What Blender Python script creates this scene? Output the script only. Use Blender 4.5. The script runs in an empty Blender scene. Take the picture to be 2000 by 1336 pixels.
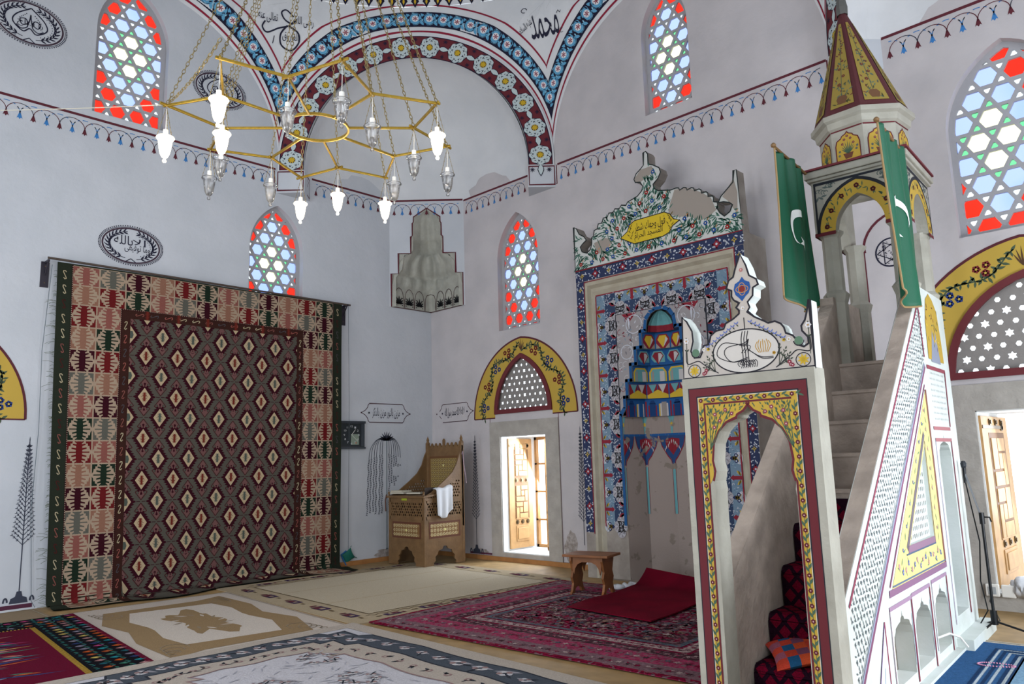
import bpy, bmesh, math, random
from math import sin, cos, pi, sqrt, radians, atan2, hypot, floor, ceil
from mathutils import Vector, Matrix
from mathutils.geometry import tessellate_polygon
random.seed(7)
R = random.random
SC = bpy.context.scene
COL = SC.collection

# ------------------------------------------------------------------ camera
# Room frame: far corner of the hall is the origin; mihrab wall is y = 0 (x > 0), left wall is x = 0 (y < 0).
cam_d = bpy.data.cameras.new('camera'); cam = bpy.data.objects.new('camera', cam_d); COL.objects.link(cam)
cam_d.sensor_width = 36; cam_d.lens = 36 * 1470.77 / 2000; cam_d.clip_start = 0.03; cam_d.clip_end = 200
_y, _p, _r = radians(134.160), radians(9.070), radians(-1.600)
fw = Vector((cos(_p) * cos(_y), cos(_p) * sin(_y), sin(_p)))
r0 = Vector((sin(_y), -cos(_y), 0)); u0 = r0.cross(fw)
rt = r0 * cos(_r) + u0 * sin(_r); up = u0 * cos(_r) - r0 * sin(_r)
M = Matrix((rt, up, -fw)).transposed().to_4x4(); M.translation = Vector((11.027, -9.139, 1.62))
cam.matrix_world = M; SC.camera = cam

# ------------------------------------------------------------------ sky outside
w = bpy.data.worlds.new('daylight'); SC.world = w; w.use_nodes = True
nt = w.node_tree; nt.nodes.clear()
wo = nt.nodes.new('ShaderNodeOutputWorld'); bg = nt.nodes.new('ShaderNodeBackground')
tc = nt.nodes.new('ShaderNodeTexCoord'); nz = nt.nodes.new('ShaderNodeTexNoise'); nz.inputs['Scale'].default_value = 14
cr = nt.nodes.new('ShaderNodeValToRGB')
cr.color_ramp.elements[0].position = .42; cr.color_ramp.elements[0].color = (.80, .89, 1, 1)
cr.color_ramp.elements[1].position = .55; cr.color_ramp.elements[1].color = (1, 1, 1, 1)
nt.links.new(tc.outputs['Generated'], nz.inputs['Vector']); nt.links.new(nz.outputs['Fac'], cr.inputs['Fac'])
nt.links.new(cr.outputs['Color'], bg.inputs['Color']); bg.inputs['Strength'].default_value = 2.6
nt.links.new(bg.outputs[0], wo.inputs['Surface'])

# ------------------------------------------------------------------ daylight entering by the windows of the two walls beside and behind the camera
def area(name, loc, target, sx, sy, power, col=(.86, .93, 1.0)):
    l = bpy.data.lights.new(name, 'AREA'); l.shape = 'RECTANGLE'; l.size = sx; l.size_y = sy; l.energy = power; l.color = col
    o = bpy.data.objects.new(name, l); COL.objects.link(o); o.location = loc
    o.rotation_euler = (Vector(target) - Vector(loc)).to_track_quat('-Z', 'Y').to_euler(); return o
for yy in (-3.1, -9.6):
    area('window_daylight', (12.45, yy, 1.35), (0, yy, 1.3), 1.5, 2.1, 230 if yy > -5 else 150)
for xx in (2.4, 8.6):
    area('window_daylight', (xx, -12.45, 1.35), (xx, 0, 1.8), 1.3, 2.1, 120)
area('low_window_daylight', (2.35, .75, 1.5), (2.5, -1.4, .2), .9, 1.5, 95, (.78, .88, 1.0))
area('low_window_daylight', (9.6, .75, 1.5), (9.4, -1.5, .3), 1.1, 1.5, 22, (.78, .88, 1.0))
area('door_daylight', (5.5, -12.45, 1.6), (5.5, 0, 2.4), 2.2, 3.0, 190)
for yy in (-2.6, -5.55, -8.6):
    area('high_window_daylight', (12.45, yy, 5.2), (0, yy, 4.6), 1.2, 2.0, 72)
for xx in (2.4, 5.55, 8.6):
    area('high_window_daylight', (xx, -12.45, 5.2), (xx, 0, 5.6), 1.2, 2.0, 72)

SC.view_settings.view_transform = 'Standard'; SC.view_settings.look = 'None'
SC.view_settings.gamma = 1; SC.view_settings.exposure = 0.0
try: SC.view_settings.use_curve_mapping = False
except Exception: pass
# ------------------------------------------------------------------ helpers
def lin(h, g=1.0):
    h = h.lstrip('#'); out = []
    for i in (0, 2, 4):
        v = int(h[i:i + 2], 16) / 255
        v = v / 12.92 if v <= .04045 else ((v + .055) / 1.055) ** 2.4
        out.append(min(.92, v * g * .86))
    return tuple(out) + (1.0,)
_mats = {}
def mat(name, color, rough=.75, metal=0, bump=0, bscale=30, var=0, vscale=3, color2=None, spec=.3, alpha=None, trans=0, emit=None, estr=0):
    if name in _mats: return _mats[name]
    m = bpy.data.materials.new(name); m.use_nodes = True; n = m.node_tree; b = n.nodes['Principled BSDF']
    c = lin(color) if isinstance(color, str) else color
    b.inputs['Base Color'].default_value = c; b.inputs['Roughness'].default_value = rough; b.inputs['Metallic'].default_value = metal
    b.inputs['Specular IOR Level'].default_value = spec; b.inputs['Transmission Weight'].default_value = trans
    t = n.nodes.new('ShaderNodeTexCoord')
    if var or color2:
        z = n.nodes.new('ShaderNodeTexNoise'); z.inputs['Scale'].default_value = vscale; z.inputs['Detail'].default_value = 6
        n.links.new(t.outputs['Object'], z.inputs['Vector'])
        r = n.nodes.new('ShaderNodeValToRGB'); r.color_ramp.elements[0].position = .35; r.color_ramp.elements[1].position = .65
        c2 = (lin(color2) if isinstance(color2, str) else color2) if color2 else tuple(max(0, x * (1 - var)) for x in c[:3]) + (1,)
        r.color_ramp.elements[0].color = c2; r.color_ramp.elements[1].color = c
        n.links.new(z.outputs['Fac'], r.inputs['Fac']); n.links.new(r.outputs['Color'], b.inputs['Base Color'])
    if bump:
        z = n.nodes.new('ShaderNodeTexNoise'); z.inputs['Scale'].default_value = bscale; z.inputs['Detail'].default_value = 5
        n.links.new(t.outputs['Object'], z.inputs['Vector'])
        k = n.nodes.new('ShaderNodeBump'); k.inputs['Strength'].default_value = bump; k.inputs['Distance'].default_value = .02
        n.links.new(z.outputs['Fac'], k.inputs['Height']); n.links.new(k.outputs['Normal'], b.inputs['Normal'])
    if emit: b.inputs['Emission Color'].default_value = lin(emit); b.inputs['Emission Strength'].default_value = estr
    _mats[name] = m; return m
def paint_mat(name, rough=.8, speck=0.0, sscale=120, wear=0.0, wearcol='#b8b0ac', wscale=4, bump=0, bscale=200, spec=.2):
    """colour comes from the painted faces; optional fine speckle (yarn) and worn patches"""
    if name in _mats: return _mats[name]
    m = bpy.data.materials.new(name); m.use_nodes = True; n = m.node_tree; b = n.nodes['Principled BSDF']
    a = n.nodes.new('ShaderNodeAttribute'); a.attribute_name = 'Col'; out = a.outputs['Color']
    t = n.nodes.new('ShaderNodeTexCoord')
    def mix(f, c1, c2, mode='MIX'):
        x = n.nodes.new('ShaderNodeMix'); x.data_type = 'RGBA'; x.blend_type = mode
        if isinstance(f, float): x.inputs[0].default_value = f
        else: n.links.new(f, x.inputs[0])
        for c, i in ((c1, 6), (c2, 7)):
            if isinstance(c, tuple): x.inputs[i].default_value = c
            else: n.links.new(c, x.inputs[i])
        return x.outputs[2]
    if speck:
        z = n.nodes.new('ShaderNodeTexNoise'); z.inputs['Scale'].default_value = sscale; z.inputs['Detail'].default_value = 2
        n.links.new(t.outputs['Object'], z.inputs['Vector'])
        r = n.nodes.new('ShaderNodeValToRGB'); r.color_ramp.elements[0].position = .3; r.color_ramp.elements[1].position = .7
        r.color_ramp.elements[0].color = (1 - speck,) * 3 + (1,); r.color_ramp.elements[1].color = (1, 1, 1, 1)
        n.links.new(z.outputs['Fac'], r.inputs['Fac']); out = mix(1.0, out, r.outputs['Color'], 'MULTIPLY')
    if wear:
        z = n.nodes.new('ShaderNodeTexNoise'); z.inputs['Scale'].default_value = wscale; z.inputs['Detail'].default_value = 8
        n.links.new(t.outputs['Object'], z.inputs['Vector'])
        r = n.nodes.new('ShaderNodeValToRGB'); r.color_ramp.elements[0].position = 1 - wear - .03; r.color_ramp.elements[1].position = 1 - wear
        n.links.new(z.outputs['Fac'], r.inputs['Fac']); out = mix(r.outputs['Color'], out, lin(wearcol))
    n.links.new(out, b.inputs['Base Color']); b.inputs['Roughness'].default_value = rough; b.inputs['Specular IOR Level'].default_value = spec
    if bump:
        z = n.nodes.new('ShaderNodeTexNoise'); z.inputs['Scale'].default_value = bscale
        n.links.new(t.outputs['Object'], z.inputs['Vector'])
        k = n.nodes.new('ShaderNodeBump'); k.inputs['Strength'].default_value = bump; k.inputs['Distance'].default_value = .01
        n.links.new(z.outputs['Fac'], k.inputs['Height']); n.links.new(k.outputs['Normal'], b.inputs['Normal'])
    _mats[name] = m; return m

def props(o, label=None, cat=None, group=None, kind=None):
    if label: o['label'] = label
    if cat: o['category'] = cat
    if group: o['group'] = group
    if kind: o['kind'] = kind
    return o
def empty(name, loc=(0, 0, 0), rz=0, label=None, cat=None, group=None, kind=None):
    o = bpy.data.objects.new(name, None); o.empty_display_size = .1; COL.objects.link(o); o.location = loc; o.rotation_euler = (0, 0, rz)
    return props(o, label, cat, group, kind)
class Frame:
    """plane frame: u, v in the plane, w out of it"""
    def __init__(s, o, eu, ev, ew=None):
        s.o = Vector(o); s.u = Vector(eu).normalized(); s.v = Vector(ev).normalized(); s.w = Vector(ew).normalized() if ew else s.u.cross(s.v)
    def __call__(s, u, v, w=0): return s.o + s.u * u + s.v * v + s.w * w
FR = Frame((0, 0, 0), (1, 0, 0), (0, 0, 1), (0, -1, 0))       # mihrab wall: u = x, v = z, w into the room
FL = Frame((0, 0, 0), (0, 1, 0), (0, 0, 1), (1, 0, 0))        # left wall: u = y, v = z
FG = Frame((0, 0, 0), (1, 0, 0), (0, 1, 0), (0, 0, 1))        # floor
def ident(u, v, w=0): return Vector((u, v, w))
class MB:
    def __init__(s): s.v = []; s.f = []; s.m = []; s.c = []
    def add(s, vs, fs, mi=0, col=None):
        b = len(s.v); s.v += [tuple(p) for p in vs]
        for f in fs: s.f.append(tuple(b + i for i in f)); s.m.append(mi); s.c.append(col)
    def box(s, x0, x1, y0, y1, z0, z1, mi=0, col=None, F=ident):
        p = [F(x, y, z) for z in (z0, z1) for x, y in ((x0, y0), (x1, y0), (x1, y1), (x0, y1))]
        s.add(p, [(3, 2, 1, 0), (4, 5, 6, 7), (0, 1, 5, 4), (1, 2, 6, 5), (2, 3, 7, 6), (3, 0, 4, 7)], mi, col)
    def prism(s, F, poly, w0, w1, holes=(), mi=0, col=None, side=None, scol=None, back=True):
        loops = [list(poly)] + [list(h) for h in holes]
        tri = tessellate_polygon([[Vector((a, b, 0)) for a, b in l] for l in loops]); flat = [p for l in loops for p in l]
        def ar(t):
            (a, b), (c, d), (e, f) = (flat[i] for i in t); return (c - a) * (f - b) - (e - a) * (d - b)
        tri = [t if ar(t) > 0 else t[::-1] for t in map(tuple, tri) if abs(ar(t)) > 1e-12]
        s.add([F(a, b, w1) for a, b in flat], tri, mi, col)
        if w0 is None: return
        if back: s.add([F(a, b, w0) for a, b in flat], [t[::-1] for t in tri], mi, scol or col)
        for k, l in enumerate(loops):
            n = len(l); a2 = sum(l[i][0] * l[(i + 1) % n][1] - l[(i + 1) % n][0] * l[i][1] for i in range(n))
            fs = [(i, (i + 1) % n, n + (i + 1) % n, n + i) for i in range(n)]
            if (a2 > 0) != (k == 0): fs = [f[::-1] for f in fs]
            s.add([F(a, b, w0) for a, b in l] + [F(a, b, w1) for a, b in l], fs, side if side is not None else mi, scol or col)
    def tube(s, pts, r, n=8, mi=0, col=None, closed=False, caps=True):
        pts = [Vector(p) for p in pts]; N = len(pts); rr = r if isinstance(r, (list, tuple)) else [r] * N; vs = []; prev = None
        for i, p in enumerate(pts):
            if closed: t = pts[(i + 1) % N] - pts[i - 1]
            else: t = pts[min(i + 1, N - 1)] - pts[max(i - 1, 0)]
            t = t.normalized() if t.length > 1e-9 else Vector((0, 0, 1))
            if prev is None:
                a = t.cross(Vector((0, 0, 1)));  a = a if a.length > .1 else t.cross(Vector((1, 0, 0)))
            else: a = prev - t * prev.dot(t)
            a.normalize(); prev = a; b = t.cross(a)
            for k in range(n): q = 2 * pi * (k + .5) / n; vs.append(p + a * (rr[i] * cos(q)) + b * (rr[i] * sin(q)))
        fs = []
        for i in range(N if closed else N - 1):
            for k in range(n): j = (i + 1) % N; fs.append((i * n + k, i * n + (k + 1) % n, j * n + (k + 1) % n, j * n + k))
        if caps and not closed: fs += [tuple(range(n))[::-1], tuple((N - 1) * n + k for k in range(n))]
        s.add(vs, fs, mi, col)
    def lathe(s, prof, n=16, T=None, mi=0, col=None, a0=0, caps=False):
        T = T or Matrix(); vs = []
        for r, z in prof:
            for k in range(n): q = a0 + 2 * pi * k / n; vs.append(T @ Vector((r * cos(q), r * sin(q), z)))
        fs = [(i * n + k, i * n + (k + 1) % n, (i + 1) * n + (k + 1) % n, (i + 1) * n + k) for i in range(len(prof) - 1) for k in range(n)]
        if caps: fs += [tuple(range(n))[::-1], tuple((len(prof) - 1) * n + k for k in range(n))]
        s.add(vs, fs, mi, col)
    def grid(s, fn, nu, nv, mi=0, col=None):
        vs = [fn(i / nu, j / nv) for j in range(nv + 1) for i in range(nu + 1)]
        fs = [(j * (nu + 1) + i, j * (nu + 1) + i + 1, (j + 1) * (nu + 1) + i + 1, (j + 1) * (nu + 1) + i) for j in range(nv) for i in range(nu)]
        s.add(vs, fs, mi, col)
    def build(s, name, mats, parent=None, smooth=False, bevel=0, solid=0, world=False, origin=None):
        me = bpy.data.meshes.new(name); me.from_pydata(s.v, [], s.f)
        for m in (mats if isinstance(mats, (list, tuple)) else [mats]): me.materials.append(m)
        me.polygons.foreach_set('material_index', s.m)
        if any(c is not None for c in s.c):
            at = me.color_attributes.new('Col', 'FLOAT_COLOR', 'CORNER'); buf = []
            for f, c in zip(s.f, s.c): buf += list(c or (.5, .5, .5, 1)) * len(f)
            at.data.foreach_set('color', buf)
        if smooth: me.polygons.foreach_set('use_smooth', [True] * len(s.f))
        me.validate(); me.update()
        o = bpy.data.objects.new(name, me); COL.objects.link(o)
        if parent: o.parent = parent
        if world and parent:
            q = parent; m_ = Matrix()
            while q: m_ = q.matrix_parent_inverse @ q.matrix_basis @ m_; q = q.parent
            o.matrix_parent_inverse = m_.inverted()
        if origin:                                     # put the object's origin where the thing stands
            og = Vector(origin); me.transform(Matrix.Translation(-og)); o.location = og
        if bevel:
            b = o.modifiers.new('b', 'BEVEL'); b.width = bevel; b.segments = 2; b.limit_method = 'ANGLE'; b.angle_limit = radians(40)
        if solid: q = o.modifiers.new('s', 'SOLIDIFY'); q.thickness = solid; q.offset = -1
        return o
class Paint(MB):
    """flat painted shapes, later layers a hair above earlier ones"""
    def __init__(s, F, w0=.002, dw=.0006): MB.__init__(s); s.F = F; s.w0 = w0; s.dw = dw; s.T = [(1, 0, 0, 0, 1, 0)]; s.L = 0
    def push(s, x=0, y=0, rot=0, sx=1, sy=None):
        sy = sx if sy is None else sy; a, b, c, d, e, f = s.T[-1]; A, B, D, E = cos(rot) * sx, -sin(rot) * sy, sin(rot) * sx, cos(rot) * sy
        s.T.append((a * A + b * D, a * B + b * E, a * x + b * y + c, d * A + e * D, d * B + e * E, d * x + e * y + f)); return s
    def pop(s): s.T.pop()
    def P(s, p, l):
        a, b, c, d, e, f = s.T[-1]; x, y = p[0], p[1]
        return s.F(a * x + b * y + c, d * x + e * y + f, s.w0 + (s.L + l) * s.dw)
    def poly(s, pts, col, l=0):
        a, b, c, d, e, f = s.T[-1]
        n = len(pts); ar = sum(pts[i][0] * pts[(i + 1) % n][1] - pts[(i + 1) % n][0] * pts[i][1] for i in range(n)) * (a * e - b * d)
        if ar < 0: pts = pts[::-1]
        s.add([s.P(p, l) for p in pts], [tuple(range(n))], 0, col)
    def quads(s, pa, pb, col, l=0, closed=False):
        n = len(pa); k = n if closed else n - 1
        s.add([s.P(p, l) for p in pa] + [s.P(p, l) for p in pb], [(i, (i + 1) % n, n + (i + 1) % n, n + i) for i in range(k)], 0, col)
    def stroke(s, pts, w, col, l=0, closed=False, taper=False):
        n = len(pts); A = []; B = []
        for i in range(n):
            p0 = pts[i - 1] if (i > 0 or closed) else pts[0]; p1 = pts[(i + 1) % n] if (i < n - 1 or closed) else pts[-1]
            dx, dy = p1[0] - p0[0], p1[1] - p0[1]; q = hypot(dx, dy) or 1
            ww = w if not callable(w) else w(i / max(1, n - 1)); h = ww / 2
            if not closed and 0 < i < n - 1 or closed:
                ax, ay = pts[i][0] - p0[0], pts[i][1] - p0[1]; qa = hypot(ax, ay) or 1
                cs = (ax * dx + ay * dy) / (qa * q); h /= max(.5, min(1, abs(cs)))
            if taper: t = i / (n - 1); h *= max(.08, min(1, sin(pi * t) * 1.5))
            A.append((pts[i][0] - dy / q * h, pts[i][1] + dx / q * h)); B.append((pts[i][0] + dy / q * h, pts[i][1] - dx / q * h))
        s.quads(B, A, col, l, closed)
    def rect(s, x0, y0, x1, y1, col, l=0): s.poly([(x0, y0), (x1, y0), (x1, y1), (x0, y1)], col, l)
    def disc(s, x, y, r, col, l=0, n=12, ry=None, rot=0):
        ry = ry or r; s.poly([(x + r * cos(2 * pi * k / n) * cos(rot) - ry * sin(2 * pi * k / n) * sin(rot), y + r * cos(2 * pi * k / n) * sin(rot) + ry * sin(2 * pi * k / n) * cos(rot)) for k in range(n)], col, l)
    def leaf(s, x, y, a, L, W, col, l=0, k=.5):
        ca, sa = cos(a), sin(a); pts = [(0, 0), (L * .25, W * .4), (L * k, W * .5), (L * .8, W * .25), (L, 0), (L * .8, -W * .25), (L * k, -W * .5), (L * .25, -W * .4)]
        s.poly([(x + p * ca - q * sa, y + p * sa + q * ca) for p, q in pts], col, l)
    def star(s, x, y, n, r, q, col, l=0, rot=0): s.poly([(x + (r if k % 2 == 0 else q) * cos(rot + pi * k / n), y + (r if k % 2 == 0 else q) * sin(rot + pi * k / n)) for k in range(2 * n)], col, l)
    def flower(s, x, y, r, col, ccol, n=6, l=0, rot=0):
        for k in range(n): s.leaf(x, y, rot + 2 * pi * k / n, r, r * 1.1 * 3.2 / n * 1.4, col, l, .65)
        s.disc(x, y, r * .28, ccol, l + 1, 8)
    def sprig(s, x, y, a, L, col, n=6, lw=.01, ll=.05, l=0, curl=0):
        """stem with paired leaves"""
        pts = []; X, Y, A = x, y, a
        for k in range(n * 2 + 1):
            pts.append((X, Y)); X += cos(A) * L / (n * 2); Y += sin(A) * L / (n * 2); A += curl / (n * 2)
            if k % 2 and k > 1:
                f = 1 - .5 * k / (n * 2); s.leaf(X, Y, A + .75, ll * f, ll * .42 * f, col, l); s.leaf(X, Y, A - .75, ll * f, ll * .42 * f, col, l)
        s.stroke(pts, lw, col, l); s.leaf(X, Y, A, ll * .7, ll * .3, col, l); return X, Y
def arch(hw, rise, z0=0, cx=0, n=20):
    """points of a pointed (two-centre) arch from right springing to left; rise must be > hw"""
    e = max(0, (rise * rise - hw * hw) / (2 * hw)); Rr = hw + e; a1 = math.acos(min(1, e / Rr)); P = []
    for k in range(n + 1): a = a1 * k / n; P.append((cx - e + Rr * cos(a), z0 + Rr * sin(a)))
    return P + [(2 * cx - x, z) for x, z in P[-2::-1]]
def clip(poly, conv):
    """clip polygon by a convex counter-clockwise outline"""
    out = poly; n = len(conv)
    for i in range(n):
        (ax, ay), (bx, by) = conv[i], conv[(i + 1) % n]; inp = out; out = []
        if not inp: return []
        def sd(p): return (bx - ax) * (p[1] - ay) - (by - ay) * (p[0] - ax)
        for j in range(len(inp)):
            p, q = inp[j - 1], inp[j]; sp, sq = sd(p), sd(q)
            if (sp >= 0) != (sq >= 0): t = sp / (sp - sq); out.append((p[0] + (q[0] - p[0]) * t, p[1] + (q[1] - p[1]) * t))
            if sq >= 0: out.append(q)
    return out
def inset(poly, d):
    """shrink a convex ccw polygon by d"""
    n = len(poly); L = []
    for i in range(n):
        (ax, ay), (bx, by) = poly[i], poly[(i + 1) % n]; q = hypot(bx - ax, by - ay)
        if q < 1e-6: continue
        nx, ny = -(by - ay) / q, (bx - ax) / q; L.append((nx, ny, nx * ax + ny * ay + d))
    big = [(-99, -99), (99, -99), (99, 99), (-99, 99)]
    for nx, ny, c in L:
        inp = big; big = []
        for j in range(len(inp)):
            p, q = inp[j - 1], inp[j]; sp, sq = nx * p[0] + ny * p[1] - c, nx * q[0] + ny * q[1] - c
            if (sp >= 0) != (sq >= 0): t = sp / (sp - sq); big.append((p[0] + (q[0] - p[0]) * t, p[1] + (q[1] - p[1]) * t))
            if sq >= 0: big.append(q)
        if not big: return []
    return big
def parea(p): return sum(p[i - 1][0] * p[i][1] - p[i][0] * p[i - 1][1] for i in range(len(p))) / 2

# Arabic lettering with joined letter forms, built from the built-in font as geometry
_F = {'ا': 0xFE8D, 'ب': 0xFE8F, 'ة': 0xFE93, 'ت': 0xFE95, 'ث': 0xFE99, 'ج': 0xFE9D, 'ح': 0xFEA1, 'خ': 0xFEA5, 'د': 0xFEA9, 'ذ': 0xFEAB, 'ر': 0xFEAD, 'ز': 0xFEAF,
      'س': 0xFEB1, 'ش': 0xFEB5, 'ص': 0xFEB9, 'ض': 0xFEBD, 'ط': 0xFEC1, 'ع': 0xFEC9, 'غ': 0xFECD, 'ف': 0xFED1, 'ق': 0xFED5, 'ك': 0xFED9, 'ل': 0xFEDD, 'م': 0xFEE1,
      'ن': 0xFEE5, 'ه': 0xFEE9, 'و': 0xFEED, 'ى': 0xFEEF, 'ي': 0xFEF1}
_NJ = set('اةدذرزوى')
def shape_ar(t):
    out = []; i = 0
    while i < len(t):
        c = t[i]
        if c not in _F: out.append(c); i += 1; continue
        pj = i > 0 and t[i - 1] in _F and t[i - 1] not in _NJ
        if c == 'ل' and i + 1 < len(t) and t[i + 1] == 'ا': out.append(chr(0xFEFC if pj else 0xFEFB)); i += 2; continue
        nj = i + 1 < len(t) and t[i + 1] in _F and c not in _NJ
        b = _F[c]; out.append(chr(b + (3 if pj and nj else 1 if pj else 2 if nj else 0))); i += 1
    return ''.join(out[::-1])
_tx = {}
def text_mesh(s, ar=True, res=2):
    k = (s, ar)
    if k in _tx: return _tx[k]
    cu = bpy.data.curves.new('lettering', 'FONT'); cu.body = shape_ar(s) if ar else s; cu.resolution_u = res; cu.align_x = 'CENTER'
    o = bpy.data.objects.new('lettering', cu); COL.objects.link(o); bpy.context.view_layer.update()
    m = o.evaluated_get(bpy.context.evaluated_depsgraph_get()).to_mesh()
    vs = [(v.co.x, v.co.y) for v in m.vertices]; fs = [tuple(p.vertices) for p in m.polygons]
    bpy.data.objects.remove(o); bpy.data.curves.remove(cu); _tx[k] = (vs, fs); return _tx[k]
def put_text(P, s, cx, cy, wd, ht, col, l=1, rot=0, ar=True, shear=0):
    vs, fs = text_mesh(s, ar)
    if not vs: return
    x0, x1 = min(v[0] for v in vs), max(v[0] for v in vs); y0, y1 = min(v[1] for v in vs), max(v[1] for v in vs)
    kx, ky = wd / (x1 - x0), ht / (y1 - y0); c, d = cos(rot), sin(rot); pts = []
    for x, y in vs:
        X, Y = (x - (x0 + x1) / 2) * kx, (y - (y0 + y1) / 2) * ky; X += shear * Y; pts.append(P.P((cx + X * c - Y * d, cy + X * d + Y * c), l))
    P.add(pts, fs, 0, col)
# ------------------------------------------------------------------ room shell
S = 11.1; HC = 5.55; ZS = 6.6; RS = 6.007; ZR = 9.42
plaster = mat('plaster', '#cbced5', .9, bump=.35, bscale=9, color2='#c2c6cd', vscale=1.3, spec=.15)
plasterR = mat('plaster_warm', '#cac4c6', .9, bump=.35, bscale=9, color2='#bdb8bb', vscale=1.6, spec=.15)
stone = mat('stone', '#b5afa8', .85, bump=.4, bscale=22, color2='#a5a099', vscale=5, spec=.2)
wood_floor = mat('floor_boards', '#a98a5c', .6, var=.25, vscale=6)
# hole outlines (u, z) ccw
def lancet(cx, hw, z0, zs, rise): return [(cx - hw, z0), (cx + hw, z0)] + arch(hw, rise, zs, cx, 12)
def rect(x0, x1, z0, z1): return [(x0, z0), (x1, z0), (x1, z1), (x0, z1)]
WIN = {  # wall, centre u, half width, sill z, springing z, rise
    1: ('R', 2.33, .485, 3.88, 5.13, .80), 2: ('R', 5.49, .40, 6.72, 7.95, .72), 3: ('R', 9.62, .62, 3.90, 5.08, .92),
    4: ('L', -3.24, .475, 3.86, 5.15, .76), 5: ('L', -5.59, .50, 6.64, 7.95, .82)}
hR = [lancet(*WIN[k][1:]) for k in (1, 2, 3)]; hL = [lancet(*WIN[k][1:]) for k in (4, 5)]
# low windows: opening + pointed lattice light above
DW = [('R', 1.82, 2.86, .14, 2.06), ('R', 8.95, 10.25, .16, 2.02)]
ARC = [('R', 2.36, .66, 2.44, .02, .98), ('R', 9.55, .81, 2.36, .02, 1.06)]
for _, a, b, c, d in DW: hR.append(rect(a, b, c, d))
for _, cx, hw, z0, dz, rs in ARC: hR.append([(cx - hw, z0)] + [(cx + hw, z0)] + arch(hw, rs, z0 + dz, cx, 12))
b = MB(); b.prism(FR, rect(-.2, 12.7, 0, 9.5), -.2, 0, hR); wR = b.build('wall_right', plasterR); props(wR, 'pale wall with the mihrab and pointed windows', None, None, 'structure')
b = MB(); b.prism(FL, rect(-12.7, .0, 0, 9.5), -.2, 0, hL); wL = b.build('wall_left', plaster); props(wL, 'pale blue-white wall behind the hanging kilim', None, None, 'structure')
b = MB(); b.box(12.6, 12.8, -12.8, .9, 0, 7); o = b.build('wall_side', plaster); props(o, None, None, None, 'structure')
b = MB(); b.box(-.9, 12.8, -12.8, -12.6, 0, 7); o = b.build('wall_back', plaster); props(o, None, None, None, 'structure')
b = MB(); b.box(-.9, 12.8, -12.8, .9, -.2, 0); o = b.build('floor', wood_floor); props(o, None, None, None, 'structure')
# dome, drum and pendentives
def rho(z): return max(5.53, sqrt(max(.01, RS * RS - max(0, z - ZS) ** 2)))
FACES = {'E': (0, 'x')}
def face(ang):
    n = Vector((cos(ang), sin(ang), 0)); t = Vector((sin(ang), -cos(ang), 0)); c = Vector((HC, -HC, 0))
    def f(s, z, off=0, pl=False):
        d = HC if pl else min(HC, sqrt(max(.01, rho(z) ** 2 - s * s))); return c + n * (d - off) + t * s + Vector((0, 0, z))
    return f
T22 = sin(radians(22.5))
def border(phi):
    lo, hi = 0, 6
    for _ in range(30):
        m = (lo + hi) / 2; s, z = m * cos(phi), ZS + m * sin(phi)
        if abs(s) < rho(z) * T22 and z < ZR: lo = m
        else: hi = m
    return lo
b = MB(); Fc = {k: face(radians(a)) for k, a in dict(E=0, NE=45, N=90, NW=135, W=180, SW=225, Sx=270, SE=315).items()}
for k, f in Fc.items():
    rad = 2.3 if k in ('N', 'W', 'NE', 'NW') else .01
    n = 48
    for i in range(n):
        p0, p1 = pi * i / n, pi * (i + 1) / n; m = 8
        for j in range(m):
            q = []
            for p, jj in ((p0, j), (p1, j), (p1, j + 1), (p0, j + 1)):
                B = max(border(p), rad); L = rad + (B - rad) * jj / m; q.append(f(L * cos(p), ZS + L * sin(p)))
            b.add(q, [(0, 1, 2, 3)])
    if rad < 1: b.add([f(-2.3, 6.5), f(2.3, 6.5), f(2.3, ZS), f(-2.3, ZS)], [(0, 1, 2, 3)])
n = 20
b.lathe([(5.53 * cos(pi / 2 * i / n) + .001, ZR + 5.53 * sin(pi / 2 * i / n)) for i in range(n + 1)], 64, Matrix.Translation((HC, -HC, 0)))
b.prism(FG, [(11.1, 0), (11.1, -7.85), (7.85, -11.1), (3.25, -11.1), (0, -7.85), (0, -12.6), (12.6, -12.6), (12.6, 0)], 6.5, 6.6)
plw = mat('lamplit_plaster', '#dedfe2', .9, bump=.3, bscale=9, color2='#d4d6da', vscale=1.5, spec=.15)  # lighter tone puts the lamplit brightness of the squinch niches into the plaster colour
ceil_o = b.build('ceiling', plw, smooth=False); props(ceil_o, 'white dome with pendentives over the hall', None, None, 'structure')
for p in ceil_o.data.polygons: p.use_smooth = True
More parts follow.
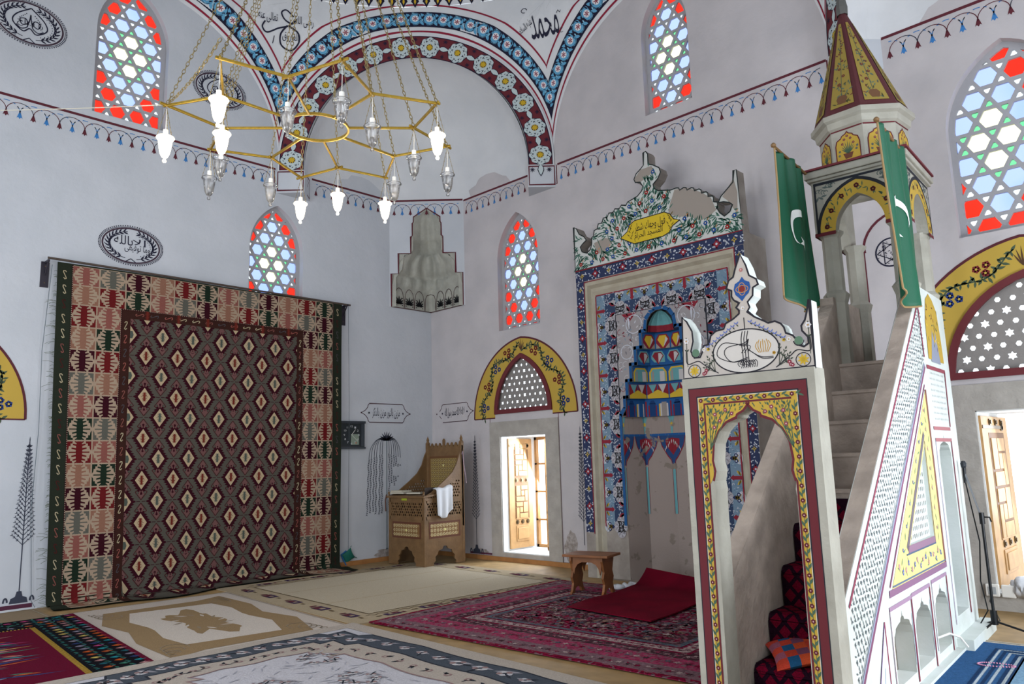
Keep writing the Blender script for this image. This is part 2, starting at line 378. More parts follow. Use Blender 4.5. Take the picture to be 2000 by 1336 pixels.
# squinches in the two far corners
CB = [(2.947, -.303), (2.66, 0), (.98, 0), (0, -.98), (0, -2.66), (.303, -2.947)]
def mirror(p): return (S - p[0], p[1])
for k, (f, mir) in enumerate(((Fc['NW'], False), (Fc['NE'], True))):
    b = MB(); c = Vector((1.625, -1.625)); base = []
    for i in range(5):
        a, d = Vector(CB[i]), Vector(CB[i + 1]); m = 2 if i in (0, 4) else 8
        base += [a + (d - a) * (j / m) for j in range(m)]
    base.append(Vector(CB[5])); n = 20
    def npt(u, v):
        i = min(len(base) - 1, int(round(u * (len(base) - 1)))); ph = v * pi / 2; q = base[i] - c; L = q.length; rr = L + (1.87 - L) * min(1, v * 2.2) ** 1.5 * .85
        q = q.normalized() * rr; p = c + q * cos(ph); p = mirror(p) if mir else p; return Vector((p[0], p[1], 6.5 + 2.0 * sin(ph)))
    b.grid(npt, len(base) - 1, n)
    # ring of the arch with its soffit
    n = 40; A = arch(2.3, 2.32, 6.6, 0, n // 2); I = arch(1.87, 1.93, 6.6, 0, n // 2); pr = .03
    A = [(2.3, 6.5)] + A + [(-2.3, 6.5)]; I = [(1.87, 6.5)] + I + [(-1.87, 6.5)]
    b.add([f(s, z, pr, True) for s, z in A] + [f(s, z, pr, True) for s, z in I], [(i, i + 1, len(A) + i + 1, len(A) + i) for i in range(len(A) - 1)])
    b.add([f(s, z, pr, True) for s, z in I] + [f(s, z, -.25, True) for s, z in I], [(i, i + 1, len(A) + i + 1, len(A) + i) for i in range(len(A) - 1)])
    b.add([f(s, z, pr, True) for s, z in A] + [f(s, z, -.02, True) for s, z in A], [(i, i + 1, len(A) + i + 1, len(A) + i) for i in range(len(A) - 1)])
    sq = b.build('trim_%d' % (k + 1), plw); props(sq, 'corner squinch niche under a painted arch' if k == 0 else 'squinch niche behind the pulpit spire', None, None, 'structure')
    for p in sq.data.polygons: p.use_smooth = True
    # corbel blocks under the springings
    for w2 in (0, 1):
        pl = [(3.30, .02), (2.955, -.335), (2.64, .02)] if w2 == 0 else [(-.02, -3.30), (.335, -2.955), (-.02, -2.64)]
        if mir: pl = [mirror(p) for p in pl]
        b = MB(); b.prism(FG, pl, 6.12, 6.5); b.build('corbel', plaster, sq)
    if k == 0: squinch_o = sq
    else: squinch_r = sq
# chamfer panel with muqarnas corbel in the far corner
CH = .98; F45 = Frame((CH / 2, -CH / 2, 0), (1, 1, 0), (0, 0, 1), (1, -1, 0))
hwc = CH / sqrt(2)
SIL = [(.66, 4.5), (.66, 5.12), (.53, 5.12), (.53, 5.5), (.30, 5.5), (.30, 5.82), (.27, 5.84), (.27, 6.08), (.25, 6.10), (.25, 6.2), (0, 6.37)]
sil = SIL + [(-a, z) for a, z in SIL[-2::-1]]
b = MB(); b.prism(F45, [(hwc, 4.5), (hwc, 6.5), (-hwc, 6.5), (-hwc, 4.5)] + sil[::-1], None, 0)
ch_o = b.build('trim_3', plaster); props(ch_o, 'chamfered corner wall over a stepped stalactite corbel', None, None, 'structure')
gst = mat('corbel_stone', '#b3b2a8', .85, bump=.3, bscale=25, color2='#a3a39a', vscale=6)
b = MB()
tiers = [(4.5, 4.88, .66), (4.88, 5.12, .66), (5.12, 5.5, .53), (5.5, 5.84, .30), (5.84, 6.1, .27), (6.1, 6.37, .25)]
def depth_at(z):      # distance from the chamfer plane back to the hollow's axis
    t = (z - 4.5) / 1.87; return hwc * (1 - t) ** .8 * .98
def ring(z, hw, sc, cusp, nn=24, k=1.0):
    P = []; D = depth_at(z) * k
    for i in range(nn + 1):
        s = -hw + 2 * hw * i / nn; lim = hwc - abs(s)            # corner walls limit
        d = min(lim * .985, D * (1 - (abs(s) / hw) ** 1.7)) - cusp * abs(sin(pi * sc * i / nn)) * (1 - (abs(s) / hw) ** 4) * .5
        P.append(F45(s, z, -max(.0, d)))
    return P
prof = [(4.5, .66, 7, 0, 1.9), (4.88, .66, 7, 0, 1.7), (4.9, .66, 7, .02, 1.55), (4.94, .64, 7, .16, 1.35), (5.10, .62, 7, .20, 1.25), (5.12, .58, 7, .05, 1.25), (5.16, .55, 5, .22, 1.15), (5.36, .50, 5, .30, 1.1), (5.5, .36, 5, .28, 1.15), (5.56, .30, 4, .05, 1.2), (5.62, .29, 4, .02, 1.4),
        (5.78, .30, 4, .08, 1.25), (5.8, .28, 4, .02, 1.1), (5.85, .27, 4, .06, 1.1), (6.1, .25, 4, .05, 1.1), (6.25, .17, 2, .03, 1), (6.36, .02, 2, 0, 1)]
rows = [ring(z, hw, sc, cu, 28, kk) for z, hw, sc, cu, kk in prof]
rows[0] = [F45(s, 4.5 - .0, -(hwc - abs(s)) * .985) for s in [-.66 + 1.32 * i / 28 for i in range(29)]]; rows[1] = [F45(s, 4.88, -(hwc - abs(s)) * .97) for s in [-.66 + 1.32 * i / 28 for i in range(29)]]
vs = [p for r in rows for p in r]; n = 29
b.add(vs, [(j * n + i, j * n + i + 1, (j + 1) * n + i + 1, (j + 1) * n + i) for j in range(len(rows) - 1) for i in range(n - 1)])
# flat stepped backing left and right of the hollow, just behind the chamfer face
b.prism(F45, sil[::-1], None, -.012, [[(x * .93, z) for x, z in [(.62, 4.5001), (.62, 5.05), (.5, 5.2), (.46, 5.46), (.28, 5.56), (.27, 6.02), (.2, 6.2), (0, 6.33), (-.2, 6.2), (-.27, 6.02), (-.28, 5.56), (-.46, 5.46), (-.5, 5.2), (-.62, 5.05), (-.62, 4.5001)]]])
mq = b.build('stalactite_corbel', gst, ch_o); mq['label'] = 'carved grey stone stalactite corbel'
for p in mq.data.polygons: p.use_smooth = True
P = Paint(F45, .003)
P.stroke(sil, .018, lin('#5c2a33'))
for F_, sg_ in ((FR, 1), (FL, -1)):                  # painted arcade along the foot of the corbel
    Q = Paint(F_, .022); bk_ = lin('#17181c'); ol_ = lin('#4a2a30')
    for c_, hw_ in ((.30, .12), (.54, .11), (.78, .11)):
        c_ *= sg_; O_ = [(c_ + hw_, 4.52), (c_ + hw_, 4.66), (c_ + hw_ * .9, 4.70), (c_ + hw_ * .75, 4.80), (c_ + hw_ * .4, 4.86), (c_, 4.88), (c_ - hw_ * .4, 4.86), (c_ - hw_ * .75, 4.80), (c_ - hw_ * .9, 4.70), (c_ - hw_, 4.66), (c_ - hw_, 4.52)]; Q.stroke(O_, .010, ol_, 1)
        for k in range(7): a_ = pi / 2 + (k - 3) * .45; Q.leaf(c_, 4.58, a_, .16 - .018 * abs(k - 3), .032, bk_, 1)
        for s_ in (-1, 1):
            for k in range(4): Q.disc(c_ + s_ * .075, 4.555 + .045 * k, .012, bk_, 1, 6)
    Q.stroke([(sg_ * .02, 4.86), (sg_ * .12, 4.82), (sg_ * .155, 4.74), (sg_ * .16, 4.52)], .010, ol_, 1); Q.stroke([(.0, 4.505), (sg_ * .92, 4.505)], .014, ol_, 1)
    Q.build('painted_arcade', paint_mat('wall_paint'), ch_o)
# baseboards
wb = mat('pine', '#b07a48', .55, var=.2, vscale=8)
b = MB(); b.box(.02, 3.9, -.05, 0, 0, .07); o = b.build('baseboard_right', wb); props(o, None, None, None, 'structure')
b = MB(); b.box(0, .05, -2.1, -.0, 0, .07); o = b.build('baseboard_left', wb); props(o, None, None, None, 'structure')
P.build('painted_outline', paint_mat('wall_paint', wear=0), ch_o)
# ------------------------------------------------------------------ stained glass windows
def glass(name, c, bright=1.0):
    m = bpy.data.materials.new(name); m.use_nodes = True; n = m.node_tree; n.nodes.clear()
    o = n.nodes.new('ShaderNodeOutputMaterial'); tr = n.nodes.new('ShaderNodeBsdfTransparent'); tl = n.nodes.new('ShaderNodeBsdfTranslucent'); gl = n.nodes.new('ShaderNodeBsdfGlossy')
    mx = n.nodes.new('ShaderNodeMixShader'); m2 = n.nodes.new('ShaderNodeMixShader'); lc = lin(c, bright)
    for k in (tr, tl): k.inputs['Color'].default_value = lc
    gl.inputs['Roughness'].default_value = .2; mx.inputs[0].default_value = .35; m2.inputs[0].default_value = .04
    n.links.new(tr.outputs[0], mx.inputs[1]); n.links.new(tl.outputs[0], mx.inputs[2]); n.links.new(mx.outputs[0], m2.inputs[1]); n.links.new(gl.outputs[0], m2.inputs[2]); n.links.new(m2.outputs[0], o.inputs['Surface'])
    return m
GL = dict(red=glass('red_glass', '#e02a1a', .9), blue=glass('blue_glass', '#94a8ee', 1.0), yellow=glass('yellow_glass', '#f5f8bc', 1.05), green=glass('green_glass', '#6fdc94', .8), clear=glass('clear_glass', '#e9f4f6', .8))
gk = list(GL); GL['frost'] = glass('frosted_glass', '#f2f8fa', 1.1); GL['frost'].node_tree.nodes['Mix Shader'].inputs[0].default_value = .9; GL['frost'].node_tree.nodes['Mix Shader'].inputs[0].default_value = .9; lat_m = mat('window_lattice', '#a9a8ad', .8, bump=.2, bscale=30)
for wi, (wall, cx, hw, z0, zs, rise) in WIN.items():
    F = FR if wall == 'R' else FL; dp = -.11
    hw2 = hw - .04; out = [(cx - hw2, z0 + .03), (cx + hw2, z0 + .03)] + arch(hw2, rise - .04, zs, cx, 12)
    full = lancet(cx, hw, z0, zs, rise)
    d, ucx, zc = {1: (.245, 2.35, 4.90), 2: (.262, 5.48, 7.60), 3: (.285, 9.42, 4.95), 4: (.25, -3.27, 4.93), 5: (.268, -5.59, 7.69)}[wi]; rh = d * .845; cx0 = cx; cells = []
    hexv = [(d / 2 * cos(pi / 3 * k), d / 2 * sin(pi / 3 * k)) for k in range(6)]
    yel = [(0, 1), (-1, 0), (1, 0), (0, -1)]
    for j in range(-11, 12):
        for i in range(-11, 12):
            if (i + j + 1) % 2: continue
            x, y = ucx + i * d / 2, zc + j * rh; m = abs(i) + abs(j)
            cells.append(([(x + a, y + c_) for a, c_ in hexv], 'yellow' if m == 1 else 'blue' if m == 3 else 'red'))
            for sg in (1, -1):                      # triangles above / below the point shared by neighbouring hexagons
                tx, ty = x + d / 2, y
                t = [(tx, ty), (tx + sg * d / 4, ty + sg * rh / 2), (tx - sg * d / 4, ty + sg * rh / 2)]
                near = any(abs(tx - (ucx + a * d / 2)) < d * .8 and hypot(tx - (ucx + a * d / 2), (ty + sg * rh * .33) - (zc + c_ * rh)) < d * .62 for a, c_ in yel)
                cells.append((t, 'green' if near else 'clear'))
    holes = []; pan = MB()
    for poly, col in cells:
        q = clip(poly, out)
        if len(q) < 3 or parea(q) < .0004: continue
        ins = inset(q, .024 if len(poly) == 6 else .015)
        if len(ins) < 3 or parea(ins) < .00025: continue
        if len(poly) == 3:                             # soften the little triangles
            ins = [p for i in range(len(ins)) for p in ((ins[i][0] * .8 + ins[i - 1][0] * .2, ins[i][1] * .8 + ins[i - 1][1] * .2), (ins[i][0] * .8 + ins[(i + 1) % len(ins)][0] * .2, ins[i][1] * .8 + ins[(i + 1) % len(ins)][1] * .2))]
        holes.append(ins); big = [(p[0], p[1]) for p in q]
        pan.add([F(a, c_, dp - .035) for a, c_ in big], [tuple(range(len(big)))], gk.index(col))
    b = MB(); b.prism(F, full, dp - .03, dp, holes); nm = 'window_%d' % wi
    o = b.build(nm, lat_m)
    lab = {1: 'stained glass lancet window left of the mihrab above the low window', 2: 'stained glass window high above the mihrab', 3: 'large stained glass window right of the pulpit spire',
           4: 'stained glass window half hidden by the kilim', 5: 'stained glass window high on the left wall'}[wi]
    props(o, lab, None, None, 'structure'); pan.build('stained_glass', [GL[k] for k in gk], o)
# ------------------------------------------------------------------ low windows: stone surround, star lattice, shutters
shut_m = mat('shutter_wood', '#c79b66', .5, var=.22, vscale=7); shut_d = mat('shutter_groove', '#7a5430', .6); brass = mat('bronze', '#6e5c42', .4, metal=.7)
frame_w = mat('window_frame_wood', '#b98a55', .5, var=.2, vscale=6); reveal_m = mat('white_reveal', '#dddedd', .8)
starred = mat('stone_lattice', '#8f8a87', .85, bump=.3, bscale=30)
def shutter(name, F, wd, ht, T, label):
    """leaf in its own frame F: u along width, v up, w thickness front"""
    r = empty(name, T); props(r, label, 'window shutter')
    b = MB(); b.box(0, wd, 0, ht, -.045, 0, F=F); lf = b.build('leaf', shut_m, r)
    g = MB(); cxs = wd / 2; y = .62; s = wd * .17
    g2 = MB()
    # basket pattern of raised blocks between rosettes
    yy = ht * .27; k = 0
    while yy < ht * .88:
        for (a, b_, c_, d_) in (((0, .38, 0, .95), (.42, 1.5, 0, .42), (.42, .85, .48, .95), (.9, 1.5, .48, 1.4), (0, .85, 1.0, 1.4)) if k % 2 == 0 else ((1.12, 1.5, 0, .95), (0, 1.08, 0, .42), (.65, 1.08, .48, .95), (0, .6, .48, 1.4), (.65, 1.5, 1.0, 1.4))):
            q = wd * .33; x0 = wd * .26
            g.box(x0 + a * q, x0 + b_ * q - .006, yy + c_ * q, yy + d_ * q - .006, 0, .014, F=F)
        yy += 1.46 * wd * .33; k += 1
        if k == 2: yy += wd * .26; g.box(wd * .24, wd * .26 + 1.54 * wd * .33, ht * .27 - .02, ht * .27 - .0, 0, .01, F=F); g.build('raised_panels', shut_m, lf, bevel=.004); g = MB()
    g.build('raised_panels', shut_m, lf, bevel=.004)
    g = MB(); g.box(wd * .25, wd * .78, ht * .06, ht * .2, 0, .012, F=F); g.box(wd * .30, wd * .73, ht * .08, ht * .18, .012, .024, F=F); g.build('lower_panel', shut_m, lf, bevel=.004)
    b = MB(); b.box(wd * .22, wd * .82, ht * .262, ht * .9, 0, .003, F=F); b.build('panel_ground', shut_d, lf)
    for vz in (ht * .235, ht * .27 + 2.92 * wd * .33 + wd * .13):
        for i in range(3):
            b = MB(); x = wd * (.3 + .22 * i)
            for rr, h in ((.034, .012), (.02, .024)):
                pts = [(x + rr * cos(pi * q / 8) * (1 + .12 * (q % 2)), vz + rr * sin(pi * q / 8) * (1 + .12 * (q % 2))) for q in range(16)]
                b.prism(F, pts, 0, h)
            b.build('rosette', brass, lf)
    b = MB(); b.box(wd * .02, wd * .74, ht * .925, ht * .945, 0, .008, F=F)
    for q in range(6): b.box(wd * .72 + .01 * q, wd * .75 + .012 * q, ht * (.915 + .006 * (q % 3)), ht * (.955 - .006 * (q % 3)), .004, .012, F=F)
    b.build('hinge_strap', brass, lf)
    return r
def paint_arch(F, cx, hw, az, dz, rs, ow, orise, parent):
    # painted yellow surround of the arch
    c1 = lin('#b89a44', 1.1); P = Paint(F, .003)
    iw, ih = hw + .0, az + dz
    OA = [(cx + ow, az - .06)] + arch(ow, max(orise, ow * 1.02), az - .06 + .02, cx, 20) + [(cx - ow, az - .06)]; IA = [(cx + iw, az - .06)] + arch(iw, rs, az + dz, cx, 20) + [(cx - iw, az - .06)]
    P.quads(OA, IA, c1); P.stroke(OA, .03, lin('#5a2a33'), 1); P.stroke([OA[0], IA[0]], .02, lin('#5a2a33'), 1); P.stroke([OA[-1], IA[-1]], .02, lin('#5a2a33'), 1)
    mid = [((a[0] * .5 + c_[0] * .5), (a[1] * .5 + c_[1] * .5)) for a, c_ in zip(OA, IA)]; N = len(mid); grn = lin('#4d5c48'); cols = (lin('#2b3f7d'), lin('#7d2f2f'))
    L = []; acc = 0
    for sd in (0, 1):
        mm = mid[:N // 2 + 1] if sd == 0 else mid[::-1][:N // 2 + 1]
        wave = []; tot = 0; lens = [0]
        for i in range(1, len(mm)): tot += hypot(mm[i][0] - mm[i - 1][0], mm[i][1] - mm[i - 1][1]); lens.append(tot)
        def at(t):
            t = max(0, min(tot * .999, t))
            for i in range(1, len(mm)):
                if lens[i] >= t:
                    q = (t - lens[i - 1]) / (lens[i] - lens[i - 1] + 1e-9); dx, dy = mm[i][0] - mm[i - 1][0], mm[i][1] - mm[i - 1][1]; hh = hypot(dx, dy)
                    return mm[i - 1][0] + dx * q, mm[i - 1][1] + dy * q, dx / hh, dy / hh
        amp = .085; per = tot / 2.2
        for i in range(60):
            t = tot * .97 * i / 59; x, y, dx, dy = at(t); o_ = amp * sin(2 * pi * t / per); wave.append((x - dy * o_, y + dx * o_))
        P.stroke(wave, .016, grn, 1)
        for i in range(0, 60, 2):
            x, y = wave[i]; a = R() * 6.28
            P.leaf(x, y, a, .085, .032, grn, 1); P.leaf(x, y, a + 2.4, .07, .028, grn, 1); P.leaf(x, y, a + 4, .06, .024, grn, 1)
        for q in range(5):
            t = per * (.25 + .5 * q); 
            if t > tot * .95: break
            x, y, dx, dy = at(t); o_ = -.02 * (1 if q % 2 == 0 else -1); x -= dy * o_; y += dx * o_
            for z_ in range(3): P.flower(x + .06 * cos(2.1 * z_ + q), y + .05 * sin(2.1 * z_ + q), .046, cols[q % 2], lin('#c9ab4e'), 5, 2, R() * 3)
    for q in (-.5, -.25, 0, .25, .5): P.leaf(cx, az + dz + rs + .04, pi / 2 + q, .22 - abs(q) * .1, .018, lin('#59402f'), 2)
    return P
for k, ((_, x0, x1, z0, z1), (_, cx, hw, az, dz, rs)) in enumerate(zip(DW, ARC)):
    wi = 6 + k; b = MB()
    ox0, ox1, oz1 = (1.57, 3.14, 2.31) if k == 0 else (8.72, 10.6, 2.30)
    b.prism(FR, rect(ox0, ox1, .0, oz1), 0.0, .022, [rect(x0, x1, z0, z1)])
    o = b.build('window_%d' % wi, stone); props(o, ['low stone framed window between the pulpit chair and the mihrab', 'low stone framed window behind the microphone stand'][k], None, None, 'structure')
    # white plastered reveal lining, far frame with glazing bars
    b = MB(); t = .012
    for bx in ((x0 - .08, x0 + t, z0 - .08, z1 + .08), (x1 - t, x1 + .08, z0 - .08, z1 + .08), (x0, x1, z0 - .08, z0 + t), (x0, x1, z1 - t, z1 + .08)):
        b.box(bx[0], bx[1], bx[2], bx[3], -.9, -.201, F=FR); b.box(max(bx[0], x0), min(bx[1], x1), max(bx[2], z0), min(bx[3], z1), -.2012, .0, F=FR)
    b.build('reveal', reveal_m, o)
    b = MB(); fwid = .06
    def fr(a, b_, c_, d_): b.box(a, b_, c_, d_, -.88, -.82, F=FR)
    fr(x0, x0 + fwid, z0, z1); fr(x1 - fwid, x1, z0, z1); fr(x0, x1, z0, z0 + fwid); fr(x0, x1, z1 - fwid, z1); fr((x0 + x1) / 2 - .03, (x0 + x1) / 2 + .03, z0, z1)
    for q in range(1, 4): fr(x0, x1, z0 + (z1 - z0) * q / 4 - .015, z0 + (z1 - z0) * q / 4 + .015)
    if k == 0: b.build('window_frame', frame_w, o)
    # pointed star lattice
    A = [(cx - hw, az), (cx + hw, az)] + arch(hw, rs, az + dz, cx, 12); holes = []
    sp = .118 if k == 0 else .14
    for j in range(12):
        for i in range(-9, 10):
            x, y = cx + (i + .5 * (j % 2)) * sp, az + .09 + j * sp * .866
            isst = ((i + (0 if j % 2 == 0 else 2)) % 3 == 0); rr = .036 * sp / .118
            ins = inset(A, rr + .012)
            if len(ins) < 3 or len(clip([(x, y), (x + .001, y), (x, y + .001)], ins)) < 3: continue
            if isst: pts = [(x + (rr * 1.15 if q % 2 == 0 else rr * .68) * cos(pi * q / 6 + pi / 6), y + (rr * 1.15 if q % 2 == 0 else rr * .68) * sin(pi * q / 6 + pi / 6)) for q in range(12)]
            else: pts = [(x + rr * .72 * cos(pi * q / 3), y + rr * .72 * sin(pi * q / 3)) for q in range(6)]
            holes.append(pts)
    b = MB(); b.prism(FR, A, -.07, -.05, holes); b.build('star_lattice', starred, o)
    b = MB(); b.prism(FR, A, None, -.12); b.build('frosted_pane', GL['frost'], o)
    b = MB(); b.prism(FR, A, -.005, .03, [inset(A, .075)]); b.build('arch_frame', mat('maroon_paint', '#6a2a30', .6, bump=.1), o)
    P = paint_arch(FR, cx, hw, az, dz, rs, hw + (.52 if k == 0 else .50), rs + (.33 if k == 0 else .42), o)
    # thin maroon line round the stone
    P.stroke([(ox0, az - .06), (ox0, .05)], .012, lin('#5a2a33'), 0); P.stroke([(ox1, az - .06), (ox1, .05)], .012, lin('#5a2a33'), 0)
    P.build('painted_arch', paint_mat('wall_paint'), o)
# shutters folded back against the left reveals
shutter('window_shutter', Frame((1.86, .14, 0), (0, 1, 0), (0, 0, 1), (1, 0, 0)), .58, 1.84, (0, 0, .18), 'pale wooden shutter in the bright low window left of the mihrab')
shutter('window_shutter', Frame((8.985, .03, 0), (0, 1, 0), (0, 0, 1), (1, 0, 0)), 1.12, 1.76, (0, 0, .21), 'panelled wooden shutter behind the microphone stand')
o = empty('casement', (1.9, 0, .16)); props(o, 'open glazed casement in the bright low window left of the mihrab', 'window casement')
b = MB(); Fq = Frame((2.62, .86, 0), (-.45, -.9, 0), (0, 0, 1)); 
o.location = (0, 0, .16)
for bx in ((0, .06, 0, 1.84), (.40, .46, 0, 1.84), (0, .46, 0, .06), (0, .46, 1.78, 1.84), (0, .46, .6, .63), (0, .46, 1.2, 1.23)): b.box(*bx, -.02, .02, F=Fq)
b.build('sash', frame_w, o)
# wrapped white roll on the far right sill
b = MB(); pts = [(9.10 + .011 * i, -.0 - .002 * i, .245 + .012 * sin(i * .9)) for i in range(60)]
b.tube(pts, [.045 + .055 * min(1, i / 6) + .008 * sin(i * 1.7) for i in range(60)], 12)
rl = b.build('rolled_cloth', mat('white_cloth', '#dfe1e6', .8, bump=.5, bscale=14), smooth=True, origin=(9.4, 0, .172)); props(rl, 'wrapped white roll lying on the sill below the panelled shutter', 'cloth roll')
# ------------------------------------------------------------------ wall paintings
WP = paint_mat('wall_paint')
mar = lin('#5f2a34'); blu = lin('#3f7fc0'); ink = lin('#26263a'); ink2 = lin('#3a3a48'); red2 = lin('#7c2438')
def garland(F, u0, u1, z, parent, first=0, name='painted_garland'):
    P = Paint(F, .002); n = max(2, int(round((u1 - u0) / .155))); d = (u1 - u0) / n
    P.stroke([(u0, z), (u1, z)], .036, mar)
    for i in range(n):
        u = u0 + (i + .5) * d; c = (mar, blu)[(i + first) % 2]; zz = z - .235
        P.poly([(u - .014, zz + .02), (u - .034, zz - .045), (u - .016, zz - .03), (u, zz - .055), (u + .016, zz - .03), (u + .034, zz - .045), (u + .014, zz + .02)], c, 1); P.disc(u, zz + .026, .013, c, 1, 8)
        for sg in (-1, 1):
            if not (u0 < u + sg * d * 1.0 < u1): continue
            A = [(u + sg * d * (1 - cos(t)), zz + .03 + .135 * sin(t)) for t in [pi / 2 * k / 7 for k in range(8)]]
            if (i + first) % 2: 
                for k in (0, 2, 4, 6): P.stroke(A[k:k + 2], .01, c, 1)
                P.stroke(A[:4], .01, c, 1)
            else: P.stroke(A, .009, ink2 if R() < .5 else mar, 1)
    P.build(name, WP, parent)
garland(FL, -11.5, -3.30, 6.53, wL); garland(FL, -2.62, -1.0, 6.53, wL); garland(FR, .98, 2.64, 6.50, wR); garland(FR, 3.32, 7.79, 6.50, wR, 1); garland(FR, 8.45, 10.9, 6.50, wR)
garland(Frame((.49, -.49, 0), (1, 1, 0), (0, 0, 1), (1, -1, 0)), -.68, .68, 6.52, ch_o)
# corbel outlines
for F, sg, par, m in ((FR, 1, wR, 0), (FL, -1, wL, 0), (FR, 1, wR, 1)):
    P = Paint(F, .003); a, b_ = (3.30, 3.03) if F is FR else (-3.32, -3.03)
    if m: a, b_ = S - a, S - b_
    P.stroke([(a, 6.5), (a, 6.17), (b_, 6.17)], .018, mar); P.build('painted_outline', WP, par)
for w2, (q0, q1) in enumerate((((3.29, 0), (2.955, -.335)), ((2.955, -.335), (2.65, 0)), ((0, -3.29), (.335, -2.955)), ((.335, -2.955), (0, -2.65)))):
    v = Vector((q1[0] - q0[0], q1[1] - q0[1], 0)); L = v.length; nn = Vector((v.y, -v.x, 0))
    if nn.dot(Vector((1, -1, 0))) < 0: nn = -nn
    if L < .01: continue
    Fk = Frame((q0[0], q0[1], 0), v, (0, 0, 1), nn); P = Paint(Fk, .003)
    P.stroke([(.03, 6.16), (L - .02, 6.16), (L - .02, 6.48), (.03, 6.48)], .018, mar, 0, True)
    if w2 in (1, 3): P.stroke([(L * .3, 6.18), (L - .1, 6.44)], .012, mar); P.stroke([(L * .3, 6.18), (L * .6, 6.46)], .012, mar)
    P.build('painted_outline', WP, squinch_o)
# bands round the arches
def archmap(f, plane=False, off=0):
    def F(u, v, w=0):
        a = u / 2.3; q = min(1.35, abs(a) / radians(70)); ve = v * (1 - .40 * q * q) if v > 0 else v
        r = 2.3 + ve; s, z = r * sin(a), ZS + r * cos(a)
        if abs(a) > pi / 2: s = math.copysign(r, a); z = ZS - (abs(a) - pi / 2) * 2.3
        if not plane: sb = rho(z) * T22 * .9995; s = max(-sb, min(sb, s))
        return f(s, z, w + off, plane)
    return F
lb = lin('#62a5cb'); lb2 = lin('#8fc4dd'); dk = lin('#1e1c33'); wh = lin('#dfe2e6'); rd = lin('#8b2038')
def scroll_band(f, parent, us=(-3.35, 3.35), nm='painted_scroll_band'):
    F = archmap(f); P = Paint(F, .006, .0012); U = [us[0] + (us[1] - us[0]) * i / 150 for i in range(151)]
    P.quads([(u, .43) for u in U], [(u, .15) for u in U], dk)
    P.stroke([(u, .56) for u in U], .03, rd); 
    n = int((us[1] - us[0]) / .215); d = (us[1] - us[0]) / n
    for i in range(n):
        u = us[0] + (i + .5) * d
        sb = rho(ZS + 2.5 * cos(u / 2.3)) * T22
        if abs(2.45 * sin(u / 2.3)) > sb: continue
        P.disc(u, .295, .098, lb, 1, 14, .115); P.stroke([(u + .09 * cos(t), .295 + .105 * sin(t)) for t in [pi * .3 + 2 * pi * k / 13 for k in range(11)]], .008, dk, 3)
        for t in range(7): P.leaf(u - .02 + .085 * cos(t * .9 + .4), .295 + .1 * sin(t * .9 + .4), t * .9 + 1.9, .06, .022, lb2 if t % 2 else dk, 2)
        P.disc(u, .30, .052, wh, 3, 12, .06)
        for t in range(6): P.leaf(u, .30, t * pi / 3 + .5, .052, .015, rd, 4)
        P.leaf(u - d * .62, .40, -.9, .12, .05, lb, 2); P.leaf(u - d * .38, .18, 2.2, .12, .05, lb, 2); P.leaf(u - d * .5, .30, 1.2, .07, .03, dk, 3)
    P.build(nm, WP, parent)
    P = Paint(F, .006, .0012); U = [-2.3 * pi / 2 + 2.3 * pi * i / 150 for i in range(151)]
    P.stroke([(u, .065) for u in U], .032, rd); P.build('painted_outline', WP, parent)
for k_ in ('NW', 'N', 'W', 'NE'): scroll_band(Fc[k_], ceil_o)
# rosette band on the squinch arches
bw = lin('#6a2b33'); lace = lin('#c3d0d2'); yl = lin('#d1ad2f')
for k_, par in (('NW', squinch_o), ('NE', squinch_r)):
    P = Paint(archmap(Fc[k_], True, .032), 0, .0012); e = 2.3 * pi / 2 + .09; U = [-e + 2 * e * i / 120 for i in range(121)]
    P.quads([(u, -.03) for u in U], [(u, -.43) for u in U], bw)
    for v in (-.035, -.425): P.stroke([(u, v) for u in U], .014, dk, 5)
    d = radians(13.5) * 2.3
    for i in range(-7, 7):
        u = (i + .5) * d
        if abs(u) > e - .05: continue
        P.disc(u, -.23, .188, dk, 1, 20, .192); cc = [(u + .178 * (1 + .06 * cos(8 * t)) * cos(t), -.23 + .182 * (1 + .07 * cos(8 * t)) * sin(t)) for t in [2 * pi * k / 32 for k in range(32)]]
        P.poly(cc, lace, 2)
        P.leaf(u + d * .30, -.23, 0, d * .42, .11, dk, 1); P.leaf(u + d * .32, -.23, 0, d * .36, .085, lace, 2)
        for t in range(16): P.leaf(u + .1 * cos(t * .393), -.23 + .11 * sin(t * .393), t * .393 + (.9 if t % 2 else -.9), .05, .014, dk, 3)
        for t in range(16): P.leaf(u + .148 * cos(t * .393), -.23 + .152 * sin(t * .393), t * .393 + (1.1 if t % 2 else 2.2), .042, .012, dk, 3)
        P.disc(u, -.23, .062, dk, 4, 10)
        for t in range(9): P.leaf(u, -.23, t * .698, .075, .022, yl, 5)
        for v in (-.09, -.37):
            for t in range(8): P.leaf(u + d / 2, v, t * .785, .05, .012, dk, 1)
    P.build('painted_rosette_band', WP, par)
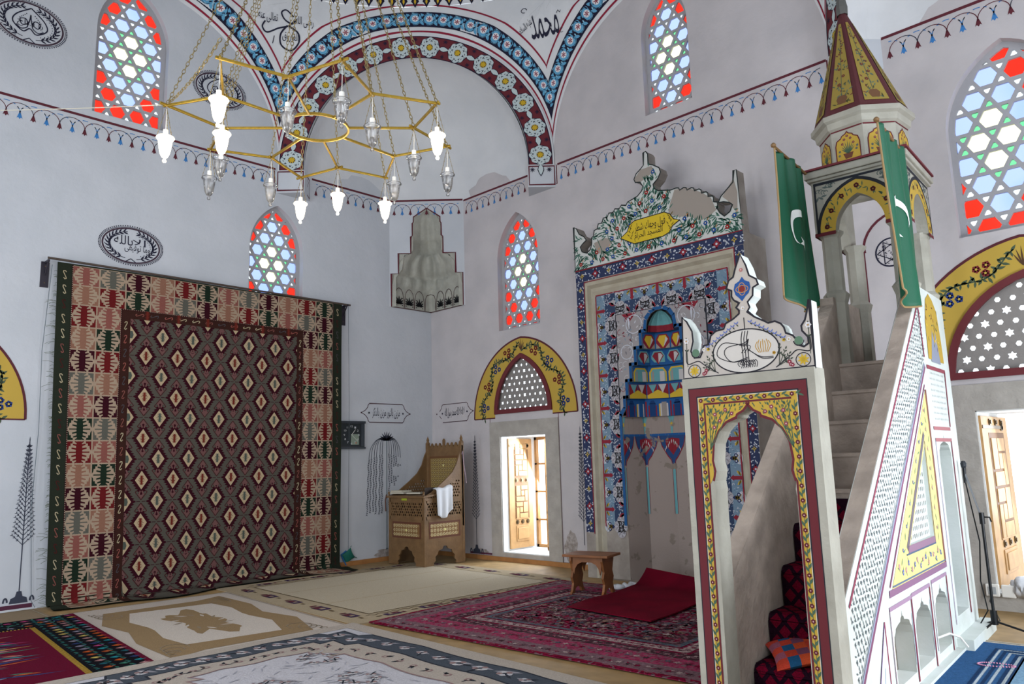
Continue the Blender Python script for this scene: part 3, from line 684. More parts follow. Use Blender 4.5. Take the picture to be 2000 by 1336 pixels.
# ring of drops at the foot of the dome
def ringmap(u, v, w=0):
    th = pi * .75 + u / 5.53; z = ZR + v; r = sqrt(5.53 ** 2 - max(0, v) ** 2) - w if v > 0 else 5.53 - w
    return Vector((HC + r * cos(th), -HC + r * sin(th), z))
P = Paint(ringmap, .008, .0012); n = 176; d = 2 * pi * 5.53 / n
U = [-5 + 10 * i / 90 for i in range(91)]
P.quads([(u, .62) for u in U], [(u, .30) for u in U], dk)
for i in range(-26, 27):
    u = i * d; P.poly([(u, -.02), (u + .045, .07), (u + .07, .10), (u + .05, .15), (u + .015, .2), (u + .03, .31), (u - .03, .31), (u - .015, .2), (u - .05, .15), (u - .07, .10), (u - .045, .07)], dk, 1)
    P.poly([(u, .04), (u + .02, .09), (u + .014, .13), (u, .17), (u - .014, .13), (u - .02, .09)], yl, 2)
    P.poly([(u, .33), (u + .03, .4), (u, .5), (u - .03, .4)], yl, 2)
P.build('painted_drop_frieze', WP, ceil_o)
# lettering on the pendentives
def penmap(th0, z0):
    def F(u, v, w=0):
        z = z0 + v; th = radians(th0) - u / 5.7; r = rho(z) - w
        return Vector((HC + r * cos(th), -HC + r * sin(th), z))
    return F
P = Paint(penmap(112.5, 8.82), .008, .001)
put_text(P, 'محمد', .06, -.02, .50, .38, ink, 1); put_text(P, 'عليه السلام', -.27, .0, .26, .16, ink, 1, .5); put_text(P, 'ح', .34, -.16, .06, .07, ink, 1)
for a in ((-.22, .15, .05, .33), (-.02, .22, .13, .42), (.12, .22, .22, .36)): P.stroke([(a[0], a[1]), (a[2], a[3])], .013, ink, 1, taper=True)
P.stroke([(-.28 + .05 * cos(t), .28 + .04 * sin(t)) for t in [k * .5 for k in range(11)]], .012, ink, 1); P.stroke([(.3, .1), (.33, .14), (.36, .1), (.38, .13)], .01, ink, 1)
P.build('painted_lettering', WP, ceil_o)
P = Paint(penmap(157.2, 8.86), .008, .001)
put_text(P, 'رضى الله', .30, .12, .30, .18, ink, 1); put_text(P, 'تعالى عنه', -.30, .10, .32, .18, ink, 1); put_text(P, 'الفاروق', .08, -.14, .26, .16, ink, 1)
def cr_(pts, w, col=ink, l=1, n=8, P_=None):
    """smooth brush line through points"""
    out = []
    for i in range(len(pts) - 1):
        p0, p1, p2, p3 = pts[max(0, i - 1)], pts[i], pts[i + 1], pts[min(len(pts) - 1, i + 2)]
        for k in range(n):
            t = k / n; out.append(tuple(.5 * ((2 * p1[j]) + (-p0[j] + p2[j]) * t + (2 * p0[j] - 5 * p1[j] + 4 * p2[j] - p3[j]) * t * t + (-p0[j] + 3 * p1[j] - 3 * p2[j] + p3[j]) * t ** 3) for j in (0, 1)))
    out.append(tuple(pts[-1])); P_.stroke(out, w, col, l); return out
cr_([(.12, .18), (.0, .28), (-.08, .22), (-.02, .10), (.10, .06), (.16, .13), (.04, .02), (-.12, -.04), (-.30, -.13), (-.38, -.06), (-.34, .03)], .024, P_=P)
cr_([(.04, .02), (.2, -.06), (.22, -.2), (.1, -.34), (-.06, -.28), (-.08, -.12), (.02, .02)], .026, P_=P); P.stroke([(-.3, .3), (.0, .42)], .014, ink, 1, taper=True); P.stroke([(-.18, -.16), (-.2, -.28)], .012, ink, 1)
P.build('painted_lettering', WP, ceil_o)
# oval medallions on the left wall
def oval(F, cx, cz, a, b_, txt, parent):
    P = Paint(F, .003); E = lambda k, t, kk=1: (cx + a * k * cos(t), cz + b_ * (k if kk else 1) * sin(t)); T = [2 * pi * i / 64 for i in range(64)]
    P.stroke([E(.93, t) for t in T], .022, lin('#43323f'), 0, True); P.stroke([E(1, t) for t in T], .008, ink, 0, True)
    for i in range(84): t = 2 * pi * i / 84; x, y = E(1, t); P.disc(x + .018 * cos(t), y + .018 * sin(t), .0095, ink, 1, 6)
    for sg in (1, -1):
        pts = [E(.74, -pi / 2 + sg * (.25 + (pi - .45) * k / 26)) for k in range(27)]; P.stroke(pts, .009, ink, 1)
        for k in range(2, 26, 2):
            (x, y), (x2, y2) = pts[k - 1], pts[k]; A = atan2(y2 - y, x2 - x)
            for q in (.6, -.6): P.leaf(x2, y2, A + q, .075, .022, ink, 1)
            P.disc(x2 + .05 * cos(A + 1.4), y2 + .04 * sin(A + 1.4), .007, ink, 1, 6)
    P.stroke([(cx - .07, cz - b_ * .9), (cx, cz - b_ * .72), (cx + .07, cz - b_ * .9)], .012, ink, 1)
    if isinstance(txt, tuple):
        put_text(P, txt[0], cx + .08, cz - .035, .34, .13, ink, 1); put_text(P, txt[1], cx - .11, cz + .05, .25, .17, ink, 1); put_text(P, txt[2], cx + .1, cz + .06, .18, .1, ink, 1)
    else:
        pts = [(cx, cz + b_ * .72), (cx + .16, cz + .08), (cx + .2, cz - .04), (cx + .08, cz - .14), (cx, cz - .08), (cx - .08, cz - .14), (cx - .2, cz - .04), (cx - .16, cz + .08), (cx, cz + b_ * .72)]
        cr_(pts, .016, P_=P)
        for sg in (1, -1):
            cr_([(cx, cz + .12), (cx + sg * .02, cz), (cx + sg * .09, cz - .05), (cx + sg * .12, cz + .02), (cx + sg * .05, cz + .04), (cx + sg * .03, cz - .06), (cx + sg * .1, cz - .11), (cx + sg * .16, cz - .07)], .013, P_=P)
            for k in range(5): P.disc(cx + sg * (.05 + .018 * k), cz + .12 - .02 * k, .008, ink, 1, 6)
        put_text(P, txt, cx, cz - .02, .3, .12, ink, 1)
    P.build('painted_medallion', WP, parent)
oval(FL, -5.475, 4.80, .41, .265, ('وما توفيقى', 'بالله', 'الا'), wL); oval(FL, -6.90, 7.62, .42, .30, 'يا فتاح', wL); oval(FL, -4.28, 7.58, .41, .28, 'يا رزاق', wL)
# lettered cartouches
def cart(F, cx, cz, hw, txt, parent, broken=False):
    P = Paint(F, .003); h = .165; e = hw - .17
    Rr = [(e, h), (e + .03, h - .03), (e + .04, h - .07), (e + .09, .04), (hw, 0), (e + .09, -.04), (e + .04, -h + .07), (e + .03, -h + .03), (e, -h)]
    Ls = [(-x, -z) for x, z in Rr]
    if broken: P.stroke([(cx + x, cz + z) for x, z in [(-e, h)] + Rr + [(-e, -h)]], .012, lin('#4a3038')); P.stroke([(cx + x, cz + z) for x, z in Ls[5:] + []], .012, lin('#4a3038')); P.stroke([(cx + x, cz + z) for x, z in Ls[2:4]], .012, lin('#4a3038'))
    else: P.stroke([(cx + x, cz + z) for x, z in Rr + Ls], .013, lin('#4a3038'), 0, True)
    put_text(P, txt, cx, cz, 2 * e - .12, .19, ink, 1)
    for sg in (1, -1): P.star(cx + sg * (e + .01), cz, 8, .026, .012, ink, 1); 
    for sg in (1, -1): P.disc(cx + sg * hw, cz, .015, lin('#4a3038'), 1, 8)
    P.build('painted_cartouche', WP, parent)
cart(FL, -1.06, 2.545, .53, 'مزين بالنور مزين بالذكر', wL); cart(FR, .64, 2.545, .50, 'لا اله الا الله محمد رسول الله', wR, True)
# weeping tree
tk = lin('#3d4150'); P = Paint(FL, .003)
P.stroke([(-1.05, .21), (-1.05, 2.1)], .014, lin('#33505c')); P.disc(-1.05, .2, .015, lin('#33505c'), 0, 8)
for k in range(9): P.leaf(-1.05, 2.06, pi * (.05 + .9 * k / 8), .17, .03, tk, 1)
ends = [(-.38, .80), (-.33, .84), (-.27, .84), (-.22, .80), (-.15, .80), (-.10, .82), (.05, .84), (.10, 1.32), (.155, 1.28), (.20, 1.34), (.25, 1.42), (.30, 1.44)]
for i, (dx, zb) in enumerate(ends):
    top = 2.04 - abs(dx) * .22; pts = [(-1.05, 2.06), (-1.05 + dx * .5, 2.16 - abs(dx) * .2), (-1.05 + dx * .9, 2.06 - abs(dx) * .35), (-1.05 + dx, 1.85 - abs(dx) * .3)]
    z = pts[-1][1]; sg = -1 if dx < 0 else 1
    cr_(pts, .010, tk, 1, 5, P)
    while z > zb:
        if not (dx > .12 and 1.45 < z < 1.62) and not (dx > .2 and z > 1.66):
            x = -1.05 + dx + .008 * sin(z * 30) + (dx * .1 * (1.8 - z) / 1.0 if dx < 0 else 0)
            P.leaf(x, z, -pi / 2 + .5, .034, .012, tk, 1); P.leaf(x, z, -pi / 2 - .5, .034, .012, tk, 1)
        z -= .03
P.build('painted_weeping_tree', WP, wL)
# painted cypresses
def cypress(F, cx, z0, zb, zt, hw, parent, base=True, oneside=False):
    P = Paint(F, .003); P.stroke([(cx, z0 + .1), (cx, zt)], .012, tk); z = zb; n = int((zt - zb) / .055)
    for i in range(n):
        t = i / n; w_ = hw * (1 - t) ** .8 + .012; z = zb + (zt - zb) * t
        for sg in (-1, 1):
            L = w_ * (1.15 + .1 * R()); a = pi / 2 - sg * (.75 - .3 * t)
            P.stroke([(cx, z - .02), (cx + L * cos(a), z - .02 + L * sin(a))], .008, tk, 1)
            for q in (.45, .75, 1): 
                for dd in (.8, -.5): P.leaf(cx + L * q * cos(a), z - .02 + L * q * sin(a), a + dd, .026, .010, tk, 2)
    P.leaf(cx, zt - .02, pi / 2, .09, .012, tk, 1)
    if base:
        P.poly([(cx - .1, z0), (cx - .085, z0 + .06), (cx - .04, z0 + .08), (cx - .025, z0 + .14), (cx + .025, z0 + .14), (cx + .04, z0 + .08), (cx + .085, z0 + .06), (cx + .1, z0)], tk, 1)
        P.stroke([(cx - .14 + .02 * cos(k), z0 + .02 + .05 * sin(k)) for k in [q * .4 for q in range(9)]], .02, tk, 1); P.stroke([(cx + .14 + .02 * cos(k), z0 + .02 + .05 * sin(k)) for k in [q * .4 for q in range(9)]], .02, tk, 1)
    P.build('painted_cypress', WP, parent)
cypress(FL, -6.55, .09, .80, 2.04, .125, wL); cypress(FR, 1.17, .09, .68, 2.05, .09, wR); cypress(FR, 3.57, .25, .72, 2.08, .085, wR, False)
# the yellow arch cut by the left edge of the view
P = paint_arch(FL, -7.80, .66, 2.38, .02, .98, 1.18, 1.31, wL); P.build('painted_arch', WP, wL)
b = MB(); b.prism(FL, [(-8.46, 2.38), (-7.14, 2.38)] + arch(.66, .98, 2.4, -7.8, 12), 0, .03, [inset([(-8.46, 2.38), (-7.14, 2.38)] + arch(.66, .98, 2.4, -7.8, 12), .075)]); b.build('arch_frame', _mats['maroon_paint'], wL)
# maroon foot line of the walls and weathered patches
P = Paint(FL, .002); P.stroke([(-12, .06), (-6.4, .05)], .05, lin('#542a3e')); P.build('painted_outline', WP, wL)
P = Paint(FR, .002); P.rect(1.0, .08, 1.56, .11, lin('#542a3e')); P.build('painted_outline', WP, wR)
damp = mat('damp_plaster', '#8a8079', .95, color2='#b5adaa', vscale=14, bump=.6, bscale=40)
def blot(F, cx, cz, a, b_, parent, seed, col=damp):
    random.seed(seed); n = 40; ph = [R() * 6 for _ in range(6)]
    pts = [(cx + a * cos(t) * (1 + sum(.1 / (k + 1) ** .5 * sin((k * 2 + 1) * t + ph[k]) for k in range(6))), cz + b_ * sin(t) * (1 + sum(.1 / (k + 1) ** .5 * cos((k * 2 + 1) * t + ph[k]) for k in range(6)))) for t in [2 * pi * i / n for i in range(n)]]
    b = MB(); b.prism(F, pts, None, .0015); b.build('damp_stain', col, parent)
blot(FL, -.95, .13, .38, .09, wL, 3); blot(FR, 1.3, .12, .14, .06, wR, 4); blot(FR, 3.32, .28, .13, .26, wR, 5)
random.seed(11)
# ------------------------------------------------------------------ chandelier
gold = mat('gilded_metal', '#b8983e', .38, metal=.75, var=.25, vscale=30); chn = mat('chain_metal', '#8f7f55', .45, metal=.6)
wht = mat('white_plastic', '#e9e6e0', .5)
glass_c = bpy.data.materials.new('clear_lamp_glass'); glass_c.use_nodes = True; _n = glass_c.node_tree; _n.nodes.clear()
_o = _n.nodes.new('ShaderNodeOutputMaterial'); _t = _n.nodes.new('ShaderNodeBsdfTransparent'); _g = _n.nodes.new('ShaderNodeBsdfGlossy'); _d = _n.nodes.new('ShaderNodeBsdfTranslucent')
_m = _n.nodes.new('ShaderNodeMixShader'); _m2 = _n.nodes.new('ShaderNodeMixShader'); _f = _n.nodes.new('ShaderNodeFresnel'); _f.inputs['IOR'].default_value = 1.7
_t.inputs['Color'].default_value = (.92, .94, .96, 1); _g.inputs['Roughness'].default_value = .05; _d.inputs['Color'].default_value = (.9, .88, .9, 1)
_n.links.new(_t.outputs[0], _m.inputs[1]); _n.links.new(_d.outputs[0], _m.inputs[2]); _m.inputs[0].default_value = .28
_n.links.new(_f.outputs[0], _m2.inputs[0]); _n.links.new(_m.outputs[0], _m2.inputs[1]); _n.links.new(_g.outputs[0], _m2.inputs[2]); _n.links.new(_m2.outputs[0], _o.inputs['Surface'])
lit_g = mat('lit_lamp_glass', '#fff4dd', .3, emit='#fff0d0', estr=3.2); bulb_m = mat('glowing_bulb', '#ffffff', .3, emit='#fff3d8', estr=30)
CZ = 4.61; CX, CY = 5.417, -5.78
TP = [(5.958, -6.913), (6.536, -6.247), (6.489, -5.291), (5.887, -4.66), (4.853, -4.627), (4.277, -5.276), (4.347, -6.267), (4.962, -6.908)]
IP = [(6.052, -6.416), (6.265, -5.785), (5.99, -5.142), (5.368, -4.893), (4.753, -5.136), (4.547, -5.754), (4.856, -6.393), (5.429, -6.645)]
ch = empty('chandelier', (0, 0, 0)); props(ch, 'eight pointed gilded star chandelier hanging on long chains from the dome', 'chandelier')
ch.location = (CX, CY, CZ); OF = Vector((-CX, -CY, -CZ))
def bar(name, p, q, parent, w_=.017, h_=.022, over=.0):
    p, q = Vector(p) + OF, Vector(q) + OF; d = (q - p).normalized(); q = q + d * over; p = p - d * over; n = Vector((-d.y, d.x, 0)).normalized() * (w_ / 2); u = Vector((0, 0, h_ / 2))
    b = MB(); b.add([p - n - u, p + n - u, p + n + u, p - n + u, q - n - u, q + n - u, q + n + u, q - n + u], [(0, 1, 2, 3), (7, 6, 5, 4), (0, 4, 5, 1), (1, 5, 6, 2), (2, 6, 7, 3), (3, 7, 4, 0)]); b.build(name, gold, parent, bevel=.003)
for i in range(8):
    j = (i + 1) % 8
    bar('star_bar', (*TP[i], CZ), (*IP[i], CZ), ch, over=.035); bar('star_bar', (*IP[i], CZ + .001), (*TP[j], CZ + .001), ch, over=.03 if i % 2 else .06)
    d = Vector((CX - IP[i][0], CY - IP[i][1], 0)); L = d.length; d.normalize(); bar('spoke', (*IP[i], CZ - .001), (IP[i][0] + d.x * (L - .275), IP[i][1] + d.y * (L - .275), CZ - .001), ch)
b = MB(); b.lathe([(.268, -.012), (.284, -.012), (.284, .012), (.268, .012), (.268, -.012)], 48); b.build('centre_ring', gold, ch)
HUB = Vector((CX, CY, 7.9))
def chain(p, q, parent, sag=0, ln=.05, wr=.0035, name='chain'):
    p, q = Vector(p), Vector(q); L = (q - p).length; n = max(2, int(L / (ln * .78))); b = MB(); sd = 0
    for i in range(n):
        t = (i + .5) / n; c = p + (q - p) * t; c.z -= sag * 4 * t * (1 - t); d = (q - p).normalized(); d.z -= sag * 4 * (1 - 2 * t) / L; d.normalize()
        a = d.cross(Vector((.3, .8, .1))).normalized(); bb = d.cross(a); s_ = a if i % 2 else bb
        pts = [c + OF + d * (ln / 2 * cos(2 * pi * k / 8)) + s_ * (ln * .24 * sin(2 * pi * k / 8)) for k in range(8)]; b.tube(pts, wr, 4, closed=True)
    b.build(name, chn, parent)
for i in range(8):
    chain((*TP[i], CZ + .01), HUB, ch, .0 if i not in (0, 3) else .12); chain((*IP[i], CZ + .01), HUB, ch)
chain((*TP[7], CZ + .01), (*TP[0], CZ + .16), ch, .05); chain(HUB, (CX, CY, 14.9), ch)
b = MB(); b.lathe([(.0, 3.33), (.05, 3.32), (.07, 3.28), (.05, 3.22), (.0, 3.2)], 16); b.build('chain_hub', gold, ch)
chain_m = chn
def lamp(x, y, dz, lit, label, group):
    r = empty('glass_lamp', (x, y, CZ - dz), 0, label, 'hanging lamp', group); top = Vector((0, 0, dz - .015))
    k = 1.0; pr = [(.0, -.205), (.012, -.203), (.016, -.19), (.010, -.178), (.009, -.17), (.024, -.16), (.038, -.13), (.046, -.09), (.052, -.05), (.055, -.02), (.05, -.012), (.066, -.006), (.072, .004), (.066, .014), (.058, .012)]
    b = MB(); b.lathe(pr, 20); b.build('lamp_glass', lit_g if lit else glass_c, r, smooth=True)
    b = MB(); b.lathe([(.0, .075), (.02, .075), (.021, .01), (.018, .0), (0, 0)], 12); b.build('socket', wht, r)
    b = MB(); b.lathe([(.0, -.1), (.018, -.09), (.024, -.06), (.014, -.02), (.01, 0)], 12); b.build('bulb', bulb_m if lit else glass_c, r, smooth=True)
    for q in range(3):
        a = 2 * pi * q / 3 + .4; p = Vector((.066 * cos(a), .066 * sin(a), .01)); b = MB(); n = 12
        for i in range(n):
            c = p + (top - p) * ((i + .5) / n); b.tube([c - (top - p) * (.42 / n), c + (top - p) * (.42 / n)], .0032 if i % 2 else .0022, 4)
        b.build('lamp_chain', chn, r)
    b = MB(); b.tube([(0, 0, .07), (.004, 0, (dz + .07) / 2), (0, 0, dz - .01)], .0028, 5); b.build('wire', wht, r)
    if lit:
        l = bpy.data.lights.new('lamp_glow', 'POINT'); l.energy = 12; l.color = (1, .86, .66); l.shadow_soft_size = .05; o = bpy.data.objects.new('lamp_glow', l); COL.objects.link(o); o.location = (x, y, CZ - dz - .07); o.location.z -= .17
LT = ['lit glass lamp hanging highest at the upper left, below the back left star tip', 'unlit glass lamp under the star tip beside the painted blue scroll band', 'lit glass lamp at the far right star tip', 'unlit glass lamp hanging lowest at the far right, below the far right lit lamp',
      'lit glass lamp at the front right of the chandelier, left of an unlit one', 'lit glass lamp just above the lower left stained window', 'unlit glass lamp lowest at the left, under the front left star tip', 'lit glass lamp hanging farthest left on the chandelier']
LI = ['lit glass lamp directly below another lit one at the upper left', 'unlit glass lamp between the centre ring and the right star tip', 'unlit glass lamp just left of the far right lit lamp', 'unlit glass lamp right behind the rightmost front lit lamp',
      'lit glass lamp at the front middle of the chandelier', 'unlit glass lamp left of the lit lamp above the stained window', 'unlit glass lamp hanging below the two stacked lit lamps', 'unlit glass lamp in front of the left side of the centre ring']
# which vertex carries which lamp: tips 0..7 and inner corners 0..7
TL = [1, 0, 1, 0, 1, 1, 0, 1]; IL = [0, 0, 0, 0, 1, 0, 0, 1]
ILab = {7: LI[0], 1: LI[1], 2: LI[2], 3: LI[3], 4: LI[4], 5: LI[5], 6: LI[6], 0: LI[7]}
for i in range(8): lamp(*TP[i], .29 if i not in (0, 1) else .33, TL[i], LT[i], 'glass lamps on the chandelier')
for i in range(8): lamp(*IP[i], .29 if i != 7 else .33, IL[i], ILab[i], 'glass lamps on the chandelier')
# white flex from the star tip to the left
b = MB(); p0, p1 = Vector((4.93, -6.93, 4.62)), Vector((.03, -11.2, 5.15)); b.tube([p0 + (p1 - p0) * t + Vector((0, 0, -.5 * t * (1 - t))) for t in [k / 24 for k in range(25)]], .0042, 6)
o = b.build('power_cable', mat('cream_cable', '#b5b0a2', .6)); props(o, 'thin white cable running from the chandelier tip to the left wall', 'cable')
# ------------------------------------------------------------------ hanging kilim
def kmap(u, v, w=0):
    """u across the wall (world y), v height; below v = 0.09 the cloth turns onto the floor"""
    lean = .13 * (1 - max(0, v) / 4.4) * max(0, (-4.2 - u) / 2.2); wave = .02 * sin(u * 2.2 + .5) + .008 * sin(v * 1.8 + u)
    x0 = .13 + wave
    if v > .09: return Vector((x0 + w, u + lean, v))
    t = .09 - v; r = .07; ph = t / r
    if ph < pi / 2: return Vector((x0 + r - (r + 0) * cos(ph) + w * cos(ph), u + lean, .09 - r * sin(ph) + w * sin(ph)))
    q = t - r * pi / 2; k = .5 + .25 * sin(u * 2.2) + .12 * sin(u * 5 + 1); bump = .028 * abs(sin(u * 4.1)) * sin(min(1, q / .25) * pi)
    return Vector((x0 + r + q * (k + .45), u + lean + .03 * sin(u * 4) * q, .02 + bump + w))
P = Paint(kmap, .0012, .0018)
U0, U1, V0, V1 = -6.41, -2.09, -.42, 4.38
g1 = lin('#2a2f26', 1.2); g2 = lin('#232c22', 1.2)
nu, nv = 60, 90
for j in range(nv):
    for i in range(nu):
        u, v = U0 + (U1 - U0) * i / nu, V0 + (V1 - V0) * j / nv; du, dv = (U1 - U0) / nu, (V1 - V0) / nv
        P.poly([(u, v), (u + du, v), (u + du, v + dv), (u, v + dv)], g1)
P.add([kmap(U0 + (U1 - U0) * i / nu, V0 + (V1 - V0) * j / nv, -.008) for j in range(nv + 1) for i in range(nu + 1)], [(j * (nu + 1) + i, (j + 1) * (nu + 1) + i, (j + 1) * (nu + 1) + i + 1, j * (nu + 1) + i + 1) for j in range(nv) for i in range(nu)], 0, g2)
crm = lin('#a8937e', 1.2); crm2 = lin('#bfa684', 1.35)
def sheet(u0, v0, u1, v1, c, l, st=.12):
    n, m = max(1, ceil((u1 - u0) / st)), max(1, ceil((v1 - v0) / (.05 if v0 < .2 else st)))
    for j in range(m):
        for i in range(n): P.rect(u0 + (u1 - u0) * i / n, v0 + (v1 - v0) * j / m, u0 + (u1 - u0) * (i + 1) / n, v0 + (v1 - v0) * (j + 1) / m, c, l)
CU0, CU1, CV1 = -6.235, -2.265, 4.36
FU0, FU1, FV1 = -5.50, -2.93, 3.72
sheet(CU0, V0, CU1, CV1, crm, 1)
brn = lin('#38211c', 1.35); sheet(-5.62, V0, -2.82, 3.84, brn, 2)
fld = lin('#57534b', 1.2); sheet(FU0, V0, FU1, FV1, fld, 3)
rose, gry, mrn, rdd, grn_, dst = lin('#8a544c', 1.15), lin('#5f5e56', 1.15), lin('#331019', 1.4), lin('#5e1a1c', 1.4), lin('#1d2a20', 1.3), lin('#906755', 1.15)
SEQ = [rose, gry, mrn, dst, rdd, grn_]
def bug(cx, cy, w_, h, c, l):
    """stepped leaf figure with six side hooks"""
    b_ = w_ * .15
    P.poly([(cx - b_ * .55, cy - h * .49), (cx + b_ * .55, cy - h * .49), (cx + b_ * .8, cy - h * .3), (cx + b_ * .85, cy), (cx + b_ * .8, cy + h * .3), (cx + b_ * .55, cy + h * .49), (cx - b_ * .55, cy + h * .49), (cx - b_ * .8, cy + h * .3), (cx - b_ * .85, cy), (cx - b_ * .8, cy - h * .3)], c, l)
    for sg in (-1, 1):
        P.rect(cx + min(0, sg) * w_ * .41, cy - h * .025, cx + max(0, sg) * w_ * .41, cy + h * .025, c, l)
        for s2 in (-1, 1):
            for q, e in ((.16, .30), (.33, .25), (.46, .18)):
                P.poly([(cx + sg * b_ * .6, cy + s2 * h * (q - .07)), (cx + sg * w_ * e, cy + s2 * h * (q + .00)), (cx + sg * w_ * e * .96, cy + s2 * h * min(.5, q + .055)), (cx + sg * b_ * .6, cy + s2 * h * (q + .02))], c, l)
def cell(cx, cy, w_, h, c, l=2):
    bug(cx, cy, w_ * 1.0, h * .96, c, l)
    for sg in (-1, 1):
        for s2 in (-1, 1):
            x, y = cx + sg * w_ * .47, cy + s2 * h * .47
            P.poly([(x, y), (x - sg * w_ * .22, y), (x - sg * w_ * .20, y - s2 * h * .10), (x - sg * w_ * .135, y - s2 * h * .09), (x - sg * w_ * .13, y - s2 * h * .21), (x - sg * w_ * .07, y - s2 * h * .20), (x - sg * w_ * .05, y - s2 * h * .33), (x, y - s2 * h * .41)], c, l)
W1 = (-5.62 - CU0) / 2; vv = 3.84; H1 = .262
N2 = 12; WT = (CU1 - CU0) / N2
for i in range(N2):
    for j in range(2): cell(CU0 + WT * (i + .5), CV1 - .26 * (j + .5), WT, .26, SEQ[(i * 1 + (4 if j else 0)) % 6] if j == 0 else SEQ[(i + 3) % 6])
j = 0
while True:
    y = CV1 - .52 - .298 * (j + .5)
    if y < -.25: break
    for i in range(2):
        cell(CU0 + W1 * (i + .5), y, W1, .298, SEQ[(j * 5 + i * 2 + 4) % 6]); cell(-2.82 + (CU1 + 2.82) / 2 * (i + .5), y, (CU1 + 2.82) / 2, .298, SEQ[(j + i * 3 + 2) % 6])
    j += 1
def ess(cx, cy, h, c, vert=True, l=3, fl=1):
    pts = [(-.14, .30), (-.02, .46), (.14, .44), (.16, .28), (-.10, -.26), (-.14, -.42), (.0, -.48), (.14, -.32)]
    pts = [(x * fl * h * .95, y * h) for x, y in pts]
    if not vert: pts = [(y, x) for x, y in pts]
    P.stroke([(cx + x, cy + y) for x, y in pts], h * .085, c, l)
EC = [lin('#a89a7c', 1.4), rose, lin('#8e5048', 1.4), lin('#aea184', 1.4), lin('#4a4548', 1.3)]
for k in range(23):
    y = 4.22 - .195 * k
    if y < -.3: break
    ess((U0 + CU0) / 2, y, .12, EC[(k * 3 + (k // 3)) % 5] if k % 4 != 2 else lin('#44201e', 1.3), fl=-1); ess((U1 + CU1) / 2, y, .12, EC[(k * 2 + k // 4) % 5] if k % 4 != 1 else lin('#44201e', 1.3), fl=-1)
for k in range(21):
    y = 3.62 - .19 * k
    if y < -.2: break
    ess((-5.62 + FU0) / 2, y, .115, EC[(k * 2 + k // 3) % 5], l=4); ess((-2.82 + FU1) / 2, y, .115, EC[(k + k // 2) % 5], l=4)
for k in range(13): ess(FU0 + .12 + .2 * k, (3.84 + FV1) / 2, .115, EC[(k * 3 + 1) % 5], False, 4)
# toothed seams
for a, b_, vert, c in ((CU0, 4.36, 1, mrn), (CU1, 4.36, 1, mrn), (-5.62, 3.84, 1, mrn), (-2.82, 3.84, 1, mrn)):
    k = b_
    while k > .1: P.rect(a - .008, k - .014, a + .008, k, mrn, 5); k -= .028
k = -5.62
while k < -2.82: P.rect(k, 3.832, k + .014, 3.848, mrn, 5); k += .028
# serrated diamonds
DX, DZ = .44, .283; cream = lin('#bda787', 1.15); bgc = lin('#54606b', 1.0); bd = lin('#4d544d', 1.3); brd = lin('#6a2a22', 1.3); hk = lin('#4a2224', 1.25); hk2 = lin('#73504e', 1.2)
def cl(pts, c, l):
    q = clip(pts if parea(pts) > 0 else pts[::-1], [(FU0, -.5), (FU1, -.5), (FU1, FV1), (FU0, FV1)])
    if len(q) > 2: P.poly(q, c, l)
def line(p, q, w_, c, l):
    dx, dy = q[0] - p[0], q[1] - p[1]; n = hypot(dx, dy); a, b_ = -dy / n * w_ / 2, dx / n * w_ / 2; cl([(p[0] + a, p[1] + b_), (p[0] - a, p[1] - b_), (q[0] - a, q[1] - b_), (q[0] + a, q[1] + b_)], c, l)
for j in range(-1, 15):
    for i in range(0, 8):
        cx, cy = FU0 + (i + (.5 if j % 2 else 0)) * DX, 3.50 - j * DZ
        if cy < -.35 or cx > FU1 + .2: continue
        w_, h = .128, .205                                     # serrated maroon diamond
        for sg in (-1, 1):
            for s2 in (-1, 1):
                n = 6; pts = [(cx, cy)]; pts.append((cx + sg * w_ * 1.12, cy))
                for q in range(n):
                    t0, t1 = q / n, (q + 1) / n
                    pts.append((cx + sg * (w_ * (1 - t0) + .026), cy + s2 * (h * t0 + .004))); pts.append((cx + sg * w_ * (1 - t1) * .98 + sg * .004, cy + s2 * (h * (t0 + .7 * (t1 - t0)))))
                pts.append((cx, cy + s2 * h)); cl(pts, mrn, 4)
        cl([(cx - .088, cy), (cx, cy - .125), (cx + .088, cy), (cx, cy + .125)], cream, 5)
        c = bd if j % 2 == 0 else brd
        if FU0 + .06 < cx < FU1 - .06: bug(cx, cy, .115, .125, c, 6)
        else: cl([(cx - .03, cy - .05), (cx + .03, cy - .05), (cx + .045, cy), (cx + .03, cy + .05), (cx - .03, cy + .05)], c, 6)
        line((cx - .16, cy), (cx - .21, cy), .008, mrn, 4); line((cx + .16, cy), (cx + .21, cy), .008, mrn, 4)
        for s2 in (-1, 1):                                     # hooked chevrons above and below
            ty = cy + s2 * .262; 
            cl([(cx, ty - s2 * .012), (cx + .045, ty - s2 * .075), (cx, ty - s2 * .10), (cx - .045, ty - s2 * .075)], hk2, 4)
            for sg in (-1, 1):
                line((cx, ty), (cx + sg * .082, ty - s2 * .105), .010, hk, 5); line((cx + sg * .082, ty - s2 * .105), (cx + sg * .05, ty - s2 * .125), .010, hk, 5); line((cx + sg * .012, ty - s2 * .12), (cx + sg * .03, ty - s2 * .07), .02, hk2, 5)
kil = P.build('hanging_kilim', paint_mat('kilim_wool', .95, .35, 260, bump=.5, bscale=300, spec=.05), origin=(.14, -4.25, .0))
props(kil, 'large hanging kilim with cream diamonds on a dark field, covering the left wall', 'kilim')
kmo = Vector((.14, -4.25, 0))
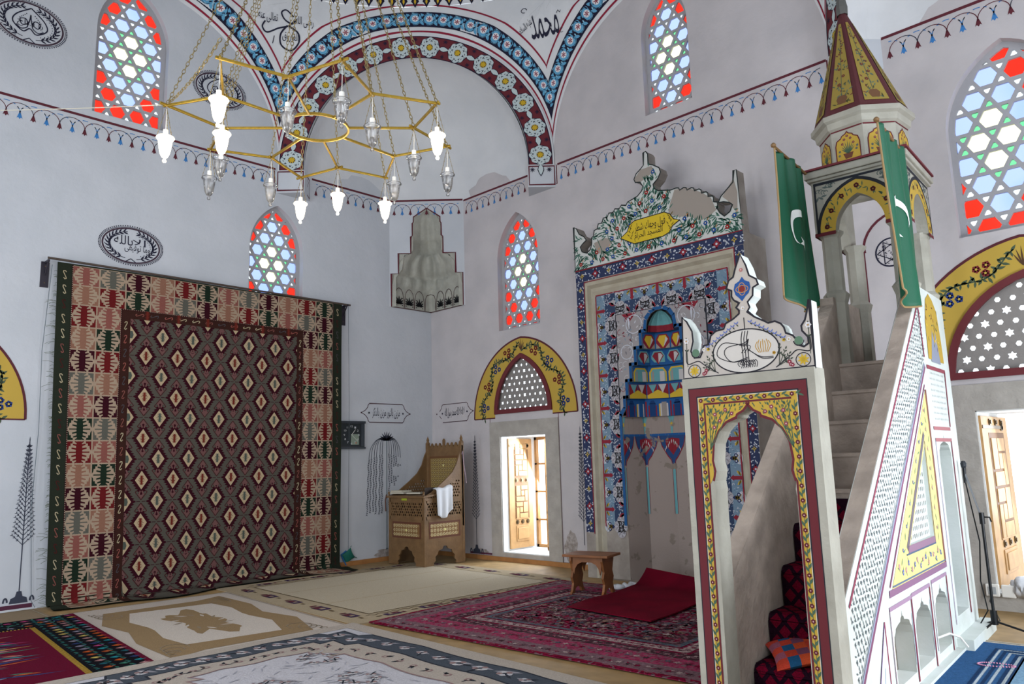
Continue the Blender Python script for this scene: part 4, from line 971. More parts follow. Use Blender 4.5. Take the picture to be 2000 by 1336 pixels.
# worn wool tufts along the left edge
wool = mat('wool_tuft', '#6d7568', .95); b = MB(); random.seed(5)
for k in range(150):
    v = 4.3 * R(); p = kmap(U0, v) - kmo; d = Vector((.01 * (R() - .5), -.035 - .05 * R(), .05 * (R() - .6))) * (1.6 if 2.7 < v < 3.9 and R() < .5 or v < .9 else .6)
    b.tube([p, p + d * .5 + Vector((.01, 0, .01)), p + d], .003, 4)
fe = b.build('frayed_edge', wool, kil); fe['kind'] = 'stuff'
irn = mat('dark_iron', '#34303a', .5, metal=.4)
rod = empty('curtain_rod', (.14, -4.25, 4.40)); props(rod, 'long dark rod with end brackets holding up the kilim', 'curtain rod')
b = MB(); b.tube([(0, -2.28, .01), (0, 2.33, -.02)], .016, 10); b.build('pole', mat('rod_metal', '#5b4f48', .4, metal=.5), rod)
for y, a in ((-2.27, 0), (2.27, 1)):
    b = MB(); b.box(-.14, -.125, y - .05, y + .045, -.36, -.02); b.box(-.13, .02, y - .012, y + .012, -.045, -.015); b.tube([(-.125, y, -.2), (-.0, y, -.03)], .008, 6); br_ = b.build('bracket', irn, rod)
    for zz in (-.08, -.30): b = MB(); b.lathe([(.0, .004), (.006, .003), (.008, 0)], 8, Matrix.Translation((-.124, y, zz)) @ Matrix.Rotation(pi / 2, 4, 'Y')); b.build('screw', brass, br_)
cd_m = mat('grey_cord', '#667078', .8)
def cord(pts, r, name='cord', label=None):
    b = MB(); b.tube(pts, r, 6); o = b.build(name, cd_m, origin=pts[-1]); props(o, label, 'cord'); return o
cord([(.08, -6.46, 4.34), (.05, -6.5, 3.2), (.03, -6.47, 2.2), (.03, -6.49, 1.2), (.03, -6.42, .1), (.05, -6.38, .02)], .004, 'pull_cord', 'thin grey cord falling down the wall left of the kilim')
ac = empty('hanging_amulet', (.035, -1.86, .16)); props(ac, 'small green and blue cushion charm hanging low on a long cord right of the kilim', 'charm')
b = MB(); b.tube([(0, .0, .1), (.0, .0, 1.3), (.03, -.02, 2.6), (.06, -.07, 4.2)], .003, 6); b.build('cord', cd_m, ac)
b = MB(); c_, s_ = cos(.5), sin(.5)
def cush(u, v):
    x, y = (u - .5) * 2, (v - .5) * 2; t = .028 * (1 - x * x) ** .5 * (1 - y * y) ** .5; k = 1 - .12 * (x * x * (1 - y * y) + y * y * (1 - x * x)); return x * .105 * k, y * .095 * k, t
for sg in (1, -1): b.grid(lambda u, v: Vector((sg * cush(u, v)[2] + .0, cush(u, v)[0] * c_ - cush(u, v)[1] * s_, cush(u, v)[0] * s_ + cush(u, v)[1] * c_)), 10, 10)
b.build('cushion', mat('green_satin', '#1d6a5e', .5), ac, smooth=True)
b = MB(); rim = [(-1, -1), (-1, 0), (-1, 1), (0, 1)]; b.tube([(0.012, x * .11 * c_ - y * .10 * s_, x * .11 * s_ + y * .10 * c_) for x, y in rim], .013, 6); b.build('blue_trim', mat('blue_satin', '#2a6fae', .5), ac)
for x, y in ((-1, -1), (1, -1), (1, 1)):
    b = MB(); p = Vector((0, x * .11 * c_ - y * .10 * s_, x * .11 * s_ + y * .10 * c_)); b.tube([p, p * 1.25 + Vector((0, 0, -.01))], [.008, .002], 6); b.build('tassel', _mats['green_satin'], ac)
# ------------------------------------------------------------------ floor rugs
def rugframe(cx, cy, rot, z=0): 
    c, s = cos(rot), sin(rot); return Frame((cx, cy, z), (c, s, 0), (-s, c, 0), (0, 0, 1))
def rug(name, label, cx, cy, rot, L, W, z, th, mat_, base, draw, cat='rug'):
    F0 = rugframe(cx, cy, rot, z)
    def F(u, v, w=0): return F0(u, v, w + th)
    P = Paint(F, .0, .0007); n, m = int(L / .15), int(W / .15)
    for j in range(m):
        for i in range(n): P.rect(-L / 2 + L * i / n, -W / 2 + W * j / m, -L / 2 + L * (i + 1) / n, -W / 2 + W * (j + 1) / m, base)
    bx = MB.box; P.box(-L / 2, L / 2, -W / 2, W / 2, 0, th - .001, 0, base, F=F0)
    P.w0 = .0015; draw(P, L, W); o = P.build(name, mat_, origin=(cx, cy, z)); props(o, label, cat); return o
def frame_rect(P, a, b_, a2, b2, c, l):
    o_, i_ = [(-a, -b_), (a, -b_), (a, b_), (-a, b_)], [(-a2, -b2), (a2, -b2), (a2, b2), (-a2, b2)]
    for k in range(4):
        n = 20; A = [(o_[k][0] + (o_[(k + 1) % 4][0] - o_[k][0]) * t / n, o_[k][1] + (o_[(k + 1) % 4][1] - o_[k][1]) * t / n) for t in range(n + 1)]
        B = [(i_[k][0] + (i_[(k + 1) % 4][0] - i_[k][0]) * t / n, i_[k][1] + (i_[(k + 1) % 4][1] - i_[k][1]) * t / n) for t in range(n + 1)]
        P.quads(A, B, c, l)
def fill(P, x0, y0, x1, y1, c, l, st=.3):
    n, m = max(1, ceil((x1 - x0) / st)), max(1, ceil((y1 - y0) / st))
    for j in range(m):
        for i in range(n): P.rect(x0 + (x1 - x0) * i / n, y0 + (y1 - y0) * j / m, x0 + (x1 - x0) * (i + 1) / n, y0 + (y1 - y0) * (j + 1) / m, c, l)
def fan(P, pts, c, l):
    cx, cy = sum(p[0] for p in pts) / len(pts), sum(p[1] for p in pts) / len(pts); n = len(pts)
    for k in range(n):
        a, b_ = pts[k], pts[(k + 1) % n]; m1, m2 = ((a[0] + cx) / 2, (a[1] + cy) / 2), ((b_[0] + cx) / 2, (b_[1] + cy) / 2); P.poly([a, b_, m2, m1], c, l); P.poly([m1, m2, (cx, cy)], c, l)
wool_b = paint_mat('rug_pile_beige', .97, .22, 90, bump=.4, bscale=160, spec=.03)
# beige and brown rug in front of the kilim
cr1 = lin('#b5aaa0', 1.25); br1 = lin('#8d7658', 1.2); cr2 = lin('#bdb3a9', 1.25); ln1 = lin('#8a7c6a', 1.2)
def d1(P, L, W):
    A = [(-1.35, -.62), (-1.35, .45), (-1.5, .78), (-.6, .82), (.0, .70), (.6, .82), (1.36, .62), (1.36, -.45), (1.5, -.78), (.6, -.82), (.0, -.72), (-.6, -.82)]
    fan(P, A, br1, 1)
    B = [(-1.12, -.40), (-1.02, .50), (-.55, .56), (-.1, .50), (.1, .50), (.55, .56), (1.12, .40), (1.02, -.50), (.55, -.56), (.1, -.50), (-.1, -.50), (-.55, -.56)]
    fan(P, B, cr2, 2)
    random.seed(3); pts = []
    for k in range(40):
        t = 2 * pi * k / 40; r = 1 + .16 * sin(5 * t) + .12 * sin(9 * t + 1) + .06 * (R() - .5); pts.append((.72 * r * cos(t), .30 * r * sin(t) * (1 + .35 * cos(2 * t))))
    fan(P, pts, br1, 3)
    for k in range(14): t = 2 * pi * k / 14; P.leaf(.4 * cos(t), .16 * sin(t), t + .8, .16, .035, cr2 if k % 2 else ln1, 4)
    for sx in (-1, 1):
        for sy in (-1, 1):
            for k in range(4):
                x, y = sx * (1.36 - .10 * k), sy * (.74 - .04 * k); P.stroke([(x + sx * (.04 + .035 * k) * cos(t), y + sy * (.03 + .03 * k) * sin(t)) for t in [q * .4 for q in range(14)]], .012, ln1, 4)
    frame_rect(P, L / 2 - .02, W / 2 - .02, L / 2 - .03, W / 2 - .03, ln1, 2)
rug('beige_rug', 'beige and brown rug with a brown central medallion, in front of the kilim', 2.62, -5.44, radians(-3.4), 3.5, 1.96, .001, .011, wool_b, cr1, d1)
# long sand coloured rug
sd = lin('#a2937a', 1.25); sd2 = lin('#aea28d', 1.25); bln = lin('#6a5a44', 1.2); pu = lin('#43324c', 1.2); mr = lin('#5c2f38', 1.2)
def d2(P, L, W):
    fill(P, -L / 2 + .38, -W / 2 + .38, L / 2 - .38, W / 2 - .38, sd2, 1)
    frame_rect(P, L / 2 - .37, W / 2 - .37, L / 2 - .39, W / 2 - .39, bln, 2)
    for y in (-.5, .62): P.stroke([(-L / 2 + .4 + .2 * k, y) for k in range(int((L - .8) / .2) + 1)], .012, lin('#978563', 1.2), 2)
    def blk(x, y, s, rot=0):
        P.push(x, y, rot); P.rect(-s, -s * .55, s, s * .55, pu, 3); P.rect(-s * .5, -s * .25, s * .5, s * .25, sd, 4); P.rect(-s * .1, -s * .2, s * .9, s * .5, mr, 5); P.rect(s * 1.3, -s * .4, s * 1.7, s * .3, mr, 3); P.rect(-s * 2.2, -s * .2, -s * 1.5, s * .1, bln, 3); P.pop()
    random.seed(9)
    for sg in (-1, 1):
        for k in range(6): blk(-L / 2 + .5 + (L - 1) * (k + .3 * R()) / 5.6, sg * (W / 2 - .2 + .06 * R()), .09 + .05 * R())
        for k in range(5): blk(sg * (L / 2 - .2), -W / 2 + .45 + (W - .9) * k / 4.2, .09 + .04 * R(), pi / 2)
    for sg in (-1, 1):
        pts = [(-L / 2 + .3 + (L - .6) * k / 60, sg * (W / 2 - .3) + .02 * sin(k * 2.1) * (k % 3)) for k in range(61)]; P.stroke(pts, .012, bln, 3)
rug('sand_rug', 'long sand coloured rug with small dark geometric motifs on its border, before the pulpit chair', 2.42, -2.60, radians(90 - 2.5), 3.6, 3.62, .0, .011, wool_b, sd, d2)
def d0(P, L, W): frame_rect(P, L / 2 - .03, W / 2 - .03, L / 2 - .045, W / 2 - .045, lin('#9a907c', 1.2), 1)
rug('cream_mat', 'plain cream floor mat between the pulpit base and the blue rug', 10.1, -2.75, radians(3.5), 2.15, 2.6, .0, .009, wool_b, lin('#b3aca0', 1.2), d0, 'mat')
rug('tan_rug', 'narrow tan shaggy rug along the foot of the left wall, behind the black bordered rug', .52, -7.75, radians(90), 2.7, .9, .0, .011, wool_b, lin('#8f7d66', 1.15), d0)
# red oriental rug
wool_r = paint_mat('rug_pile_red', .97, .55, 38, wear=.42, wearcol='#7a5a62', wscale=22, bump=.5, bscale=120, spec=.03)
cr_d = lin('#8c1238', 1.0); cr_m = lin('#7c1638', 1.25); gr_p = lin('#7b6068', 1.25); dk_p = lin('#4a3038', 1.25); lt_p = lin('#b09a98', 1.2); pk = lin('#9a3a5a', 1.2); sl = lin('#56606c', 1.2)
def d3(P, L, W):
    frame_rect(P, L / 2, W / 2, L / 2 - .05, W / 2 - .05, cr_d, 2); frame_rect(P, L / 2 - .05, W / 2 - .05, L / 2 - .26, W / 2 - .26, gr_p, 1); frame_rect(P, L / 2 - .26, W / 2 - .26, L / 2 - .52, W / 2 - .52, pk, 1); frame_rect(P, L / 2 - .52, W / 2 - .52, L / 2 - .66, W / 2 - .66, dk_p, 1)
    frame_rect(P, L / 2 - .70, W / 2 - .70, L / 2 - .80, W / 2 - .80, lt_p, 2); frame_rect(P, L / 2 - .84, W / 2 - .84, L / 2 - .90, W / 2 - .90, sl, 2)
    random.seed(21); C_ = [cr_m, lt_p, dk_p, pk, sl, gr_p, lin('#9c8070', 1.2), cr_d]
    for k in range(1500):                                            # scattered blossoms and leaves of the field
        x, y = (R() - .5) * (L - 1.9), (R() - .5) * (W - 1.9); c = C_[int(R() * 8)]; s = .022 + .035 * R()
        if R() < .5: P.leaf(x, y, R() * 6.3, s * 2, s * .9, c, 3 + k % 3)
        else: P.star(x, y, 5, s, s * .5, c, 3 + k % 3, R())
    for q, (off, cc) in enumerate(((.15, (cr_m, lt_p, dk_p)), (.39, (lt_p, dk_p, cr_d, sl)), (.59, (lt_p, pk)), (.75, (dk_p, cr_m)))):
        a, b_ = L / 2 - off, W / 2 - off
        for sx, sy, n in ((1, 0, int(2 * b_ / .09)), (0, 1, int(2 * a / .09))):
            for sg in (-1, 1):
                for k in range(n):
                    t = -1 + 2 * (k + .5) / n; x, y = (sg * a, t * b_) if sx else (t * a, sg * b_); c = cc[k % len(cc)]; s = .03 if off < .5 else .022
                    P.star(x + .015 * (R() - .5), y + .015 * (R() - .5), 6, s * 1.3, s * .6, c, 4, R()); P.leaf(x, y, R() * 6, s * 2.2, s * .6, cc[(k + 1) % len(cc)], 3)
    for sx in (-1, 1):
        for sy in (-1, 1):
            fan(P, [(sx * (L / 2 - .9), sy * (W / 2 - .9)), (sx * (L / 2 - 1.5), sy * (W / 2 - .9)), (sx * (L / 2 - 1.3), sy * (W / 2 - 1.1)), (sx * (L / 2 - 1.12), sy * (W / 2 - 1.2)), (sx * (L / 2 - .9), sy * (W / 2 - 1.4))], dk_p, 2)
    pts = [(.9 * (1 + .12 * sin(8 * t)) * cos(t), .5 * (1 + .12 * sin(8 * t)) * sin(t)) for t in [2 * pi * k / 48 for k in range(48)]]; fan(P, pts, dk_p, 2)
rug('red_rug', 'wine red oriental rug with grey patterned borders, in front of the mihrab', 6.10, -2.63, radians(3.0), 4.0, 3.24, .012, .008, wool_r, cr_m, d3)
# pale rug with the slate border
wool_g = paint_mat('rug_pile_pale', .97, .2, 70, bump=.4, bscale=150, spec=.03)
pl_ = lin('#b6b4ba', 1.2); cm_ = lin('#a89e94', 1.2); slt = lin('#4a5059', 1.1); dk_s = lin('#343740', 1.1); rs_ = lin('#8d7372', 1.2)
def d4(P, L, W):
    a, b_ = L / 2, W / 2
    frame_rect(P, a, b_, a - .18, b_ - .18, cm_, 1); 
    def wavy(off, amp):
        pts = []; 
        for k in range(4):
            c0, c1 = [(-1, -1), (1, -1), (1, 1), (-1, 1)][k], [(1, -1), (1, 1), (-1, 1), (-1, -1)][k]
            for t in range(40):
                q = t / 40; x, y = c0[0] + (c1[0] - c0[0]) * q, c0[1] + (c1[1] - c0[1]) * q; e = min(q, 1 - q); o_ = off + amp * (1 if e < .08 else (.5 if e < .12 else 0)) + amp * .3 * abs(sin(pi * q * 3)); pts.append((x * (a - o_), y * (b_ - o_)))
        return pts
    O_, I_ = wavy(.16, .12), wavy(.44, .12); P.quads(O_, I_, slt, 2, True); P.stroke(O_, .02, dk_s, 3, True); P.stroke(I_, .02, dk_s, 3, True)
    I2 = wavy(.72, .16); P.quads(I_, I2, cm_, 2, True); P.stroke(I2, .018, rs_, 3, True)
    random.seed(31)
    def bloom(x, y, s, l=4):
        P.leaf(x - s * 1.5, y, R() * .6, s * 3, s * .8, lin('#8d8b92', 1.2), l); P.disc(x, y, s * .9, lin('#9c9aa0', 1.2), l + 1, 9, s * .7)
        for q in range(5): P.disc(x + s * .55 * cos(q * 1.26), y + s * .45 * sin(q * 1.26), s * .34, rs_ if q % 2 else lin('#c2bfc2', 1.1), l + 2, 7)
        P.disc(x, y, s * .25, dk_s, l + 3, 7); P.leaf(x, y, R() * 6, s * 1.8, s * .3, dk_s, l + 3)
    M_ = wavy(.30, .12); M2 = wavy(.58, .13)
    for k in range(0, 160, 3): x, y = M_[k]; bloom(x, y, .06 + .03 * R())
    for k in range(0, 160, 3):
        x, y = M2[k]; P.disc(x, y, .035, rs_, 4, 7); P.leaf(x, y, R() * 6, .08, .03, dk_s, 4); P.leaf(x, y, R() * 6, .08, .02, dk_s, 4); P.disc(x, y, .014, cm_, 5, 6)
    for k in range(170):
        x, y = (R() - .5) * (L - 1.7), (R() - .5) * (W - 1.7); P.leaf(x, y, R() * 6, .12, .014, lin('#a0a0aa', 1.2), 3)
    for cx_, cy_ in ((-1.0, .45), (-.2, .35), (-.5, -.2), (.5, .3), (.2, -.4), (1, 0)):
        for q in range(7): bloom(cx_ + .16 * cos(q * .9) + .05 * R(), cy_ + .12 * sin(q * .9), .055, 4)
rug('pale_rug', 'pale grey rug with a wavy slate floral border, nearest the camera', 6.10, -6.02, radians(-1.6), 4.0, 2.9, .0225, .009, wool_g, pl_, d4)
# black and crimson woven rug
wool_k = paint_mat('rug_weave_black', .95, .3, 150, bump=.4, bscale=200, spec=.05)
cri = lin('#640b2a', 1.0); blk_ = lin('#121018'); JC = [lin(c, 1.2) for c in ('#27606a', '#b05830', '#b8447a', '#c8b060', '#30406e', '#3f7a68', '#8a8496', '#b08080', '#c05a28', '#2a8a92')]
def d5(P, L, W):
    fill(P, -L / 2 + .6, -W / 2, L / 2, W / 2 - .5, cri, 1); P.stroke([(-L / 2 + .2 * k, W / 2 - .03) for k in range(int(L / .2) + 1)], .05, cri, 2)
    k = -L / 2 + .6
    while k < L / 2: P.rect(k, W / 2 - .53, k + .02, W / 2 - .48, lin('#b8963e', 1.2), 3); k += .034
    k = -W / 2
    while k < W / 2 - .5: P.rect(-L / 2 + .58, k, -L / 2 + .62, k + .016, lin('#b8963e', 1.2), 3); k += .034
    random.seed(41)
    def tulip(x, y, s, rot, c):
        P.push(x, y, rot, s); P.leaf(0, 0, 0, 1, .34, c, 3); P.leaf(0, 0, .5, .8, .2, c, 3); P.leaf(0, 0, -.5, .8, .2, c, 3); P.leaf(-.3, .05, 2.2, .6, .2, JC[5], 3); P.leaf(-.2, 0, -2.4, .6, .2, JC[0], 3); P.pop()
    n = int(L / .15)
    for k in range(n):
        x = -L / 2 + .1 + .15 * k
        for q in range(3): tulip(x + .04 * q, W / 2 - .12 - .13 * q, .10, radians(75 + 20 * R()), JC[int(R() * 10)])
    for k in range(14):
        for q in range(3): tulip(-L / 2 + .12 + .16 * q, -W / 2 + .1 + .15 * k, .10, R() * 1.5, JC[int(R() * 10)])
    for k in range(60):
        x, y = -L / 2 + .9 + (L - 1.2) * R(), -W / 2 + .1 + (W - .95) * R()
        P.push(x, y, radians(80 + 30 * (R() - .5)), .22 + .2 * R(), .28); c = JC[int(R() * 10)]
        P.poly([(-.9, -.05), (-.3, .12), (.3, .10), (.9, .16), (.35, .0), (-.3, .0)], c, 3); P.leaf(-.2, .25, .1, .6, .14, JC[int(R() * 10)], 3); P.leaf(-.3, .4, 0, .5, .1, JC[int(R() * 10)], 3); P.pop()
rug('black_bordered_rug', 'crimson rug with a black border of bright tulips, cut by the lower left corner', 2.98, -7.52, radians(-4.6), 4.3, 2.3, .013, .008, wool_k, blk_, d5)
# plain crimson prayer mat, its far end lifted against the niche
velvet = mat('crimson_velvet', '#6d0a22', .9, bump=.3, bscale=120, spec=.05, color2='#5b081d', vscale=3)
b = MB(); A0, A1, B0, B1 = Vector((5.42, -2.62, .02)), Vector((6.58, -2.72, .02)), Vector((5.17, -.72, .02)), Vector((6.42, -.80, .02))
def pm(u, v, off=0):
    p = (A0 * (1 - u) + A1 * u) * (1 - v) + (B0 * (1 - u) + B1 * u) * v; l = max(0, (v - .82) / .18); p.z += .17 * l ** 1.5 * (1 - .55 * u) + .010 * sin(v * 9 + u * 3) * sin(pi * v) + .034 + off; return p
b.grid(lambda u, v: pm(u, v), 16, 24); b.grid(lambda u, v: pm(1 - u, v, -.012), 16, 24)
for fn in (lambda u, v: pm(u, 0, -.012 * (1 - v)), lambda u, v: pm(1 - u, 1, -.012 * (1 - v)), lambda u, v: pm(0, 1 - u, -.012 * (1 - v)), lambda u, v: pm(1, u, -.012 * (1 - v))): b.grid(fn, 24, 1)
o = b.build('prayer_mat', velvet, smooth=True, origin=(5.9, -1.8, .014)); props(o, 'plain crimson prayer mat lying on the red rug and lifted against the mihrab', 'prayer mat')
# small blue prayer rug
wool_u = paint_mat('rug_pile_blue', .97, .3, 60, bump=.5, bscale=140, spec=.03)
bl1 = lin('#2f5580', 1.2); bl2 = lin('#6f8fa8', 1.2); wh1 = lin('#a8b4bc', 1.2); nv1 = lin('#1b3354', 1.2)
def d6(P, L, W):
    fill(P, -L / 2 + .42, -W / 2 + .42, L / 2 - .42, W / 2 - .42, bl2, 2)
    for o_, c in ((.20, nv1), (.27, nv1), (.36, nv1), (.41, nv1)): frame_rect(P, L / 2 - o_, W / 2 - o_, L / 2 - o_ - .022, W / 2 - o_ - .022, c, 2)
    for o_ in (.24, .32, .395):
        a, b_ = L / 2 - o_, W / 2 - o_; n = 60
        for k in range(n):
            t = -1 + 2 * (k + .5) / n
            for sg in (-1, 1): P.disc(t * a, sg * b_, .012, wh1, 3, 6); P.disc(sg * a, t * b_, .012, wh1, 3, 6)
rug('blue_rug', 'blue prayer rug with dotted border stripes, beside the pulpit at the lower right', 10.02, -2.45, radians(4), 1.75, 1.75, .0105, .008, wool_u, bl1, d6)
b = MB(); pts = [(9.40 + .115 * cos(t) * (1 + .25 * cos(t)), -2.40 + .055 * sin(t) + .03 * cos(t), .026) for t in [2 * pi * k / 40 for k in range(40)]]
pb = mat('pink_beads', '#c88aa8', .4)
for x, y, z in pts: b.lathe([(.0, -.006), (.0055, -.003), (.0062, 0), (.0055, .003), (0, .006)], 8, Matrix.Translation((x, y, z)))
o = b.build('prayer_beads', pb, smooth=True, origin=(9.4, -2.4, .018)); props(o, 'loop of pink prayer beads lying on the blue rug', 'prayer beads')
# ------------------------------------------------------------------ mihrab
mst = mat('mihrab_stone', '#a39b92', .85, bump=.45, bscale=18, color2='#8c837c', vscale=4); mld = mat('moulding_stone', '#b5ae9d', .8, bump=.2, bscale=20, color2='#a89f8d', vscale=5)
mih = empty('mihrab', (5.45, -.6, 0)); props(mih, 'tall painted prayer niche with a scalloped floral crown, standing out of the right wall', 'mihrab')
MC = 5.45; FM = Frame((MC, 0, 0), (1, 0, 0), (0, 0, 1), (0, -1, 0))
NS = [(.70, 0), (.70, 2.20), (.62, 2.32), (.62, 2.45), (.57, 2.45), (.57, 2.68), (.49, 2.68), (.49, 2.90), (.40, 2.90), (.40, 3.12), (.30, 3.12), (.30, 3.34), (.225, 3.34), (.20, 3.50), (.13, 3.585), (.05, 3.62)]
nsil = [(x, z) for x, z in NS] + [(-x, z) for x, z in NS[::-1]]
b = MB(); b.prism(FM, rect(-1.35, 1.35, 0, 4.40), .0, .60, [rect(-1.19, 1.21, .001, 4.20)], back=False); b.build('outer_frame', mst, mih, world=True)
b = MB(); O4 = [(-1.19, 0), (-1.19, 4.20), (1.21, 4.20), (1.21, 0)]; I4 = [(-1.07, 0), (-1.07, 4.0), (1.06, 4.0), (1.06, 0)]
for w0_, w1_, k0, k1 in ((.60, .585, 0, .25), (.585, .53, .25, .45), (.53, .54, .45, .7), (.54, .50, .7, 1)):
    L4 = lambda k: [(o_[0] + (i_[0] - o_[0]) * k, o_[1] + (i_[1] - o_[1]) * k) for o_, i_ in zip(O4, I4)]
    A, B = L4(k0), L4(k1); b.add([FM(x, z, w0_) for x, z in A] + [FM(x, z, w1_) for x, z in B], [(i, i + 1, 5 + i, 4 + i) for i in range(3)])
b.build('moulding', mld, mih, world=True)
b = MB(); b.prism(FM, rect(-1.07, 1.06, 0, 4.0), None, .50, [nsil]); pf_o = b.build('panel_field', mst, mih, world=True)
crown = [(-1.35, 4.40), (1.35, 4.40), (1.33, 5.20), (1.29, 5.20), (1.27, 5.05), (1.09, 4.91), (1.05, 4.84), (1.12, 4.83), (1.2, 4.80), (1.24, 4.76), (1.20, 4.68), (1.12, 4.64), (1.06, 4.70), (1.03, 4.76)]
sc = [(1.02, 4.76), (.98, 4.87), (.91, 4.96), (.82, 5.03), (.72, 5.09), (.61, 5.13), (.50, 5.16), (.38, 5.18)]
for i in range(len(sc) - 1):
    (x0, z0), (x1, z1) = sc[i], sc[i + 1]; mx, mz = (x0 + x1) / 2 + .03 * (z1 - z0) / .1, (z0 + z1) / 2 + .035; crown += [(x0, z0), ((x0 + mx) / 2 + .012, (z0 + mz) / 2 + .012), (mx, mz)]
crown += [(.36, 5.20), (.16, 5.25), (.10, 5.30), (.09, 5.36), (.17, 5.42), (.22, 5.50), (.20, 5.57), (.10, 5.64), (.03, 5.67), (.03, 5.82), (-.0, 5.87), (-.04, 5.86), (-.05, 5.68), (-.10, 5.64), (-.18, 5.59), (-.22, 5.52), (-.20, 5.47), (-.12, 5.45), (-.08, 5.38), (-.10, 5.32), (-.18, 5.26), (-.35, 5.22)]
sl_ = [(-x, z) for x, z in sc[::-1]]
for i in range(len(sl_) - 1):
    (x0, z0), (x1, z1) = sl_[i], sl_[i + 1]; mx, mz = (x0 + x1) / 2 - .02, (z0 + z1) / 2 + .035; crown += [(x0, z0), (mx, mz)]
crown += [(-1.02, 4.76), (-1.05, 4.68), (-1.12, 4.64), (-1.21, 4.68), (-1.24, 4.76), (-1.19, 4.80), (-1.12, 4.84), (-1.16, 4.90), (-1.25, 4.96), (-1.30, 5.06), (-1.35, 5.09)]
b = MB(); b.prism(FM, crown, .42, .60); crown_o = b.build('crown', mst, mih, world=True, bevel=.004)
def inside(x, y, poly):
    c = False; n = len(poly)
    for i in range(n):
        x0, y0 = poly[i]; x1, y1 = poly[i - 1]
        if (y0 > y) != (y1 > y) and x < (x1 - x0) * (y - y0) / (y1 - y0) + x0: c = not c
    return c
PM = paint_mat('mihrab_paint', wear=.0, rough=.75)
gw, gg, gg2, fr_, fb = lin('#b9bbb8', 1.15), lin('#3f6a5c', 1.1), lin('#2f5548', 1.1), lin('#a8262a', 1.1), lin('#2b57a5', 1.1)
P = Paint(FM, .602, .001); b = MB(); b.prism(FM, crown, None, .6015, col=gw); P.v += b.v[:]; P.f += b.f; P.m += b.m; P.c += b.c
P.stroke(crown, .016, lin('#2a3030'), 2, True)
wornp = [[(.42, 5.19), (.62, 5.16), (.82, 5.04), (.95, 4.93), (1.01, 4.75), (.92, 4.70), (.78, 4.66), (.62, 4.76), (.45, 4.80), (.30, 4.88), (.34, 5.02), (.38, 5.1)], [(-.98, 4.76), (-.80, 4.80), (-.68, 4.76), (-.6, 4.74), (-.70, 4.66), (-.82, 4.56), (-.93, 4.60)],
         [(-.21, 5.53), (-.1, 5.63), (.08, 5.63), (.12, 5.55), (-.02, 5.48), (-.12, 5.45), (-.2, 5.47)], [(1.28, 5.1), (1.11, 4.90), (1.18, 4.83), (1.30, 4.62), (1.32, 4.9)]]
random.seed(77); wst = lin('#8f867e', 1.2)
for q_ in wornp:
    b = MB(); b.prism(FM, q_ if parea(q_) > 0 else q_[::-1], None, .6035, col=wst); nb = len(P.v); P.v += b.v; P.f += [tuple(i + nb for i in f) for f in b.f]; P.m += b.m; P.c += b.c
cart_ = [(-.50, 4.72), (-.38, 4.79), (-.33, 4.88), (-.25, 4.92), (.24, 4.92), (.33, 4.87), (.38, 4.79), (.47, 4.75), (.36, 4.70), (.30, 4.62), (.2, 4.59), (-.27, 4.59), (-.36, 4.64)]
def okp(x, z, m=.03): return all(inside(x + dx, z + dz, crown) for dx in (-m, m) for dz in (-m, m)) and not any(inside(x, z, q) for q in wornp) and not inside(x, z, cart_)
for k in range(3000):
    x, z = -1.33 + 2.66 * R(), 4.42 + 1.2 * R()
    if not okp(x, z): continue
    a = (pi / 2 + (x * -1.2)) + .9 * sin(x * 9 + z * 7) + (R() - .5); P.leaf(x, z, a, .06 + .03 * R(), .018, gg if k % 3 else gg2, 1 + k % 2)
for k in range(14):
    pts = [(-1.25 + 2.5 * k / 13 + .05 * sin(t * 5), 4.46 + t * (.55 - .3 * abs(k - 6.5) / 6.5)) for t in [q / 10 for q in range(11)]]; pts = [p for p in pts if okp(*p)]
    if len(pts) > 2: P.stroke(pts, .01, gg2, 3)
for i in range(13):
    for j in range(7):
        x, z = -1.24 + .2 * i + (.1 if j % 2 else 0) + .03 * (R() - .5), 4.48 + .13 * j + .02 * R()
        if okp(x, z, .035): c = (fr_, fb)[(i + j) % 2]; P.flower(x, z, .034, c, lin('#e0d8c0'), 6, 4, R()); P.leaf(x + .03, z + .03, 1, .045, .01, lin('#d98a4a'), 4)
for k in range(30):
    x, z = (R() - .5) * .3, 5.3 + .35 * R()
    if okp(x, z, .015): P.leaf(x, z, pi / 2 + (R() - .5) * 2, .06, .016, gg, 3)
P.flower(.1, 5.54, .035, fb, lin('#e0d8c0'), 6, 4)
yc = lin('#c9ad2c', 1.1); P.poly(cart_[::-1] if parea(cart_) < 0 else cart_, yc, 5); P.stroke(cart_, .012, lin('#2e2a26'), 7, True)
put_text(P, 'فول وجهك شطر', 0, 4.80, .50, .15, lin('#1e1c20'), 8); put_text(P, 'المسجد الحرام', -.03, 4.68, .46, .13, lin('#1e1c20'), 8)
for sg in (-1, 1):
    for k in range(9): P.leaf(sg * (.30 + .02 * (k % 3)), 4.66 + .025 * k, pi / 2 + sg * (.6 if k % 2 else -.8), .06, .014, lin('#6b5a20'), 7)
P.stroke([(0, 4.93), (0, 5.25)], .007, gg2, 6)
wst = lin('#8f867e', 1.2)
